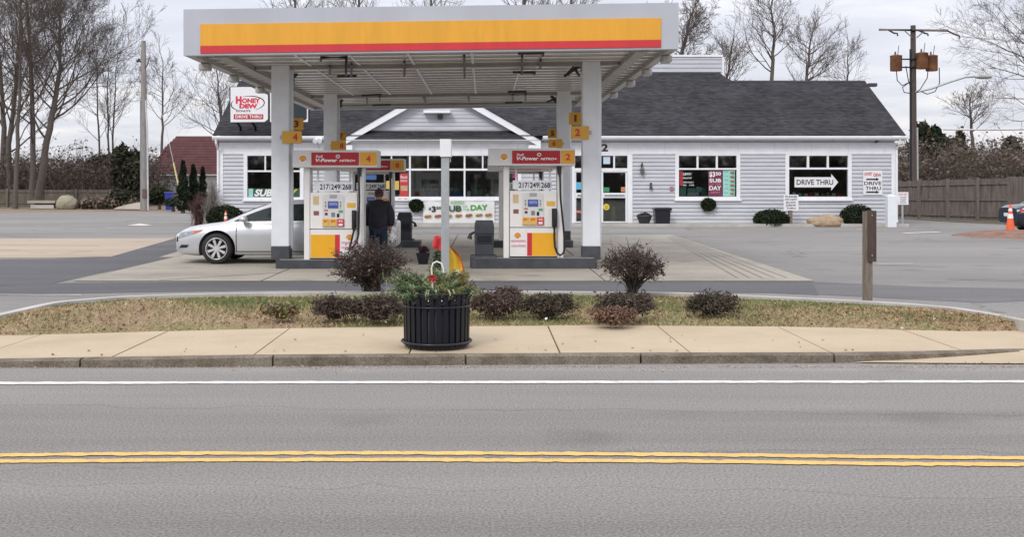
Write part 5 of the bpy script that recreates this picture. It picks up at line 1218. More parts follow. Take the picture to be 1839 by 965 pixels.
# ------------------------------------------------------------------ service bins with squeegee
def service_bin(px0, px1, py0, pyb, Y, label, side, zb):
    x0, x1, z1 = wx(px0, Y), wx(px1, Y), wz(py0, Y); wv = x1 - x0
    o = E('service_bin', label, 'bin', ((x0 + x1) / 2, Y + 0.2, zb), 'dark service bins')
    MB().bbox(x0 - 0.09, x1 + 0.05, Y - 0.08, Y + 0.5, zb - 0.19, zb + 0.045, 0.015).build('base', ISL, o)
    MB().bbox(x0 + 0.01, x1 - 0.01, Y, Y + 0.4, zb + 0.046, zb + 0.36 * (z1 - zb), 0.012).build('body', DARKGREY, o)
    MB().bbox(x0, x1, Y - 0.015, Y + 0.41, zb + 0.362 * (z1 - zb), zb + 0.86 * (z1 - zb), 0.015).build('upper_body', DARKGREY, o)
    MB().add([(x0, Y - 0.02, zb + 0.862 * (z1 - zb)), (x1, Y - 0.02, zb + 0.862 * (z1 - zb)), (x1, Y + 0.42, zb + 0.862 * (z1 - zb)), (x0, Y + 0.42, zb + 0.862 * (z1 - zb)), (x0 + 0.04, Y + 0.06, z1), (x1 - 0.04, Y + 0.06, z1), (x1 - 0.02, Y + 0.40, z1 - 0.02), (x0 + 0.02, Y + 0.40, z1 - 0.02)],
             [(0, 3, 2, 1), (4, 5, 6, 7), (0, 1, 5, 4), (1, 2, 6, 5), (2, 3, 7, 6), (3, 0, 4, 7)]).build('lid', DARKGREY, o)
    MB().bbox(x0 + 0.05, x1 - 0.05, Y - 0.03, Y - 0.0155, zb + 0.41 * (z1 - zb), zb + 0.60 * (z1 - zb), 0.006).build('towel_slot', BLACKP, o)
    MB().box(x0 + 0.02, x1 - 0.02, Y - 0.024, Y - 0.0152, zb + 0.635 * (z1 - zb), zb + 0.65 * (z1 - zb)).build('groove', BLACKP, o)
    xe = x0 if side < 0 else x1
    MB().tube([(xe, Y + 0.1, zb + 0.68 * (z1 - zb)), (xe + side * 0.08, Y + 0.08, zb + 0.62 * (z1 - zb)), (xe + side * 0.10, Y + 0.07, zb + 0.50 * (z1 - zb))], [0.02, 0.03, 0.055], 7).build('squeegee', BLACK, o)
service_bin(556, 579, 258.6, 302, 22.3, 'dark grey service bin on the front right island beside pump 2', -1, 0.229)
service_bin(465.4, 482.4, 249.5, 281, 29.75, 'dark grey service bin on the rear left island beyond the person', 1, 0.194)
# ------------------------------------------------------------------ cars
def car(label, x0, yc, paint, facing, name='parked_car'):
    """saloon built along +x from its front bumper (x=0); facing -1: front towards -X, +1: front towards +X"""
    LEN, HWB = 4.70, 0.90
    root = E(name, label, 'car', (x0, yc, 0.024))
    def P(p): # car space -> world
        return (x0 + p[0] if facing < 0 else x0 + LEN - p[0], yc + p[1] if facing < 0 else yc - p[1], 0.024 + p[2])
    cs = lambda x, xs, ys: float(np.interp(x, xs, ys))
    def smooth(xs, ys):
        xq = np.linspace(xs[0], xs[-1], 200); yq = np.interp(xq, xs, ys); k = np.ones(13) / 13
        yp_ = np.concatenate([np.full(6, yq[0]), yq, np.full(6, yq[-1])]); return xq, np.convolve(yp_, k, 'valid')
    tx_, ty_ = smooth([0, 0.04, 0.14, 0.34, 0.75, 1.15, 1.5, 2.6, 3.6, 4.0, 4.45, 4.64, 4.70], [0.58, 0.665, 0.73, 0.78, 0.835, 0.875, 0.89, 0.905, 0.945, 0.985, 0.975, 0.91, 0.83])
    wx_, wy_ = smooth([0, 0.06, 0.2, 0.45, 0.85, 1.4, 3.4, 4.1, 4.45, 4.62, 4.70], [0.50, 0.62, 0.745, 0.83, 0.885, 0.90, 0.90, 0.87, 0.82, 0.74, 0.66])
    lx_, ly_ = [0, 0.1, 0.5, 1.4, 3.3, 4.3, 4.6, 4.7], [0.24, 0.19, 0.17, 0.18, 0.18, 0.20, 0.28, 0.36]
    def section(x):
        zt, wv, zl = cs(x, tx_, ty_), cs(x, wx_, wy_), cs(x, lx_, ly_)
        hgt_ = zt - zl
        return [(0, zl), (0.80 * wv, zl), (0.93 * wv, zl + 0.035), (0.965 * wv, zl + 0.12 * hgt_), (0.99 * wv, zl + 0.32 * hgt_), (1.0 * wv, zl + 0.52 * hgt_), (0.992 * wv, zl + 0.70 * hgt_), (0.968 * wv, zl + 0.84 * hgt_), (0.925 * wv, zl + 0.935 * hgt_), (0.84 * wv, zl + 0.985 * hgt_), (0.55 * wv, zt + 0.012), (0, zt + 0.022)]
    def side(x, z):
        s_ = section(x); zs_ = [p[1] for p in s_[2:10]]; ys_ = [p[0] for p in s_[2:10]]
        return float(np.interp(z, zs_, ys_))
    xs_ = np.concatenate([[0, 0.015, 0.05, 0.1, 0.17], np.linspace(0.25, 4.45, 40), [4.52, 4.58, 4.63, 4.67, 4.69, 4.70]])
    V, Fc = [], []; n = 23
    for x in xs_:
        s_ = section(x); ring = [(x, -y, z) for y, z in s_] + [(x, y, z) for y, z in s_[-2:0:-1]]
        V += ring; n = len(ring)
    for i in range(len(xs_) - 1):
        for k in range(n): Fc.append((i * n + k, i * n + (k + 1) % n, (i + 1) * n + (k + 1) % n, (i + 1) * n + k))
    Fc.append(tuple(range(n))); Fc.append(tuple(range((len(xs_) - 1) * n, len(xs_) * n))[::-1])
    # cut the wheel arches out of the body
    def raw(V, Fc):
        me = bpy.data.meshes.new('tmp'); me.from_pydata([Vector(v) for v in V], [], Fc)
        bm = bmesh.new(); bm.from_mesh(me); bmesh.ops.recalc_face_normals(bm, faces=bm.faces); bm.to_mesh(me); bm.free()
        ob = bpy.data.objects.new('tmp', me); C.objects.link(ob); return ob
    body0 = raw(V, Fc); WX = (0.94, 3.70); WR, AR = 0.325, 0.392
    cuts = []
    for wxx in WX:
        cv = []; k = 40
        for sgn in (-1, 1):
            cv += [(wxx + AR * cos(2 * pi * i / k), sgn * 1.2, WR + AR * sin(2 * pi * i / k)) for i in range(k)]
        cf = [(i, (i + 1) % k, k + (i + 1) % k, k + i) for i in range(k)] + [tuple(range(k))[::-1], tuple(range(k, 2 * k))]
        c_ = raw(cv, cf); cuts.append(c_)
        md = body0.modifiers.new('cut', 'BOOLEAN'); md.operation = 'DIFFERENCE'; md.object = c_; md.solver = 'EXACT'
    bpy.context.view_layer.update()
    me = bpy.data.meshes.new_from_object(body0.evaluated_get(bpy.context.evaluated_depsgraph_get()))
    bv = [tuple(v.co) for v in me.vertices]; bf = [tuple(p.vertices) for p in me.polygons]
    for q in [body0] + cuts: bpy.data.objects.remove(q)
    def fin(mb, nm, m, par=root, auto=True):
        mb.v = [P(p) for p in mb.v]
        ob = mb.build(nm, m, par)
        if auto and any(mb.sm):
            try:
                for e_ in ob.data.edges: pass
                ob.data.set_sharp_from_angle(angle=R(32))
            except Exception: pass
        return ob
    body = fin(MB().add(bv, bf, True), 'body', paint)
    # dark wells
    for wxx in WX:
        for sgn in (-1, 1):
            wl = MB(); k = 28; vs = []
            for yy_ in (sgn * 0.83, sgn * 0.50): vs += [(wxx + AR * 1.004 * cos(pi * (i / (k - 1) * 1.24 - 0.12)), yy_, WR + AR * 1.004 * sin(pi * (i / (k - 1) * 1.24 - 0.12))) for i in range(k)]
            wl.add(vs, [(i, i + 1, k + i + 1, k + i) for i in range(k - 1)] + [tuple(range(k, 2 * k))], True); fin(wl, 'wheel_well', BLACK)
    # glasshouse
    gx_, gt_ = smooth([1.02, 1.30, 1.62, 1.95, 2.30, 2.75, 3.15, 3.45, 3.75, 4.02], [0.87, 1.00, 1.145, 1.265, 1.335, 1.355, 1.325, 1.24, 1.11, 0.985])
    def gh(x):
        zt = cs(x, gx_, gt_); zb_ = cs(x, tx_, ty_) - 0.04; wb = cs(x, wx_, wy_) * 0.925; f_ = min(1, max(0, (zt - zb_) / 0.47)); wt = wb - 0.205 * f_
        return zt, zb_, wb, wt
    def gside(x, z):
        zt, zb_, wb, wt = gh(x); t_ = min(1, max(0, (z - zb_) / max(0.05, (zt - 0.05 - zb_)))); return wb + (wt - wb) * t_ ** 1.15
    V, Fc = [], []; gxs = np.linspace(1.02, 4.02, 44)
    for x in gxs:
        zt, zb_, wb, wt = gh(x); ring = []
        zz_ = [zb_ + (zt - 0.05 - zb_) * t_ for t_ in (0, 0.25, 0.5, 0.75, 1.0)]
        half = [(gside(x, z), z) for z in zz_] + [(wt * 0.93, zt - 0.018), (wt * 0.75, zt - 0.004), (0, zt + 0.008)]
        ring = [(x, -y, z) for y, z in half] + [(x, y, z) for y, z in half[-2::-1]]
        V += ring; n = len(ring)
    for i in range(len(gxs) - 1):
        for k in range(n - 1): Fc.append((i * n + k, i * n + k + 1, (i + 1) * n + k + 1, (i + 1) * n + k))
    fin(MB().add(V, Fc, True), 'roof', paint)
    # side windows (dark glass set in a black surround), on both sides
    def clip_top(x): return cs(x, gx_, gt_) - 0.085
    def pane(xa, xb, nm, za=None, off=0.006, m=CARGLASS, slant0=0.0, slant1=0.0):
        for sgn in (-1, 1):
            vs = []; k = 12
            for i in range(k + 1):
                x = xa + (xb - xa) * i / k; b_ = cs(x, tx_, ty_) + 0.012; t_ = max(b_ + 0.004, clip_top(x))
                for j in range(5):
                    z = b_ + (t_ - b_) * j / 4; xx = x + (slant0 * (1 - i / k) + slant1 * i / k) * (j / 4); vs.append((xx, sgn * (gside(xx, z) + off), z))
            fin(MB().add(vs, [(i * 5 + j, i * 5 + j + 1, (i + 1) * 5 + j + 1, (i + 1) * 5 + j) for i in range(k) for j in range(4)], True), nm, m, auto=False)
    pane(1.30, 3.76, 'window_surround', off=0.004, m=BLACKP)
    pane(1.42, 2.36, 'side_window', off=0.009, m=mat('car_window_glass', (0.018, 0.026, 0.025), 0.08, 0.5, 2, spec=0.4)); pane(2.45, 3.28, 'side_window', off=0.009, m=MATS['car_window_glass']); pane(3.32, 3.64, 'quarter_window', off=0.009, m=MATS['car_window_glass'])
    for (xa, xb, nm) in ((1.10, 1.92, 'windscreen'), (3.22, 3.92, 'rear_window')):
        vs = []; k = 10
        for i in range(k + 1):
            x = xa + (xb - xa) * i / k; zt, zb_, wb, wt = gh(x)
            for q in (-0.86, -0.6, -0.3, 0, 0.3, 0.6, 0.86): vs.append((x, wt * q, zt + 0.016 - 0.016 * abs(q) ** 3))
        fin(MB().add(vs, [(i * 7 + j, i * 7 + j + 1, (i + 1) * 7 + j + 1, (i + 1) * 7 + j) for i in range(k) for j in range(6)], True), nm, MATS['car_window_glass'], auto=False)
    # doors with handles, one pair a side
    for sgn in (-1, 1):
        for xa, xb in ((1.36, 2.40), (2.415, 3.36)):
            vs = []; k = 14; m_2 = 10
            for i in range(k + 1):
                for j in range(m_2 + 1):
                    z = 0.27 + (cs(xa + (xb - xa) * i / k, tx_, ty_) - 0.045 - 0.27) * j / m_2
                    x = xa + (xb - xa) * i / k
                    if xb > 3: x = min(x, 3.36 - max(0, 0.70 - z) * 0.62) if i > k * 0.6 else x
                    vs.append((x, sgn * (side(x, z) + 0.006), z))
            q = (m_2 + 1)
            d_ = fin(MB().add(vs, [(i * q + j, i * q + j + 1, (i + 1) * q + j + 1, (i + 1) * q + j) for i in range(k) for j in range(m_2)], True), 'door', paint, auto=False)
            xh = xb - 0.14; fin(MB().tube([(xh - 0.1, sgn * (side(xh, .76) + 0.012), 0.765), (xh - 0.05, sgn * (side(xh, .76) + 0.035), 0.77), (xh + 0.05, sgn * (side(xh, .76) + 0.035), 0.772), (xh + 0.1, sgn * (side(xh, .76) + 0.012), 0.77)], 0.016, 6), 'handle', paint, d_)
            gl_ = MB()
            for xx in (xa - 0.004, xb + 0.004) if xa < 2 else (xb + 0.004,):
                zs_ = np.linspace(0.27, cs(xx, tx_, ty_) - 0.05, 9); xf = [min(xx, 3.364 - max(0, 0.70 - z) * 0.62) for z in zs_]
                gl_.add([(x - 0.009, sgn * (side(x, z) + 0.0075), z) for x, z in zip(xf, zs_)] + [(x + 0.009, sgn * (side(x, z) + 0.0075), z) for x, z in zip(xf, zs_)], [(i, i + 1, 9 + i + 1, 9 + i) for i in range(8)])
            fin(gl_, 'door_gap', BLACK, auto=False)
        # rocker strip, mirror, lamps
        vs = []
        for x in np.linspace(1.36, 3.28, 12):
            for z, o_ in ((0.205, 0.004), (0.235, 0.012), (0.265, 0.006)): vs.append((x, sgn * (side(x, z) + o_), z))
        fin(MB().add(vs, [(i * 3 + j, i * 3 + j + 1, i * 3 + j + 4, i * 3 + j + 3) for i in range(11) for j in range(2)], True), 'sill_strip', paint, auto=False)
        sg = MB(); sg.add([(x, sgn * (side(x, 0.268) + 0.0085), z) for x in np.linspace(1.34, 3.2, 8) for z in (0.259, 0.277)], [(2 * i, 2 * i + 2, 2 * i + 3, 2 * i + 1) for i in range(7)]); fin(sg, 'sill_gap', BLACK, auto=False)
        mi = MB(); c_ = (1.52, sgn * 1.0, 0.955); bm = bmesh.new(); bmesh.ops.create_uvsphere(bm, u_segments=14, v_segments=10, radius=1)
        bm.verts.index_update(); mi.add([(c_[0] + v.co.x * 0.075 + (0.03 if v.co.x > 0 else 0), c_[1] + v.co.y * 0.11, c_[2] + v.co.z * 0.072) for v in bm.verts], [[v.index for v in f.verts] for f in bm.faces], True); bm.free()
        mi.tube([(1.50, sgn * 0.84, 0.895), (1.51, sgn * 0.95, 0.93)], [0.03, 0.022], 6); fin(mi, 'mirror', paint)
        def lens(pts2, nm, m, off=0.008, par=root):
            """patch on the body side from (x, z) corners, subdivided"""
            k = 8; vs = []
            for i in range(k + 1):
                for j in range(k + 1):
                    a = i / k; b_ = j / k
                    x = (pts2[0][0] * (1 - a) + pts2[1][0] * a) * (1 - b_) + (pts2[3][0] * (1 - a) + pts2[2][0] * a) * b_
                    z = (pts2[0][1] * (1 - a) + pts2[1][1] * a) * (1 - b_) + (pts2[3][1] * (1 - a) + pts2[2][1] * a) * b_
                    vs.append((x - off * 0.6 * (x < 1) + off * 0.6 * (x > 4), sgn * (side(x, z) + off), z))
            return fin(MB().add(vs, [(i * 9 + j, i * 9 + j + 1, (i + 1) * 9 + j + 1, (i + 1) * 9 + j) for i in range(k) for j in range(k)], True), nm, m, par, auto=False)
        hl = lens([(0.06, 0.535), (0.48, 0.645), (0.66, 0.735), (0.10, 0.655)], 'headlight', mat('headlamp_glass', (0.30, 0.33, 0.34), 0.12, 0.35, 14, spec=0.8))
        lens([(0.42, 0.638), (0.58, 0.685), (0.66, 0.734), (0.44, 0.706)], 'indicator', mat('amber_lens', (0.58, 0.22, 0.08), 0.2, 0.15, 9), 0.012, hl)
        lens([(4.34, 0.69), (4.60, 0.71), (4.62, 0.83), (4.28, 0.85)], 'tail_light', mat('red_lens', (0.42, 0.012, 0.02), 0.15, 0.15, 9))
        lens([(4.47, 0.735), (4.585, 0.735), (4.595, 0.765), (4.46, 0.765)], 'reverse_light', mat('headlamp_glass', (0.5, 0.5, 0.5)), 0.012)
        lens([(0.08, 0.33), (0.28, 0.345), (0.33, 0.405), (0.14, 0.40)], 'fog_recess', BLACK, 0.006); lens([(0.012, 0.46), (0.05, 0.46), (0.055, 0.57), (0.02, 0.565)], 'grille_edge', BLACK, 0.006)
    gr = MB()
    for z in (0.46, 0.50, 0.54): gr.box(-0.012, 0.05, -0.42, 0.42, z, z + 0.022)
    fin(gr, 'grille', DARKGREY); fin(MB().box(-0.008, 0.05, -0.5, 0.5, 0.30, 0.38), 'lower_grille', BLACK)
    fin(MB().box(4.69, 4.712, -0.26, 0.26, 0.58, 0.70), 'number_plate', LETWHITE)
    # wheels
    for wxx in WX:
        for sgn in (-1, 1):
            wl = E('wheel', None, None, P((wxx, sgn * 0.80, WR))); wl.parent = root; wl.matrix_parent_inverse = Matrix.Translation(-root.location); 
            prof_ = [(0.20, -0.10), (0.285, -0.105), (0.315, -0.085), (0.325, -0.05), (0.325, 0.05), (0.315, 0.085), (0.285, 0.105), (0.20, 0.10)]
            def ringmesh(prof2, m, nm, k=36):
                vs = []; 
                for r_, yy_ in prof2: vs += [(wxx + r_ * cos(2 * pi * i / k), sgn * (0.80 + yy_), WR + r_ * sin(2 * pi * i / k)) for i in range(k)]
                fs = [(a * k + i, a * k + (i + 1) % k, (a + 1) * k + (i + 1) % k, (a + 1) * k + i) for a in range(len(prof2) - 1) for i in range(k)]
                mb = MB().add(vs, fs, True); mb.v = [P(p) for p in mb.v]; return mb.build(nm, m, wl)
            ringmesh(prof_, mat('tyre_rubber', (0.02, 0.02, 0.021), 0.75, 0.3, 9), 'tyre')
            ringmesh([(0.226, 0.09), (0.232, 0.104), (0.216, 0.106), (0.206, 0.06), (0.20, 0.0)], mat('alloy', (0.70, 0.70, 0.71), 0.3, 0.05, 8, metal=0.4), 'rim')
            mb = MB(); k = 30; mb.add([(wxx + 0.205 * cos(2 * pi * i / k), sgn * 0.815, WR + 0.205 * sin(2 * pi * i / k)) for i in range(k)], [tuple(range(k))]); mb.v = [P(p) for p in mb.v]; mb.build('brake_shadow_disc', BLACK, wl)
            sm3 = MB()
            for i in range(8):
                a = 2 * pi * i / 8 + 0.3; ca, sa = cos(a), sin(a)
                def q3(r_, t_, yy_): return (wxx + r_ * ca - t_ * sa, sgn * (0.80 + yy_), WR + r_ * sa + t_ * ca)
                sm3.add([q3(0.04, -0.020, 0.088), q3(0.04, 0.020, 0.088), q3(0.216, 0.029, 0.094), q3(0.216, -0.029, 0.094), q3(0.04, -0.022, 0.05), q3(0.04, 0.022, 0.05), q3(0.216, 0.032, 0.05), q3(0.216, -0.032, 0.05)], [(0, 1, 2, 3), (0, 4, 5, 1), (1, 5, 6, 2), (2, 6, 7, 3), (3, 7, 4, 0)])
            sm3.v = [P(p) for p in sm3.v]; sm3.build('spoke', MATS['alloy'], wl)
            k = 16; hb = MB(); hb.add([(wxx + 0.055 * cos(2 * pi * i / k), sgn * 0.895, WR + 0.055 * sin(2 * pi * i / k)) for i in range(k)] + [(wxx, sgn * 0.90, WR)], [(i, (i + 1) % k, k) for i in range(k)], True); hb.v = [P(p) for p in hb.v]; hb.build('hub_cap', MATS['alloy'], wl)
    return root
SILVER = mat('silver_car_paint', (0.60, 0.615, 0.635), 0.3, 0.03, 2, metal=0.4, coat=0.7)
NAVY = mat('dark_blue_car_paint', (0.02, 0.03, 0.05), 0.25, 0.1, 2, metal=0.3, coat=0.7)
YC = 23.36 + 0.9
cr = car('silver saloon with alloy wheels at pump 4', wx(203.5, 23.5), YC, SILVER, -1)
cr2 = car('dark blue saloon parked at the right edge beyond the cone', wx(1190.5, 38.0), 38.6, NAVY, 1)
# ------------------------------------------------------------------ person between the pump and the car
def skin_mesh(verts, edges, radii, name, m, parent, root_i=0, sub=2):
    me = bpy.data.meshes.new('tmp'); me.from_pydata([Vector(v) for v in verts], edges, [])
    ob = bpy.data.objects.new('tmp', me); C.objects.link(ob)
    ob.modifiers.new('skin', 'SKIN'); sv = me.skin_vertices[0].data
    for i, r_ in enumerate(radii):
        sv[i].radius = r_ if isinstance(r_, tuple) else (r_, r_); sv[i].use_root = (i == root_i)
    sb_ = ob.modifiers.new('sub', 'SUBSURF'); sb_.levels = sub; sb_.render_levels = sub
    bpy.context.view_layer.update()
    m2 = bpy.data.meshes.new_from_object(ob.evaluated_get(bpy.context.evaluated_depsgraph_get()))
    vs = [tuple(v.co) for v in m2.vertices]; fs = [tuple(p.vertices) for p in m2.polygons]
    bpy.data.objects.remove(ob); bpy.data.meshes.remove(m2)
    mb = MB().add(vs, fs, True); return mb.build(name, m, parent)
PX, PY = wx(443.5, 23.25), 23.25
G0 = 0.024
per = E('person', 'person seen from behind in dark jacket, dark blue trousers and cap holding a white bag', 'person', (PX, PY, G0))
SKIN = mat('skin', (0.42, 0.24, 0.17), 0.55, 0.1, 8); JACK = mat('navy_black_jacket', (0.011, 0.012, 0.019), 0.75, 0.4, 6, bump=0.3, bscale=12); JEAN = mat('blue_jeans', (0.014, 0.026, 0.05), 0.8, 0.3, 8, bump=0.2)
def W3(x, y, z): return (PX + x, PY + y, G0 + z)
# body (skin): legs, trunk, neck, head and arms as one surface; clothes over it
bv = [W3(0, 0, 0.80), W3(0, 0.02, 0.98), W3(0, 0.03, 1.14), W3(0, 0.06, 1.28), W3(0, 0.09, 1.36), W3(0, 0.11, 1.44), W3(0, 0.12, 1.50),
      W3(-0.10, 0, 0.76), W3(-0.11, 0.02, 0.44), W3(-0.11, -0.01, 0.09), W3(-0.12, 0.13, 0.05), W3(0.10, 0, 0.76), W3(0.11, 0.01, 0.44), W3(0.12, -0.02, 0.09), W3(0.14, 0.12, 0.05),
      W3(-0.18, 0.05, 1.25), W3(-0.245, 0.04, 1.0), W3(-0.21, 0.19, 0.82), W3(0.18, 0.05, 1.25), W3(0.25, 0.03, 1.0), W3(0.245, 0.06, 0.76), W3(-0.20, 0.22, 0.77), W3(0.243, 0.07, 0.70)]
be = [(0, 1), (1, 2), (2, 3), (3, 4), (4, 5), (5, 6), (0, 7), (7, 8), (8, 9), (9, 10), (0, 11), (11, 12), (12, 13), (13, 14), (3, 15), (15, 16), (16, 17), (3, 18), (18, 19), (19, 20), (17, 21), (20, 22)]
br_ = [0.13, 0.13, 0.14, 0.12, 0.06, 0.085, 0.08, 0.085, 0.06, 0.045, 0.035, 0.085, 0.06, 0.045, 0.035, 0.06, 0.045, 0.034, 0.06, 0.045, 0.034, 0.03, 0.03]
skin_mesh(bv, be, br_, 'body', SKIN, per)
jv = [W3(0, 0, 0.68), W3(0, 0.0, 0.90), W3(0, 0.02, 1.05), W3(0, 0.03, 1.18), W3(0, 0.055, 1.29), W3(0, 0.09, 1.355), W3(-0.17, 0.05, 1.255), W3(-0.255, 0.035, 1.03), W3(-0.25, 0.10, 0.90), W3(-0.215, 0.18, 0.83), W3(0.17, 0.05, 1.255), W3(0.26, 0.03, 1.03), W3(0.262, 0.04, 0.90), W3(0.25, 0.06, 0.79)]
je = [(0, 1), (1, 2), (2, 3), (3, 4), (4, 5), (3, 6), (6, 7), (7, 8), (8, 9), (3, 10), (10, 11), (11, 12), (12, 13)]
jr = [(0.215, 0.17), (0.235, 0.19), (0.245, 0.20), (0.235, 0.185), (0.18, 0.14), (0.10, 0.09), 0.125, 0.10, 0.085, 0.07, 0.125, 0.10, 0.085, 0.07]
skin_mesh(jv, je, jr, 'jacket', JACK, per)
tv = [W3(0, 0, 0.80), W3(-0.10, 0, 0.72), W3(-0.11, 0.02, 0.44), W3(-0.11, 0, 0.10), W3(0.10, 0, 0.72), W3(0.11, 0.01, 0.44), W3(0.12, -0.01, 0.10)]
skin_mesh(tv, [(0, 1), (1, 2), (2, 3), (0, 4), (4, 5), (5, 6)], [0.15, 0.105, 0.085, 0.075, 0.105, 0.085, 0.075], 'trousers', JEAN, per)
for x in (-0.115, 0.13): skin_mesh([W3(x, -0.05, 0.055), W3(x, 0.03, 0.055), W3(x * 1.05, 0.15, 0.04), W3(x, -0.03, 0.11)], [(0, 1), (1, 2), (1, 3)], [0.05, 0.055, 0.042, 0.055], 'shoe', BLACK, per, 1)
hc = W3(0, 0.125, 1.47)
cp_ = MB(); bm = bmesh.new(); bmesh.ops.create_uvsphere(bm, u_segments=20, v_segments=12, radius=1)
bm.verts.index_update(); cp_.add([(hc[0] + v.co.x * 0.098, hc[1] + v.co.y * 0.112, hc[2] + (0.035 + max(-0.25, v.co.z) * 0.095)) for v in bm.verts], [[v.index for v in f.verts] for f in bm.faces], True); bm.free()
cp_.add([(hc[0] + 0.085 * cos(t), hc[1] + 0.095 * sin(t) + (0.09 if k else 0), hc[2] + 0.012 - 0.012 * k) for k in (0, 1) for t in np.linspace(0.3, pi - 0.3, 9)], [(i, i + 1, 9 + i + 1, 9 + i) for i in range(8)], True)
cp_.build('cap', mat('dark_red_cap', (0.05, 0.02, 0.025), 0.7, 0.4, 8), per)
hr = MB(); bm = bmesh.new(); bmesh.ops.create_uvsphere(bm, u_segments=16, v_segments=10, radius=1)
bm.verts.index_update(); hr.add([(hc[0] + v.co.x * 0.092, hc[1] - 0.012 + v.co.y * 0.095, hc[2] - 0.008 + v.co.z * 0.075) for v in bm.verts], [[v.index for v in f.verts] for f in bm.faces], True); bm.free()
hr.build('hair', mat('reddish_hair', (0.14, 0.045, 0.03), 0.7, 0.3, 30), per)
for sgn in (-1, 1): skin_mesh([(hc[0] + sgn * 0.095, hc[1] - 0.0, hc[2] - 0.02), (hc[0] + sgn * 0.103, hc[1] - 0.005, hc[2] + 0.01)], [(0, 1)], [0.014, 0.017], 'ear', SKIN, per, 0, 1)
nf = MB()
def hand(base, fwd, side_, down):
    """palm with four bent fingers and a thumb"""
    b = Vector(base); f_ = Vector(fwd).normalized(); s_ = Vector(side_).normalized(); d_ = Vector(down).normalized()
    pv = [b, b + f_ * 0.05, b + f_ * 0.085]; skin_mesh([tuple(p) for p in pv], [(0, 1), (1, 2)], [(0.026, 0.018), (0.036, 0.017), (0.034, 0.015)], 'palm', SKIN, per, 0, 1)
    for k, ln in enumerate((0.062, 0.07, 0.066, 0.052)):
        o_ = b + f_ * 0.08 + s_ * (0.03 - 0.02 * k); p1 = o_ + f_ * ln * 0.5 + d_ * 0.006; p2 = p1 + f_ * ln * 0.2 + d_ * ln * 0.4; p3 = p2 - f_ * ln * 0.2 + d_ * ln * 0.25
        skin_mesh([tuple(p) for p in (o_, p1, p2, p3)], [(0, 1), (1, 2), (2, 3)], [0.0095, 0.009, 0.0085, 0.008], 'finger', SKIN, per, 0, 1)
    t0 = b + f_ * 0.02 + s_ * 0.03; skin_mesh([tuple(p) for p in (t0, t0 + f_ * 0.025 + s_ * 0.022 + d_ * 0.01, t0 + f_ * 0.055 + s_ * 0.018 + d_ * 0.03)], [(0, 1), (1, 2)], [0.012, 0.011, 0.009], 'thumb', SKIN, per, 0, 1)
hand(W3(0.243, 0.07, 0.735), (0, 0.15, -1), (0, 1, 0.15), (-1, 0, 0)); hand(W3(-0.205, 0.205, 0.80), (0.1, 0.75, -0.65), (1, 0, 0.1), (0, -0.5, -0.8))
# white bag hanging from the right hand
o = E('carrier_bag', 'crumpled white plastic bag held by the person', 'bag', W3(0.25, 0.09, 0.3))
bm = bmesh.new(); bmesh.ops.create_icosphere(bm, subdivisions=4, radius=1); mb = MB(); c_ = Vector(W3(0.285, 0.05, 0.575))
for v in bm.verts:
    q = v.co.copy(); zt_ = (q.z + 1) / 2; w2 = 0.10 * (0.35 + 0.75 * (1 - zt_) ** 0.5 if zt_ > 0.5 else 0.9) ; q2 = 1 + 0.28 * mnoise.noise(q * 2.6) + 0.12 * mnoise.noise(q * 6)
    v.co = c_ + Vector((q.x * w2 * q2, q.y * w2 * 0.7 * q2, q.z * 0.13 * q2))
bm.verts.index_update(); mb.add([v.co for v in bm.verts], [[v.index for v in f.verts] for f in bm.faces], True); bm.free(); mb.build('sack', mat('white_plastic_film', (0.66, 0.66, 0.68), 0.35, 0.08, 9), o)
MB().tube([W3(0.27, 0.04, 0.68), W3(0.245, 0.07, 0.715), W3(0.28, 0.08, 0.68)], 0.012, 5).build('handle', MATS['white_plastic_film'], o)
# ------------------------------------------------------------------ planter by the road
PLX, PLY, PZ = wx(511.3, 10.93), 11.0, 0.093
pl = E('planter', 'round black slatted metal planter full of greenery on the pavement', 'planter', (PLX, PLY, PZ))
r0 = 0.315
MB().lathe((PLX, PLY, PZ), [(r0 - 0.012, 0.015), (r0 - 0.012, 0.51), (r0 - 0.06, 0.51), (r0 - 0.06, 0.44)], 40).build('liner', mat('black_liner', (0.006, 0.006, 0.009), 0.6), pl)
NS = 30; smesh = None
for k in range(NS):
    a = 2 * pi * k / NS; ca, sa = cos(a), sin(a); hw = 0.022
    mb = MB(); pr = [(r0, 0.03), (r0 + 0.004, 0.25), (r0 + 0.008, 0.44), (r0 + 0.02, 0.545)]; vs = []
    for (r_, z) in pr:
        for t_, d_ in ((-hw, 0), (hw, 0), (hw, 0.008), (-hw, 0.008)): vs.append((PLX + (r_ + d_) * ca - t_ * sa, PLY + (r_ + d_) * sa + t_ * ca, PZ + z))
    mb.add(vs, [(i * 4 + j, i * 4 + (j + 1) % 4, i * 4 + 4 + (j + 1) % 4, i * 4 + 4 + j) for i in range(3) for j in range(4)] + [(0, 1, 2, 3), (12, 13, 14, 15)]); mb.build('slat', mat('navy_black_enamel', (0.006, 0.007, 0.013), 0.45, 0.2, 8, spec=0.35), pl)
for nm, z, rr, tr in (('hoop', 0.418, r0 + 0.022, 0.0075), ('hoop', 0.062, r0 + 0.028, 0.012), ('rim', 0.547, r0 + 0.03, 0.008)):
    MB().tube([(PLX + rr * cos(t), PLY + rr * sin(t), PZ + z) for t in np.linspace(0, 2 * pi, 49)], tr, 8).build(nm, BLACKP, pl)
MB().lathe((PLX, PLY, PZ), [(r0 - 0.02, 0.0), (r0 - 0.02, 0.03)], 32).build('foot', BLACKP, pl)
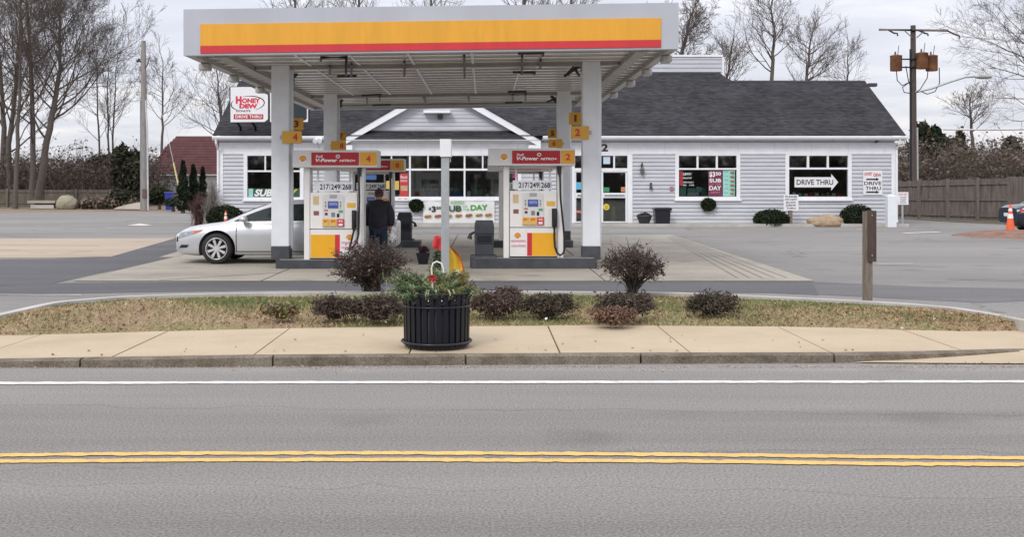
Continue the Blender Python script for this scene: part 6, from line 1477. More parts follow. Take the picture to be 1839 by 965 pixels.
for k in range(8):
    a = -pi + (k + 0.5) * pi / 8
    MB().lathe((PLX + (r0 + 0.012) * cos(a), PLY + (r0 + 0.012) * sin(a), PZ + 0.475), [(0.004, 0), (0.010, 0.004), (0.010, 0.016), (0.004, 0.02)], 8).build('bolt', CHROME, pl)
    MB().tube([(PLX + (r0 + 0.016) * cos(a + 0.10 * cos(t)), PLY + (r0 + 0.016) * sin(a + 0.10 * cos(t)), PZ + 0.485 + 0.033 * sin(t)) for t in np.linspace(0, 2 * pi, 17)], 0.005, 6).build('ring', BLACKP, pl)
MB().lathe((PLX, PLY, PZ), [(r0 - 0.062, 0.42), (r0 - 0.062, 0.49)], 32).build('soil', EARTH, pl)
PG = [mat('bright_spray_leaf', (0.10, 0.15, 0.055), 0.6, 0.35, 6), mat('pale_spray_leaf', (0.24, 0.29, 0.14), 0.6, 0.3, 6), mat('dark_spray_leaf', (0.035, 0.06, 0.025), 0.6, 0.3, 6), mat('gold_spray_leaf', (0.24, 0.20, 0.05), 0.6, 0.3, 6)]
rs = np.random.default_rng(12)
# drooping evergreen sprays
Pq, Mi = [], []; segs = []
for k in range(240):
    a = rs.uniform(0, 2 * pi); rb_ = rs.uniform(0, 0.22); ln = rs.uniform(0.16, 0.34) * (1.25 if cos(a) < -0.3 else 0.95) * (0.6 if sin(a) < -0.4 else 1); el = rs.uniform(0.55, 1.35) if cos(a) > -0.5 else rs.uniform(0.3, 1.1)
    base_ = Vector((PLX + rb_ * cos(a), PLY + rb_ * sin(a), PZ + 0.47)); p_ = base_.copy(); d_ = Vector((cos(a) * cos(el), sin(a) * cos(el), sin(el))); prev = p_.copy(); cm_ = 3 if (cos(a) > 0.1 and rs.random() < 0.55) else rs.choice(3, p=[0.5, 0.25, 0.25])
    for i in range(9):
        d_ = (d_ + Vector((0, 0, -0.07))).normalized(); p_ = p_ + d_ * ln / 9; segs.append((tuple(prev), tuple(p_), 0.0035, 0.003)); prev = p_.copy()
        for q in range(13): Pq.append((p_.x + rs.normal(0, 0.016), p_.y + rs.normal(0, 0.016), p_.z + rs.normal(0, 0.014))); Mi.append(cm_ if rs.random() < 0.8 else rs.integers(0, 3))
foliage('spray', Pq, 0.0075, PG, pl, aspect=7.5, matidx=Mi, rs=rs)['kind'] = 'stuff'
branch_mesh('twig', segs, WOODDARK, pl, 3)['kind'] = 'stuff'
bl = []; 
lf = MB()
for k in range(5):   # pale strap leaves bending at the rim
    a = rs.uniform(-2.4, -0.7); ln = rs.uniform(0.08, 0.15); b_ = Vector((PLX + 0.22 * cos(a), PLY + 0.22 * sin(a), PZ + 0.50)); vs = []
    for i in range(7):
        t = i / 6; c_ = b_ + Vector((cos(a) * ln * t, sin(a) * ln * t, 0.10 * sin(pi * min(1, t * 0.8)) - 0.02 * t * t)); w2 = 0.012 * (1 - 0.8 * abs(t - 0.4)); s_ = Vector((-sin(a), cos(a), 0)) * w2; vs += [tuple(c_ - s_), tuple(c_ + s_)]
    lf.add(vs, [(2 * i, 2 * i + 1, 2 * i + 3, 2 * i + 2) for i in range(6)])
lf.build('strap_leaf', mat('variegated_leaf', (0.27, 0.30, 0.17), 0.5, 0.3, 9), pl)
o = E('candy_cane_stake', 'white curved stake with a red bow in the planter', 'ornament', (wx(506, 10.75), 10.75, PZ + 0.45))
def pq(px, py, Y=10.78): return (wx(px, Y), Y, wz(py, Y))
MB().tube([pq(507, 344), pq(506.5, 326), pq(505.6, 315), pq(507.6, 309), pq(512, 307.2), pq(517, 309), pq(519.4, 315), pq(519.6, 320)], 0.0085, 8).build('cane', mat('cane_white', (0.7, 0.68, 0.6), 0.4, 0.1, 30), o)
bw = MB()
for a in (0.5, 2.2, 3.6, 5.2, 1.4): 
    c_ = Vector(pq(506.8, 327.6, 10.76)); d_ = Vector((cos(a), -0.4, sin(a))) * 0.036; s_ = Vector((-sin(a), 0.2, cos(a))) * 0.022
    bw.add([tuple(c_), tuple(c_ + d_ + s_), tuple(c_ + d_ * 1.2), tuple(c_ + d_ - s_)], [(0, 1, 2, 3)])
bw.lathe(pq(506.8, 328.4, 10.74), [(0.008, -0.008), (0.014, 0), (0.008, 0.012)], 8); bw.build('bow', mat('red_ribbon', (0.38, 0.02, 0.02), 0.5, 0.2, 9), o)
# ------------------------------------------------------------------ post with white box, flag, wooden sign post, pots
Yp = 16.9
o = E('steel_post', 'tall square galvanised post with a white cap box behind the planter', 'post', (wx(521.6, Yp), Yp, 0.12))
bpx(MB(), 517, 526.2, 183.5, 349, Yp, Yp, Yp + 0.11).build('post', GALV, o)
MB().box(wx(515.6, Yp), wx(528.4, Yp), Yp - 0.03, Yp + 0.5, wz(184, Yp), wz(163.4, Yp)).build('cap_box', mat('bright_white', (0.8, 0.8, 0.82), 0.4, 0.03, 3), o)
MB().box(wx(526.6, Yp), wx(528.2, Yp), Yp + 0.03, Yp + 0.09, wz(190, Yp), wz(184.3, Yp)).build('clip', GALV, o)
Yq = 17.0
o = E('flag', 'sagging yellow and red flag draped behind the steel post', 'flag', (wx(532, Yq), Yq, 0.15))
def cloth(outline_l, outline_r, nm, m, ph, n=14, k=8, Yc=Yq):
    vs = []
    for i in range(n + 1):
        t = i / n
        def ev(pts): 
            ts = np.linspace(0, 1, len(pts)); return np.interp(t, ts, [p[0] for p in pts]), np.interp(t, ts, [p[1] for p in pts])
        a, b_ = ev(outline_l), ev(outline_r)
        for j in range(k + 1):
            s_ = j / k; px, py = a[0] + (b_[0] - a[0]) * s_, a[1] + (b_[1] - a[1]) * s_; Y = Yc + 0.16 + 0.025 * sin(s_ * 7 + t * 3 + ph) * (0.3 + t) - 0.04 * sin(pi * s_)
            vs.append((wx(px, Y), Y, wz(py, Y)))
    return MB().add(vs, [(i * (k + 1) + j, i * (k + 1) + j + 1, (i + 1) * (k + 1) + j + 1, (i + 1) * (k + 1) + j) for i in range(n) for j in range(k)], True).build(nm, m, o)
YF = mat('flag_yellow', (0.86, 0.56, 0.035), 0.6, 0.1, 4); RF = mat('flag_red', (0.60, 0.03, 0.035), 0.6, 0.15, 4)
cloth([(524, 289), (524, 303), (524, 320), (528, 327)], [(527, 289.4), (537.4, 299), (542.0, 312), (543, 328)], 'yellow_cloth', YF, 0)
cloth([(527, 288.8), (537.2, 298.6), (541.8, 312), (542.6, 329)], [(527.6, 288.4), (538.2, 298.2), (543, 312), (543.6, 329)], 'red_hem', RF, 0.6)
cloth([(531, 318), (529, 322), (535, 328)], [(537, 316), (541, 322), (541, 330)], 'white_mark', LETWHITE, 0.2, 6, 5, Yq - 0.03)
cloth([(509, 277.6), (507.5, 283), (506.2, 290), (508, 291)], [(512.5, 276), (517.5, 279), (519, 288), (519, 295)], 'red_cloth', RF, 1.4)
MB().tube([(wx(527, Yq + .2), Yq + 0.2, 0.12), (wx(526, Yq + .2), Yq + 0.2, wz(288, Yq)), (wx(518, Yq + .2), Yq + 0.2, wz(277, Yq)), (wx(510, Yq + .2), Yq + 0.2, wz(276.6, Yq))], 0.009, 6).build('staff', GALV, o)
MB().tube([(wx(542, Yq), Yq + 0.1, wz(328, Yq)), (wx(542, Yq), Yq + 0.1, 0.14)], 0.012, 6).build('stake', LETWHITE, o)
Yp = gy(355.5, 0.12)
o = E('wooden_sign_post', 'weathered square wooden post with a dark plank on the grass island', 'sign post', (wx(1019, Yp), Yp, 0.1))
bpx(MB(), 1014, 1022.6, 248.4, 357, Yp, Yp, Yp + 0.115).build('post', WOODGREY, o)
bpx(MB(), 1016.6, 1026.2, 247.4, 307.2, Yp, Yp - 0.03, Yp - 0.002).build('plank', WOODDARK, o)
for py in (253, 300): MB().lathe((wx(1021, Yp), Yp - 0.037, wz(py, Yp)), [(0.004, -0.008), (0.009, -0.004), (0.009, 0.004), (0.004, 0.008)], 8).build('bolt', GALV, o)
Yp = gy(312)
o = E('square_pot', 'black tapered square pot on the forecourt beside the flag', 'pot', (wx(496, Yp), Yp, 0.024))
tapered(MB(), wx(487.4, Yp), wx(503.6, Yp), Yp, Yp + 0.3, 0.024, wz(297, Yp), 0.055).build('pot', BLACKP, o)
P = lump_points(200, (wx(496, Yp), Yp + 0.15, 0.33), (0.13, 0.1, 0.07), rng, 0.3); foliage('plant', P, 0.035, mat('wine_leaf', (0.07, 0.02, 0.03), 0.7, 0.4, 5), o)['kind'] = 'stuff'
Yp = 19.0
o = E('small_conifer', 'small dark green conifer in front of the square pot', 'shrub', (wx(513, Yp), Yp, 0.024))
P = [(wx(513, Yp) + rs.normal(0, 0.05) * (1.6 - t), Yp + rs.normal(0, 0.05) * (1.6 - t), 0.05 + 0.52 * t) for t in rs.random(900)]
foliage('foliage', P, 0.02, [PG[2], PG[0]], o, aspect=2.6, matidx=rs.choice(2, 900, p=[.75, .25]), rs=rs)['kind'] = 'stuff'; MB().tube([(wx(513, Yp), Yp, 0.02), (wx(513, Yp), Yp, 0.5)], [0.02, 0.006], 6).build('stem', WOODDARK, o)
# ------------------------------------------------------------------ shrubs on the grass island
LFD = [mat('purple_brown_leaf', (0.066, 0.039, 0.031), 0.7, 0.4, 6), mat('dark_bark_twig', (0.065, 0.050, 0.042), 0.8, 0.4, 6), mat('dusky_leaf', (0.12, 0.072, 0.056), 0.7, 0.4, 6)]
def stem_bush(px0, px1, py0, pyb, label, seed, n, waist, name='barberry_bush', pale=0.0, vase=0.0):
    rs = np.random.default_rng(seed); Y = gy(pyb, 0.14); cx = wx((px0 + px1) / 2, Y); rx = wx(px1, Y) - cx; zt = wz(py0, Y); zb = 0.13
    o = E(name, label, 'shrub', (cx, Y, zb)); hgt_ = zt - zb; segs = []; P = []; Mi = []
    for k in range(n):
        a = rs.uniform(0, 2 * pi); u = rs.random() ** 0.5; tipr = u * rx * 0.98; prof = 1 - 0.30 * u ** 2.5
        tip = Vector((cx + tipr * cos(a), Y + tipr * 0.9 * sin(a), zb + hgt_ * rs.uniform(0.42 + 0.15 * (1 - u) + vase * 0.18, 1.0) * prof))
        b_ = Vector((cx + waist * rs.normal(0, 0.5), Y + waist * rs.normal(0, 0.5), zb)); prev = b_; r_ = rs.uniform(0.006, 0.011)
        mid = b_.lerp(tip, 0.5) + Vector((-(cos(a)) * rx * (0.10 + 0.12 * vase), -(sin(a)) * rx * (0.1 + 0.12 * vase), 0.10 * hgt_))
        for i in range(1, 8):
            t = i / 7; p_ = (1 - t) ** 2 * b_ + 2 * t * (1 - t) * mid + t * t * tip + Vector(rs.normal(0, 0.007, 3)); segs.append((tuple(prev), tuple(p_), r_ * (1 - 0.75 * (i - 1) / 7), r_ * (1 - 0.75 * t)))
            if i > 2 + 2 * vase:
                for q in range(3):
                    e_ = p_ + Vector(rs.normal(0, 0.06, 3)) + (tip - mid).normalized() * 0.05; segs.append((tuple(p_), tuple(e_), 0.003, 0.0018))
                    for w_ in range(3): P.append(tuple(p_.lerp(e_, rs.random()) + Vector(rs.normal(0, 0.014, 3)))); Mi.append(rs.choice(3, p=[0.6, 0.2, 0.2]))
            prev = p_
    mt = list(LFD)
    if pale: 
        mt.append(mat('pale_dry_leaf', (0.42, 0.36, 0.33), 0.8, 0.2, 6)); Mi = [3 if rs.random() < pale else m_3 for m_3 in Mi]
    foliage('leaves', P, 0.021, mt, o, aspect=1.5, matidx=Mi, rs=rs)['kind'] = 'stuff'
    branch_mesh('stem', segs, LFD[1], o, 4)['kind'] = 'stuff'
    return o
stem_bush(394, 477, 283.5, 342.5, 'large round purple brown bush in front of pump 4', 1, 210, 0.10, pale=0.012)
stem_bush(706, 778, 290, 346.5, 'vase shaped purple brown bush right of the pumps', 2, 120, 0.06, vase=1.0)
def low_shrub(px0, px1, py0, pyb, label, seed, n=2200, mats_=None, name='low_juniper'):
    rs = np.random.default_rng(seed); Y = gy(pyb - 2, 0.17); cx = wx((px0 + px1) / 2, Y); rx = wx(px1, Y) - cx; hgt_ = (pyb - py0) * Y / F * 0.86; zb = 0.15
    o = E(name, label, 'shrub', (cx, Y, zb)); segs = []; P = []; Mi = []
    for k in range(n // 20):
        a = rs.uniform(0, 2 * pi); ln = rx * rs.uniform(0.5, 1.05); el = abs(rs.normal(0.25, 0.25)); b_ = Vector((cx + rs.normal(0, 0.12 * rx), Y + rs.normal(0, 0.1 * rx), zb)); prev = b_
        for i in range(1, 7):
            t = i / 6; p_ = b_ + Vector((cos(a) * ln * t * cos(el), sin(a) * ln * t * 0.7 * cos(el), min(hgt_ * 1.0, ln * t * sin(el) + hgt_ * 0.55 * sin(pi * min(1, t * 0.75 + 0.1))))) ; segs.append((tuple(prev), tuple(p_), 0.006, 0.004)); prev = p_
            for q in range(6): P.append(tuple(p_ + Vector(rs.normal(0, 0.03, 3)))); Mi.append(rs.choice(3))
    foliage('foliage', P, 0.016, mats_ or LOWM, o, aspect=3.6, matidx=Mi, rs=rs)['kind'] = 'stuff'; branch_mesh('stem', segs, LFD[1], o, 3)['kind'] = 'stuff'
LOWM = [mat('dusky_juniper', (0.058, 0.043, 0.032), 0.8, 0.35, 5), mat('brown_juniper', (0.095, 0.063, 0.045), 0.8, 0.35, 5), mat('olive_juniper', (0.065, 0.06, 0.034), 0.8, 0.35, 5)]
low_shrub(612, 672, 346.5, 371, 'dark low juniper second to the right of the planter', 11, 3600)
low_shrub(696, 768, 345, 373, 'wide low juniper under the vase shaped bush', 12, 3600)
low_shrub(806, 866, 346, 368.5, 'small dark low juniper standing alone on the right of the island', 13, 3600)
low_shrub(549, 612, 343, 371, 'brown low juniper just right of the planter', 14, 3600, [LOWM[1], LOWM[0], LFD[2]])
low_shrub(415, 474, 346, 375, 'dark low juniper just left of the planter', 15, 3600, [LOWM[0], LOWM[1], LFD[0]])
low_shrub(366, 420, 347, 374, 'dark low juniper below the left end of the round bush', 16, 2600, [LOWM[0], LOWM[1], LFD[0]])
low_shrub(576, 612, 334.5, 358, 'small reddish brown low shrub behind the brown juniper', 17, 1800, [LFD[0], LFD[2], LOWM[1]])
low_shrub(694, 742, 364, 379, 'dry reddish clump at the front edge below the wide juniper', 18, 1500, [LFD[2], mat('dry_red_leaf', (0.16, 0.085, 0.06), 0.8, 0.3, 6), LM[0]], 'dry_clump')
low_shrub(308, 352, 356, 374, 'small leafy green and brown clump left of the junipers', 19, 900, [GR[0], LM[1], LFD[2]], 'leafy_clump')
tag(foliage('litter_scrap', [(wx(px, gy(py, .17)), gy(py, .17), 0.15) for px, py in ((178, 367), (412, 366), (247, 346.5), (1095, 372), (640, 372), (452, 376))], 0.028, LETWHITE, aspect=1.4, flat=0.4), None, None, None, 'stuff')
# ------------------------------------------------------------------ bare trees
BARK = mat('grey_bark', (0.105, 0.09, 0.078), 0.9, 0.35, 5, bump=0.4, stretch=(4, 4, 1))
TWIG = mat('twig_bark', (0.10, 0.08, 0.068), 0.9, 0.3, 5)
def grow(segs, p, d, length, r, level, rs, up, counts, minr, spread):
    """one limb: a wandering line that thins, with smaller limbs along it"""
    n = max(3, [9, 7, 5, 4, 3][level]); st = length / n; rr = r; p = np.array(p); d = np.array(d); node = []
    for i in range(n):
        d = d + rs.normal(0, [0.05, 0.10, 0.14, 0.18, 0.2][level], 3) + np.array([0, 0, up]); d /= np.linalg.norm(d)
        q = p + d * st; r2 = max(minr, r * (1 - (i + 1) / n * 0.80)); segs.append((p, q, rr, r2)); node.append((q, d.copy(), r2)); p, rr = q, r2
    if level + 1 >= len(counts) + 1 or level >= 4: return
    k = counts[level] if level < len(counts) else 0
    for j in range(k):
        t = 0.15 + 0.85 * (j + rs.random()) / k; i = min(n - 1, int(t * n)); q, dd, rq = node[i]
        ax_ = np.cross(dd, rs.normal(size=3)); ax_ /= np.linalg.norm(ax_); an = rs.uniform(0.45, 0.95) * spread
        nd = dd * math.cos(an) + ax_ * math.sin(an)
        grow(segs, q, nd, length * rs.uniform(0.38, 0.62) * (1.15 - 0.55 * t), max(minr, rq * 0.58), level + 1, rs, up, counts, minr, spread)
def bare_tree(label, trunk_px, Y, r0_, limbs, seed, group, up=0.11, counts=(7, 6, 4), minr=0.011, spread=1.0, lenf=0.5, first=0.25, lean=None, name='bare_tree', bark=None):
    """trunk_px: photo points of the trunk from the ground up; limbs leave it along its upper part"""
    rs = np.random.default_rng(seed); r0_ *= 0.48 if Y > 79.5 and trunk_px[0][0] < 100 else 0.54; minr *= 0.55
    P = [np.array([wx(px, Y), Y + (lean or 0) * i, wz(py, Y)]) for i, (px, py) in enumerate(trunk_px)]; P[0][2] = -0.04
    o = E(name, label, 'tree', tuple(P[0]), group); tot = P[-1][2]
    Q = [P[0]]
    for a, b_ in zip(P[:-1], P[1:]):
        for k in range(1, 5): Q.append(a + (b_ - a) * k / 4 + rs.normal(0, 0.04, 3) * (k < 4))
    m_4 = len(Q); rad = [r0_ * (1.18 if i == 0 else 1) * (1 - 0.8 * i / m_4) for i in range(m_4)]
    tm = MB().tube([tuple(q) for q in Q], rad, 8); tm.build('trunk', bark or BARK, o)
    segs = []
    for j in range(limbs):
        t = first + (1 - first) * (j + rs.random()) / limbs; i = min(m_4 - 2, int(t * (m_4 - 1))); q = Q[i] + (Q[i + 1] - Q[i]) * rs.random()
        a = rs.uniform(0, 2 * pi); el = rs.uniform(0.3, 1.05); ln = tot * lenf * (1.15 - 0.75 * t) * rs.uniform(0.7, 1.2)
        grow(segs, q, (math.cos(a) * math.cos(el), math.sin(a) * math.cos(el), math.sin(el)), ln, max(minr * 2.2, rad[i] * 0.36), 1, rs, up, (0,) + tuple(counts), minr, spread)
    segs2 = [s for s in segs]
    grow(segs2, Q[-1], Q[-1] - Q[-2], tot * 0.2, rad[-1], 1, rs, up, (0,) + tuple(counts), minr, spread)
    cr_ = branch_mesh('crown', segs2, TWIG, o, 4); cr_['kind'] = 'stuff'
    return o
GL = 'bare trees beyond the left fence'; GBK = 'bare trees behind the shop'; GRR = 'bare trees on the right'
bare_tree('big bare tree leaning right left of the utility pole', [(43, 236), (52, 190), (60, 140), (66, 110), (71, 80), (70, 40), (69, -10)], 82, 0.60, 28, 121, GL, counts=(8, 7, 6), lenf=0.52, first=0.22, minr=0.013, up=0.12)
bare_tree('tall bare tree with straight trunk just left of the leaning one', [(39, 236), (38.5, 150), (36, 80), (33, 20), (31, -40)], 84, 0.48, 17, 122, GL, counts=(8, 7, 5), first=0.2, minr=0.013, lenf=0.5)
bare_tree('bare tree near the left edge with a crooked dark trunk', [(12, 236), (10, 170), (19, 100), (24, 40), (24, -20)], 87, 0.50, 15, 123, GL, counts=(8, 7, 5), first=0.2, minr=0.013)
bare_tree('grey bare tree nearest the left fence', [(18, 238), (21, 170), (23, 100), (26, 40), (22, -30)], 80, 0.36, 14, 124, GL, counts=(8, 7, 5), first=0.25, minr=0.012)
bare_tree('bare tree cut by the left edge of the picture', [(3, 236), (5, 150), (0, 80), (-6, 10)], 90, 0.55, 15, 125, GL, counts=(8, 7, 5), first=0.22, minr=0.013)
for k, (a, b_, lab) in enumerate(((117, 114, 'thin young tree, leftmost of the three slim trunks left of the utility pole'), (127.5, 126, 'thin young tree, middle of the three slim trunks left of the utility pole'), (133, 135, 'thin young tree, rightmost of the three slim trunks left of the utility pole'))):
    bare_tree(lab, [(a, 225), (a - 1, 160), (b_, 110), (b_, 62 + 12 * k)], 100, 0.2, 15, 31 + k, GL, counts=(6, 5), first=0.25, lenf=0.32, minr=0.014, up=0.08)
bare_tree('bare tree rising behind the red roof', [(190, 226), (190, 160), (190.5, 120), (191, 78)], 112, 0.30, 20, 35, GBK, counts=(7, 6), first=0.42, lenf=0.36, minr=0.016)
bare_tree('spreading bare tree behind the donut shop sign', [(262, 226), (261, 170), (258, 130), (254, 84)], 100, 0.36, 22, 36, GBK, counts=(7, 6), first=0.35, lenf=0.46, minr=0.015)
bare_tree('bare tree whose top shows above the left end of the canopy', [(350, 226), (345, 120), (347, 40), (345, -14)], 74, 0.4, 18, 37, GBK, counts=(7, 6), first=0.45, lenf=0.36, minr=0.013)
bare_tree('bare tree whose top shows above the canopy left of its middle', [(424, 226), (422, 120), (421, 40), (420, -24)], 74, 0.4, 18, 38, GBK, counts=(7, 6), first=0.45, lenf=0.36, minr=0.013)
bare_tree('bare tree whose top shows above the middle of the canopy', [(512, 226), (510, 120), (506, 40), (504, -20)], 76, 0.4, 18, 39, GBK, counts=(7, 6), first=0.45, lenf=0.36, minr=0.013)
bare_tree('thick bare tree whose top shows above the canopy right of its middle', [(612, 226), (613, 120), (612, 40), (614, -40)], 76, 0.5, 20, 40, GBK, counts=(8, 6), first=0.45, lenf=0.38, minr=0.013)
bare_tree('bare tree whose top shows above the right part of the canopy', [(672, 226), (670, 120), (668, 40), (670, -14)], 78, 0.4, 16, 41, GBK, counts=(7, 6), first=0.5, lenf=0.36, minr=0.013)
bare_tree('twisted bare tree right beside the right end of the canopy', [(786, 226), (788, 140), (798, 66), (806, 30)], 76, 0.45, 24, 42, GBK, counts=(7, 6, 3), first=0.45, lenf=0.38, minr=0.014, up=0.03)
bare_tree('low wide bare tree just right of the roof screen', [(842, 226), (845, 150), (852, 100), (856, 64)], 82, 0.36, 22, 43, GBK, counts=(7, 5), first=0.5, lenf=0.40, minr=0.014)
bare_tree('tallest bare tree with a forked top behind the roof', [(901, 226), (902, 120), (906, 70), (908, 40), (903, 10)], 80, 0.36, 22, 44, GBK, counts=(7, 6), first=0.40, lenf=0.34, minr=0.014, up=0.09)
bare_tree('rounded bare tree right of the tallest one behind the roof', [(943, 226), (944, 130), (946, 80), (950, 46)], 82, 0.36, 26, 45, GBK, counts=(7, 6), first=0.42, lenf=0.36, minr=0.014, up=0.08)
bare_tree('small pale bare tree, rightmost behind the roof ridge', [(993, 226), (993, 140), (993, 92), (994, 62)], 92, 0.24, 16, 46, GBK, counts=(6, 5), first=0.5, lenf=0.30, minr=0.014)
bare_tree('bare tree beyond the fence right of the transformer pole', [(1142, 222), (1140, 170), (1138, 140), (1136, 122)], 88, 0.34, 20, 47, GRR, counts=(7, 6), first=0.5, lenf=0.42, minr=0.015, up=0.05)
bare_tree('large bare tree reaching in from the right edge', [(1247, 236), (1240, 160), (1232, 110), (1226, 60), (1230, -20)], 56, 0.34, 30, 48, GRR, counts=(8, 6, 4), first=0.28, lenf=0.56, minr=0.009, up=0.05)
# ------------------------------------------------------------------ evergreens and brush
PINE = [mat('pine_green', (0.026, 0.036, 0.022), 0.9, 0.35, 3, spec=0.1), mat('pine_light', (0.050, 0.058, 0.034), 0.9, 0.35, 3, spec=0.1), mat('pine_brown', (0.085, 0.070, 0.050), 0.9, 0.35, 3, spec=0.1)]
def evergreen(px0, px1, py0, pyb, Y, label, seed, n=3500, size=0.22, name='evergreen_tree', shape='cone', cat='tree', group=None, mats_=PINE, p=(.6, .28, .12)):
    rs = np.random.default_rng(seed); cx = wx((px0 + px1) / 2, Y); rx = (px1 - px0) / 2 * Y / F; zt = wz(py0, Y); zb = max(0, wz(pyb, Y))
    o = E(name, label, cat, (cx, Y, 0), group); hgt_ = zt - zb
    if shape == 'cone':
        t = rs.random(n) ** 0.8; q = rs.random(n) ** 0.45; a = rs.uniform(0, 2 * pi, n); prof = np.clip((1 - t) ** 0.7 * (0.8 + 0.2 * np.sin(t * 24 + a)), 0.05, 1) * np.minimum(1, t * 6 + 0.75)
        rx *= 1.0 if name != 'arborvitae' else 1.45; P = np.stack([cx + rx * prof * q * np.cos(a), Y + rx * prof * q * np.sin(a), zb * 0.3 + (zt - zb * 0.3) * t + 0.06], 1)
    else:
        P = np.concatenate([lump_points(n // 5, (cx + rs.normal(0, rx * 0.38), Y + rs.normal(0, rx * 0.3), zb + hgt_ * rs.uniform(0.45, 0.68)), (rx * rs.uniform(0.45, 0.7), rx * 0.6, hgt_ * rs.uniform(0.28, 0.42)), rs, 0.45, 5, 0.4, zmin=zb) for _ in range(6)])
    foliage('crown', P, size, list(mats_), o, aspect=2.2, matidx=rs.choice(len(mats_), len(P), p=p), rs=rs)['kind'] = 'stuff'
    MB().tube([(cx, Y, -0.03), (cx, Y, zb + hgt_ * 0.7)], [0.13, 0.04], 7).build('trunk', BARK, o)
    return o
for k, (a, b_, t, lab) in enumerate(((207, 222, 190.5, 'dark arborvitae, leftmost of the three beside the shop'), (219, 234, 195, 'dark arborvitae, middle of the three beside the shop'), (232, 243, 198, 'short dark arborvitae, nearest to the shop corner'))):
    evergreen(a, b_, t, 243, 66 + k * 0.8, lab, 60 + k, 2600, 0.11, 'arborvitae', group='arborvitae beside the shop', p=(.85, .12, .03))
evergreen(134, 170, 172, 240, 84, 'dark bushy evergreen left of the tall utility pole', 64, 4200, 0.2, shape='blob', p=(.4, .25, .35))
evergreen(96, 142, 180, 236, 96, 'brownish scrubby evergreen behind the slim trunks', 65, 3200, 0.22, shape='blob', p=(.25, .25, .5))
evergreen(126, 165, 220, 243, 80, 'low dark evergreen shrub at the foot of the utility pole', 66, 3200, 0.13, 'evergreen_shrub', 'blob', 'shrub', p=(.5, .2, .3))
evergreen(168, 206, 219, 243, 78, 'low green shrub right of the utility pole under the red roof', 67, 3000, 0.12, 'evergreen_shrub', 'blob', 'shrub', p=(.55, .35, .1))
evergreen(190, 216, 230, 244, 70, 'small green shrub in front of the blue bin', 68, 1600, 0.09, 'evergreen_shrub', 'blob', 'shrub', p=(.55, .4, .05))
PB_ = [PINE[0], PINE[1], PINE[2]]
for k, (a, b_, t, Yk, lab) in enumerate(((1070, 1092, 143, 78, 'dark pine top just right of the transformer pole'), (1086, 1110, 142, 82, 'dark pine, second right of the transformer pole'), (1104, 1130, 152, 86, 'dark pine, third right of the transformer pole'), (1164, 1200, 160, 84, 'dark pine near the right edge above the fence'))):
    evergreen(a, b_, t, 240, Yk, lab, 70 + k, 3000, 0.26, 'pine_tree', 'blob', group='pines beyond the right fence')
def brush(label, px0, px1, py0, pyb, Y, seed, n, depth=8, name='brush', leaf=0.5, cols_=None, top=0.35, r=0.016):
    """a thicket of fine upright twigs with withered leaves that nobody could count"""
    rs = np.random.default_rng(seed); x0, x1 = wx(px0, Y), wx(px1, Y); zt = wz(py0, Y); segs = []; P = []
    for k in range(n):
        x = rs.uniform(x0, x1); y = Y + rs.uniform(-0.5, 1) * depth; hh = zt * (0.55 + top * mnoise.noise((x * 0.35, y * 0.2, seed)) + 0.35 * rs.random()); p_ = np.array([x, y, 0.0]); d = np.array([rs.normal(0, .25), rs.normal(0, .2), 1.0])
        m_5 = 4
        for i in range(m_5):
            d = d + rs.normal(0, .28, 3); d[2] = abs(d[2]) + .2; d /= np.linalg.norm(d); q = p_ + d * hh / m_5; segs.append((p_, q, r * (1.6 - 0.3 * i), r * (1.3 - .3 * i)))
            for j in range(3):
                e_ = q + rs.normal(0, .45, 3) * hh * 0.22; segs.append((q, e_, r * .8, r * .5))
                if rs.random() < leaf: P += [q + (e_ - q) * rs.random() + rs.normal(0, .12, 3) for _ in range(2)]
            p_ = q
    o = branch_mesh(name, segs, (cols_ or [TWIG])[0], None, 3); o['kind'] = 'stuff'; o['label'] = label; 
    if P:
        P = np.array(P); P = P[P[:, 2] > 0.02]
        l_ = foliage(name + '_leaves', P, 0.16, (cols_ or [TWIG, mat('withered_leaf', (0.15, 0.108, 0.085), 0.85, 0.4, 3), mat('dull_green_leaf', (0.06, 0.06, 0.03), 0.85, 0.4, 3)])[1:], o, aspect=1.5, matidx=rs.choice(2, len(P), p=[.75, .25]), rs=rs); l_['kind'] = 'stuff'
brush('brown leafless thicket beyond the left fence', -60, 178, 172, 236, 92, 80, 1300, 10)
brush('reddish low undergrowth against the left fence', 92, 166, 232, 243, 79.5, 81, 300, 1.5, name='undergrowth', top=0.2, r=0.012)
brush('brown woods beyond the right fence', 1050, 1215, 160, 236, 76, 82, 1500, 16, name='woods', leaf=0.6)
brush('leafless thicket behind the shop', 170, 560, 196, 236, 108, 83, 700, 6)
brush('far hazy treeline right of the shop', 900, 1500, 178, 226, 130, 84, 1300, 10, name='treeline', r=0.03)
brush('far treeline on the left', -700, 330, 182, 226, 135, 85, 1500, 10, name='treeline', r=0.03)
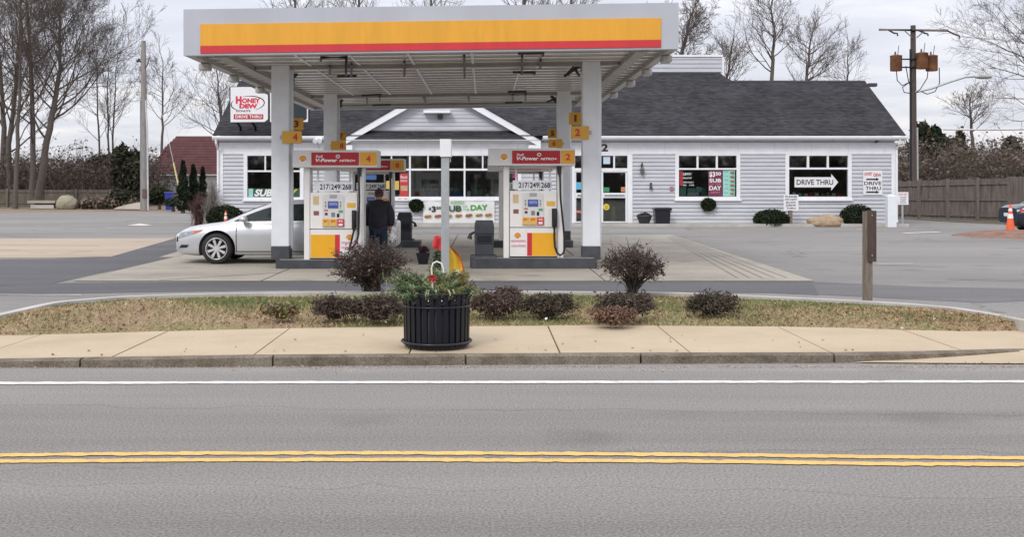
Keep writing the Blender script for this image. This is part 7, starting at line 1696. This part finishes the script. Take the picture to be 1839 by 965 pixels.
def unseen_woods():  # unseen trees behind the camera, added to darken reflections in the glass
    rs = np.random.default_rng(88); segs = []; P = []
    for k in range(520):
        x = rs.uniform(-70, 75); y = -24 - rs.uniform(0, 9); hh = rs.uniform(2.6, 6.0); p_ = np.array([x, y, 0.]); d = np.array([rs.normal(0, .15), rs.normal(0, .15), 1.])
        for i in range(5):
            d = d + rs.normal(0, .18, 3); d[2] = abs(d[2]) + .3; d /= np.linalg.norm(d); q = p_ + d * hh / 5; segs.append((p_, q, .09 - .014 * i, .08 - .014 * i))
            for j in range(4):
                e_ = q + rs.normal(0, 1, 3) * hh * .12; segs.append((q, e_, .025, .012)); P += [q + (e_ - q) * rs.random() + rs.normal(0, .35, 3) for _ in range(5)]
            p_ = q
    P = np.array(P); P = P[P[:, 2] > .02]; P2 = np.stack([rs.uniform(-70, 75, 7000), -23.5 - rs.uniform(0, 8, 7000), rs.uniform(.1, 2.2, 7000)], 1)
    o = branch_mesh('woods', segs, TWIG, None, 3); o['kind'] = 'stuff'; o['label'] = 'unseen leafless woods across the road, added to darken reflections'
    foliage('woods_leaves', np.concatenate([P, P2]), .42, [MATS['withered_leaf'], PINE[0]], o, aspect=1.5, matidx=rs.choice(2, len(P) + 7000), rs=rs)['kind'] = 'stuff'
unseen_woods()
# bare shrub at the left corner of the shop
rs = np.random.default_rng(91)
def twig_shrub(px0, px1, py0, pyb, Y, label, n, m, seed):
    rs = np.random.default_rng(seed); cx = wx((px0 + px1) / 2, Y); rx = (px1 - px0) / 2 * Y / F; zt = wz(py0, Y); segs = []
    o = E('twiggy_shrub', label, 'shrub', (cx, Y, 0))
    for k in range(n):
        a = rs.uniform(0, 2 * pi); u = rs.random(); tip = np.array([cx + rx * u * cos(a), Y + rx * u * sin(a), zt * (1 - 0.5 * u * u) * rs.uniform(.6, 1)]); b_ = np.array([cx + rs.normal(0, .12), Y + rs.normal(0, .12), 0]); prev = b_
        for i in range(1, 6):
            t = i / 5; q = b_ + (tip - b_) * t + np.array([0, 0, 0.12 * sin(pi * t)]) + rs.normal(0, .03, 3); segs.append((prev, q, 0.014 - 0.008 * t, 0.013 - 0.008 * t))
            for j in range(3): segs.append((q, q + rs.normal(0, .12, 3) + np.array([0, 0, .06]), 0.005, 0.003))
            prev = q
    branch_mesh('stem', segs, m, o, 3)['kind'] = 'stuff'; return o
twig_shrub(236, 260, 212, 262, 45.6, 'grey leafless shrub at the left corner of the shop', 90, mat('pale_twig', (0.20, 0.175, 0.155), 0.9, 0.3, 5), 92)
twig_shrub(222, 244, 226, 262, 46.4, 'reddish leafless shrub left of the grey one by the shop', 80, mat('red_twig', (0.10, 0.05, 0.045), 0.9, 0.3, 5), 93)
# ------------------------------------------------------------------ red roofed house
o = E('red_roofed_house', 'far house with dull red roof and white wall left of the shop', 'house', (wx(216, 97), 97, 0))
Yh = 97.0; hx0, hx1 = wx(176, Yh), wx(300, Yh); e_z, r_z = wz(204, Yh), wz(160, Yh + 6)
MB().box(hx0 + 0.4, hx1, Yh + 0.4, Yh + 11.6, 0, e_z - 0.01).build('wall', mat('house_white', (0.5, 0.5, 0.5), 0.6, 0.08, 2), o)
RRF = mat('dull_red_shingles', (0.10, 0.034, 0.032), 0.9, 0.25, 1.4, bump=0.2)
rb = MB(); n = 14
for i in range(n):
    a, b_ = i / n, (i + 1) / n; z0, z1 = e_z + (r_z - e_z) * a, e_z + (r_z - e_z) * b_; xa = hx0 + (wx(184, Yh + 6) - wx(174, Yh + 6)) * max(0, a - 0.6) / 0.4 * 0.9
    rb.add([(xa, Yh + 6 * a, z0 + 0.03), (hx1 + 0.4, Yh + 6 * a, z0 + 0.03), (hx1 + 0.4, Yh + 6 * b_, z1 + 0.004), (xa, Yh + 6 * b_, z1 + 0.004), (xa, Yh + 6 * a, z0 - 0.02), (hx1 + .4, Yh + 6 * a, z0 - 0.02)], [(0, 1, 2, 3), (0, 4, 5, 1)])
rb.add([(hx0 + 1, Yh + 6, r_z), (hx1 + .4, Yh + 6, r_z), (hx1 + .4, Yh + 12, e_z), (hx0, Yh + 12, e_z)], [(0, 1, 2, 3)])
rb.build('roof', RRF, o, fixn=False)
MB().add([(hx0 + 0.42, Yh + 0.4, e_z), (hx0 + 0.42, Yh + 11.6, e_z), (hx0 + 0.9, Yh + 6, r_z - 0.1)], [(0, 1, 2)]).build('gable_end', RRF, o, fixn=False)
MB().box(hx0 + 0.1, hx1, Yh + 0.05, Yh + 0.2, e_z - 0.16, e_z - 0.012).build('fascia', TRIM, o)
for px in (183, 196): 
    f_ = bpx(MB(), px - 2.5, px + 2.5, 209, 216, Yh, Yh + 0.33, Yh + 0.41).build('window', TRIM, o); bpx(MB(), px - 2, px + 2, 209.6, 215.4, Yh, Yh + 0.32, Yh + 0.328).build('pane', GLASS, f_)
# ------------------------------------------------------------------ fences
FEN1 = mat('old_stockade_wood', (0.15, 0.13, 0.105), 0.9, 0.35, 1.2, bump=0.4, stretch=(4, 4, 0.7)); FEN2 = mat('brown_fence_wood', (0.15, 0.126, 0.112), 0.9, 0.4, 1.5, bump=0.4, stretch=(5, 5, 0.7))
def fence(label, pts, tops, m, post_every, rails, name='wooden_fence', posts=True, front_rails=True, bw_=0.14):
    """pts: ground points; tops: heights; pickets stand on the far side of rails and posts"""
    o = E(name, label, 'fence', (pts[0][0], pts[0][1], 0)); pk = MB(); rs = np.random.default_rng(int(abs(pts[0][0]) * 10))
    for (a, ta), (b_, tb) in zip(zip(pts[:-1], tops[:-1]), zip(pts[1:], tops[1:])):
        A, B = Vector(a), Vector(b_); L_ = (B - A).length; d = (B - A) / L_; nrm = Vector((-d.y, d.x)); n_ = int(L_ / bw_)
        for i in range(n_):
            s0, s1 = L_ * i / n_ + 0.004, L_ * (i + 1) / n_ - 0.004; t_ = ta + (tb - ta) * (i + .5) / n_ + rs.normal(0, .012); j = rs.normal(0, .004) + 0.05
            q = [A + d * s0 + nrm * j, A + d * s1 + nrm * j, A + d * s1 + nrm * (j + .02), A + d * s0 + nrm * (j + .02)]
            pk.add([(v.x, v.y, 0.03) for v in q] + [(v.x, v.y, t_) for v in q], [(0, 3, 2, 1), (4, 5, 6, 7), (0, 1, 5, 4), (1, 2, 6, 5), (2, 3, 7, 6), (3, 0, 4, 7)])
        if front_rails:
            for rz in rails:
                za, zb_ = ta * rz, tb * rz; q = [A, B, B + nrm * .04, A + nrm * .04]
                mb = MB().add([(v.x, v.y, (za, zb_, zb_, za)[k] - .045) for k, v in enumerate(q)] + [(v.x, v.y, (za, zb_, zb_, za)[k] + .045) for k, v in enumerate(q)], [(0, 3, 2, 1), (4, 5, 6, 7), (0, 1, 5, 4), (1, 2, 6, 5), (2, 3, 7, 6), (3, 0, 4, 7)]); mb.build('rail', m, o)
        if posts:
            k_ = max(1, round(L_ / post_every))
            for i in range(k_ + 1):
                c_ = A + d * L_ * i / k_; t_ = ta + (tb - ta) * i / k_; MB().box(c_.x - .07, c_.x + .07, c_.y - .075, c_.y + .065, 0, t_ + .06).build('post', m, o)
    p_ = pk.build('picket', m, o); p_['kind'] = 'stuff'
    return o
fence('old brown stockade fence along the left edge of the lot under the bare trees', [(wx(-260, 83), 80), (wx(-60, 84), 82), (wx(168, 86), 86)], [1.35, 1.35, 1.3], FEN1, 2.4, (0.25, 0.88), posts=True)
fence('brown picket fence seen from behind with posts and rails, right of the shop', [(wx(1046, 57), 57), (wx(1183, 50.5), 50.5)], [1.86, 2.02], FEN2, 1.65, (0.12, 0.5, 0.88))
fence('solid brown board fence behind the traffic cone at the right edge', [(wx(1183, 50.4), 50.4), (wx(1260, 47.5), 47.5), (wx(1500, 44), 44)], [2.07, 2.06, 2.0], FEN2, 30, (), posts=False, front_rails=False)
sheet('grass_verge', [(wx(1040, 57), 56.9), (wx(1188, 50.5), 50.4), (wx(1330, 45), 44.6), (wx(1330, 43), 42.6), (wx(1188, 47), 47.0), (wx(1120, 50), 50), (wx(1060, 54.3), 54.3)][::-1], 0.016, ground_mat('dull_verge', [(0.09, 0.085, 0.05), (0.15, 0.12, 0.085)], big=1.2, fine=18, bump=0.6, speck=0.4))
# ------------------------------------------------------------------ utility poles
Yp = 74.0
o = E('utility_pole', 'tall weathered utility pole with pale conduit on the left of the lot', 'utility pole', (wx(168.6, Yp), Yp, 0))
MB().tube([(wx(169.4, Yp), Yp, -0.04), (wx(168.6, Yp), Yp, wz(130, Yp)), (wx(168.2, Yp), Yp, wz(48, Yp))], [0.24, 0.205, 0.155], 14).build('pole', mat('pale_pole_wood', (0.27, 0.25, 0.235), 0.9, 0.3, 3, bump=0.5, stretch=(8, 8, .6)), o)
MB().tube([(wx(174, Yp), Yp - .1, 0), (wx(173, Yp), Yp - .1, wz(150, Yp)), (wx(171, Yp), Yp - .1, wz(118, Yp))], 0.06, 8).build('conduit', mat('pale_conduit', (0.55, 0.57, 0.6), 0.5), o)
MB().tube([(wx(165.6, Yp), Yp - .1, 0), (wx(165.2, Yp), Yp - .1, wz(118, Yp))], 0.04, 8).build('conduit', mat('blue_grey_conduit', (0.2, 0.26, 0.32), 0.5), o)
MB().box(wx(168.2, Yp), wx(172, Yp), Yp - .3, Yp - .17, wz(232, Yp), wz(222, Yp)).build('notice_plate', mat('rust_plate', (0.16, 0.08, 0.07), 0.8), o)
MB().tube([(wx(168.5, Yp), Yp - .1, wz(74, Yp)), (wx(161.5, Yp), Yp - .1, wz(71, Yp))], 0.05, 6).build('arm', DARKGREY, o); MB().tube([(wx(161, Yp), Yp - .1, wz(73, Yp)), (wx(164.5, Yp), Yp - .1, wz(69.5, Yp))], 0.09, 8).build('insulator', DARKGREY, o)
MB().tube([(wx(170, Yp), Yp - .1, wz(81, Yp)), (wx(173, Yp), Yp - .1, wz(77, Yp)), (wx(175.5, Yp), Yp - .1, wz(68, Yp))], 0.035, 6).build('bracket', DARKGREY, o)
o = E('guy_wire', 'slanting guy wire with yellow guard right of the tall utility pole', 'guy wire', (wx(215.5, 71), 71, 0))
g0, g1 = Vector((wx(215.5, 71), 71, 0.02)), Vector((wx(194, 73), 73, wz(148, 73)))
MB().tube([tuple(g0), tuple(g1), (wx(170, Yp), Yp, wz(70, Yp))], 0.018, 5).build('wire', GALV, o)
MB().tube([tuple(g0), tuple(g0.lerp(g1, .56))], 0.055, 7).build('guard', mat('faded_yellow_guard', (0.5, 0.43, 0.2), 0.6), o)
Yp = 63.0
o = E('transformer_pole', 'dark utility pole with three rusty transformers and a street lamp', 'utility pole', (wx(1070, Yp), Yp, 0))
RUST = mat('rusty_steel', (0.22, 0.085, 0.05), 0.75, 0.4, 2.2, bump=0.2, col2=(0.31, 0.15, 0.07))
MB().tube([(wx(1070.6, Yp), Yp, -0.04), (wx(1070.2, Yp), Yp, wz(120, Yp)), (wx(1070, Yp), Yp, wz(30, Yp))], [0.2, 0.175, 0.14], 14).build('pole', mat('dark_pole_wood', (0.085, 0.07, 0.06), 0.9, 0.35, 3, bump=.5, stretch=(8, 8, .6)), o)
MB().tube([(wx(1066.4, Yp), Yp - .1, 0), (wx(1066, Yp), Yp - .1, wz(58, Yp))], 0.05, 8).build('conduit', BLACKP, o); MB().tube([(wx(1074.6, Yp), Yp - .12, 0), (wx(1074, Yp), Yp - .1, wz(150, Yp))], 0.06, 8).build('conduit', GALV, o)
MB().add([(wx(1029, Yp), Yp - .22, wz(34.2, Yp)), (wx(1109, Yp), Yp - .22, wz(38, Yp)), (wx(1109, Yp), Yp - .10, wz(38, Yp)), (wx(1029, Yp), Yp - .10, wz(34.2, Yp)), (wx(1029, Yp), Yp - .22, wz(36.6, Yp)), (wx(1109, Yp), Yp - .22, wz(35, Yp)), (wx(1109, Yp), Yp - .10, wz(35, Yp)), (wx(1029, Yp), Yp - .10, wz(36.6, Yp))], [(0, 1, 2, 3), (7, 6, 5, 4), (0, 4, 5, 1), (1, 5, 6, 2), (2, 6, 7, 3), (3, 7, 4, 0)]).build('cross_arm', WOODGREY, o)
for a, b_ in ((1058, 1067.5), (1082, 1072.5)): MB().tube([(wx(a, Yp), Yp - .23, wz(36.6, Yp)), (wx(b_, Yp), Yp - .2, wz(45, Yp))], 0.03, 6).build('brace', WOODGREY, o)
for k, (px, dy, t, b_) in enumerate(((1049.7, -.05, 65.3, 83.6), (1077, -.45, 63.2, 82), (1091.4, -.05, 65.3, 83.6))):
    c_ = (wx(px, Yp), Yp + dy, wz(b_, Yp)); hh = (b_ - t) * Yp / F
    tr = MB().lathe(c_, [(0.30, 0), (0.325, 0.02), (0.325, hh - .05), (0.34, hh - .04), (0.34, hh - .01), (0.12, hh + .04)], 20).build('transformer', RUST, o)
    MB().tube([(c_[0] - .05, c_[1], c_[2] + hh), (c_[0] - .05, c_[1], c_[2] + hh + .22)], [0.06, 0.035], 8).build('bushing', DARKGREY, tr)
    MB().tube([(c_[0] + .05, c_[1] - .1, c_[2] + hh), (c_[0] + .12, c_[1] - .1, c_[2] + hh + .55)], 0.02, 5).build('rod', DARKGREY, tr)
for z in (70, 79.5): MB().box(wx(1054, Yp), wx(1087, Yp), Yp - .19, Yp - .14, wz(z + .8, Yp), wz(z - .8, Yp)).build('bracket', BLACKP, o)
for pts in ([(1060, 78), (1063, 95), (1066, 104)], [(1086, 82), (1085, 92), (1077, 105), (1072, 109)], [(1099, 80), (1099.4, 98), (1094, 108), (1085, 111), (1076, 107)], [(1049, 84), (1050, 95), (1056, 101), (1064, 97)], [(1064, 97), (1056, 103), (1058, 109), (1066, 110)]):
    MB().tube([(wx(a, Yp), Yp - .2, wz(b_, Yp)) for a, b_ in pts], 0.028, 5).build('cable', BLACKP, o)
for pts in ([(1040, 36), (1046, 39.5), (1050, 40), (1050.4, 43)], [(1074, 36), (1082, 39.6), (1085.6, 40.5), (1086, 43)], [(1108, 36.5), (1117, 41), (1122.6, 43), (1122.6, 46)]):
    MB().tube([(wx(a, Yp), Yp - .2, wz(b_, Yp)) for a, b_ in pts], 0.05, 6).build('insulator', DARKGREY, o)
MB().tube([(wx(1072, Yp), Yp - .1, wz(108.6, Yp)), (wx(1088, Yp), Yp - .4, wz(105, Yp)), (wx(1106, Yp), Yp - .7, wz(98, Yp)), (wx(1122, Yp), Yp - 1, wz(92.8, Yp)), (wx(1134, Yp), Yp - 1.1, wz(92, Yp))], 0.06, 8).build('lamp_arm', GALV, o)
lm = MB(); bm = bmesh.new(); bmesh.ops.create_uvsphere(bm, u_segments=14, v_segments=8, radius=1); bm.verts.index_update(); c_ = Vector((wx(1142, Yp), Yp - 1.1, wz(92.6, Yp)))
lm.add([(c_.x + v.co.x * .52, c_.y + v.co.y * .2, c_.z + v.co.z * .13) for v in bm.verts], [[v.index for v in f.verts] for f in bm.faces], True); bm.free(); lm.build('lamp_head', GALV, o)
o = E('overhead_wire', 'thin power line running right from the transformer pole', 'wire', (wx(1122.6, Yp), Yp, wz(44, Yp)))
MB().tube([(wx(1122.6, Yp) + (28) * t, Yp - .2 - 6 * t, wz(43.6, Yp) - 1.2 * sin(pi * t) + 0.2 * t) for t in np.linspace(0, 1, 14)], 0.018, 5).build('wire', GALV, o)
PALEW = mat('pale_wire', (0.62, 0.6, 0.6), 0.4)
for lab, a, b_ in (('thick pale cable crossing low on the right beyond the fence', (1105, 152, 66), (1300, 147, 62)), ('short pale cable near the right edge above the low one', (1166, 114.6, 64), (1300, 112, 60))):
    o = E('overhead_cable', lab, 'cable', (wx(a[0], a[2]), a[2], wz(a[1], a[2])))
    A, B = Vector((wx(a[0], a[2]), a[2], wz(a[1], a[2]))), Vector((wx(b_[0], b_[2]), b_[2], wz(b_[1], b_[2])))
    if a[0] > 1150: A = A + (A - B) * 0.0
    MB().tube([tuple(A.lerp(B, t) + Vector((0, 0, -.12 * sin(pi * t)))) for t in np.linspace(0, 1, 8)], 0.05, 6).build('cable', PALEW, o)
# ------------------------------------------------------------------ donut shop sign and the one behind it
Yp = 45.0
o = E('donut_sign', 'white HONEY DEW donuts drive thru box sign with cut corner', 'sign', (wx(292, Yp), Yp, wz(144, Yp)))
def op(pts): return [(wx(a, Yp), wz(b_, Yp)) for a, b_ in pts]
MB().prism(op([(268.8, 144.2), (314.8, 143.4), (314.8, 111), (294, 101.4), (268.8, 101.6)]), Yp, Yp + 0.45).build('cabinet', DARKGREY, o)
MB().prism(op([(270.2, 143.6), (310, 143.2), (314, 140), (314, 111.6), (294, 102.2), (270.2, 102.4)]), Yp - 0.012, Yp - 0.001).build('face', SIGNW, o)
yy = Yp - 0.02
tpx(MB(), 'ONEY', 283.6, 305, 115.4, 121.2, Yp, yy, bold=0.05).build('lettering', mat('bright_red_lettering', (0.65, 0.02, 0.06), 0.5), o); tpx(MB(), 'H', 276.4, 283.2, 113, 121.8, Yp, yy - .004, bold=0.06).build('lettering', MATS['bright_red_lettering'], o)
tpx(MB(), 'DEW', 280.6, 301.6, 122, 127.4, Yp, yy, bold=0.06).build('lettering', MATS['bright_red_lettering'], o)
tpx(MB(), 'DONUTS', 277, 293.5, 129.2, 131.6, Yp, yy, bold=0.02).build('lettering', mat('navy_lettering', (0.03, 0.04, 0.07), 0.5), o)
def arc(a0, a1, nm):
    vs = []; n_ = 22; cx_, cy_ = 290.4, 121.8
    for i in range(n_ + 1):
        a = R(a0 + (a1 - a0) * i / n_); wdt = 0.3 + 1.0 * sin(pi * i / n_)
        for s_ in (-.5, .5): vs.append((wx(cx_ + (19.4 + s_ * wdt) * cos(a) * 1.0, Yp), yy + .004, wz(cy_ - (8.8 + s_ * wdt) * sin(a) + .06 * (cx_ - (cx_ + 19 * cos(a))), Yp)))
    return MB().add(vs, [(2 * i, 2 * i + 1, 2 * i + 3, 2 * i + 2) for i in range(n_)]).build(nm, LETBLACK, o)
arc(-62, 108, 'swoosh'); arc(150, 238, 'swoosh')
bpx(MB(), 274, 308.6, 134.2, 140, Yp, yy, yy + .006).build('red_panel', mat('brick_red_sign', (0.45, 0.03, 0.04), 0.4), o)
tpx(MB(), 'DRIVE THRU', 276, 306.6, 135.4, 138.8, Yp, yy - .004, bold=0.02).build('lettering', LETWHITE, o)
for a, b_ in ((276, 144), (294, 144)): MB().tube([(wx(a, Yp), Yp + .2, wz(143, Yp)), (wx(a, Yp), Yp + 0.9, wz(147.5, Yp)), (wx(a, Yp), Yp + 1.0, wz(155, Yp))], 0.05, 6).build('support', BLACKP, o)
Yp = 45.06
o = E('dark_sign', 'dark box sign with white edge mostly hidden by the front left column', 'sign', (wx(338, Yp), Yp, wz(144, Yp)))
bpx(MB(), 315.4, 361.5, 105.6, 143.8, Yp, Yp, Yp + .4).build('cabinet', DARKGREY, o)
bpx(MB(), 316.4, 361, 106.4, 143.2, Yp, Yp - .01, Yp - .001).build('face', SIGNW, o)
MB().prism(op([(318, 141.4), (357.4, 141.4), (359.6, 139), (359.6, 107.4), (318, 107.4)]), Yp - .02, Yp - .0105).build('panel', mat('dark_teal_sign', (0.012, 0.022, 0.03), 0.5), o)
MB().tube([(wx(340, Yp), Yp + .2, wz(143, Yp)), (wx(340, Yp), Yp + .95, wz(154, Yp))], 0.05, 6).build('support', BLACKP, o)
o = E('roof_spotlight', 'white twin spotlight on the eave right of the front left column', 'spotlight', (wx(373, 45.3), 45.3, wz(165, 45.3)))
for a in (369.5, 375): MB().tube([(wx(a, 45.2), 45.1, wz(166, 45.2)), (wx(a + .6, 45.2), 45.35, wz(163, 45.2))], [0.1, 0.05], 10).build('lamp', WHITE, o)
MB().tube([(wx(373, 45.3), 45.4, wz(163, 45.3)), (wx(373, 45.3), 45.4, wz(174, 45.3))], 0.03, 6).build('stem', GALV, o); bpx(MB(), 370, 376.6, 162, 164.6, 45.4, 45.38, 45.5).build('base_plate', WHITE, o)
# ------------------------------------------------------------------ bits around the lot
boulder(65.5, 91, 229.6, 245, 79, 'pale rounded boulder by the left fence under the bare trees', ground_mat('pale_rock', [(0.23, 0.21, 0.15), (0.36, 0.33, 0.25)], big=1.2, fine=16, bump=.6, speck=.25), 8.1, bumps=.16)
o = E('concrete_slab', 'two pale slabs stacked on the ground left of the boulder', 'slabs', (wx(48, 79), 79, 0))
bpx(MB(), 34, 66, 235.6, 238.6, 79, 78.7, 79.6).build('upper_slab', PADM, o); bpx(MB(), 37, 64, 240.4, 244.6, 79, 78.8, 79.7).build('lower_slab', KERBL, o); bpx(MB(), 40, 62, 238.5, 240.5, 79, 79.1, 79.6).build('spacer', WOODDARK, o)
tag(MB().add([(wx(135, 77), 76.6, 0.02), (wx(166, 76), 75.8, 0.02), (wx(166, 77), 76.6, 0.5), (wx(151, 77), 76.9, 0.36), (wx(137, 77), 76.9, 0.12), (wx(135, 78), 78, 0.02), (wx(166, 78), 78, 0.02)], [(0, 1, 2, 3, 4), (0, 4, 5), (1, 6, 2), (2, 6, 5, 4, 3)]).build('stone_slab', PADM), 'flat pale stone slab leaning on the earth by the utility pole', 'stone')
Yp = 73.0
o = E('blue_bin', 'blue lidded bin behind shrubs under the red roof', 'bin', (wx(197, Yp), Yp, 0))
tapered(MB(), wx(193, Yp), wx(201, Yp), Yp, Yp + .5, 0.03, wz(227.5, Yp), .05).build('body', BLUE, o); MB().bbox(wx(192.4, Yp), wx(201.6, Yp), Yp - .04, Yp + .54, wz(227.4, Yp), wz(225.6, Yp), .02).build('lid', BLUE, o)
ORANGE = mat('cone_orange', (0.80, 0.13, 0.04), 0.45, .1, 5)
def cone(pxc, pyt, pyb, label, z0):
    Y = gy(pyb, z0); hh = (pyb - pyt) * Y / F; c_ = (wx(pxc, Y), Y, z0); rb_ = hh * .155
    o = E('traffic_cone', label, 'cone', c_, 'orange traffic cones')
    MB().bbox(c_[0] - rb_ * 1.45, c_[0] + rb_ * 1.45, Y - rb_ * 1.45, Y + rb_ * 1.45, z0, z0 + .045 * hh, .01).build('base', ORANGE, o)
    rf = lambda t: rb_ * (1 - .78 * t)
    def fr_(a, b_, n2, m, ex=0): MB().lathe(c_, [(rf(a) + ex, hh * (.045 + .955 * a)), (rf(b_) + ex, hh * (.045 + .955 * b_))], 22).build(n2, m, o)
    fr_(0, 1, 'body', ORANGE); fr_(.50, .66, 'band', LETWHITE, .004); fr_(.76, .86, 'band', LETWHITE, .004)
cone(1184, 240, 274.4, 'tall orange cone with white bands on the mulch mound at the right edge', 0.06)
cone(264.5, 247.6, 267.2, 'small faded orange cone in front of the shrub at the left shop corner', 0.005)
# ------------------------------------------------------------------ labels for the pieces of the setting
SETL = {'ground': 'brown leaf strewn earth around the lot', 'road': 'worn grey asphalt road in the foreground', 'parking_lot': 'worn grey asphalt lot around the shop', 'asphalt_patch': 'darker asphalt lane between the grass island and the forecourt pad',
        'asphalt_strip': 'dark asphalt strip left of the silver car', 'concrete_strip': 'pale tan concrete strip at the left of the lot', 'forecourt_pad': 'grey concrete forecourt pad around the pumps', 'pavement': 'tan concrete pavement in front of the grass island', 'kerb': 'grey granite kerb along the road',
        'drive_apron': 'tan concrete apron at the right drive mouth', 'island_kerb': 'pale curved kerb at the back of the grass island', 'lawn': 'patchy turf of the grass island', 'grass': 'short green and straw grass on the island', 'fallen_leaves': 'brown leaves scattered over the grass island',
        'shop_walk': 'concrete walk along the shop front', 'mulch_mound': 'reddish mulch mound under the cone at the right edge', 'grass_verge': 'dull grass verge in front of the right fence', 'pavement_leaves': 'few small leaves along the kerb side of the pavement', 'gutter_grit': 'sandy grit along the road gutter', 'apron_grit': 'dark grit on the drive apron edge', 'painted_arrow': 'white painted arrow on the left of the lot', 'litter_scrap': 'white litter scraps on the grass island'}
for o in list(S.objects):
    if o.parent is None and o.get('kind') in ('structure', 'stuff') and not o.get('label'):
        b_ = o.name.split('.')[0]
        if b_ in SETL: o['label'] = SETL[b_]
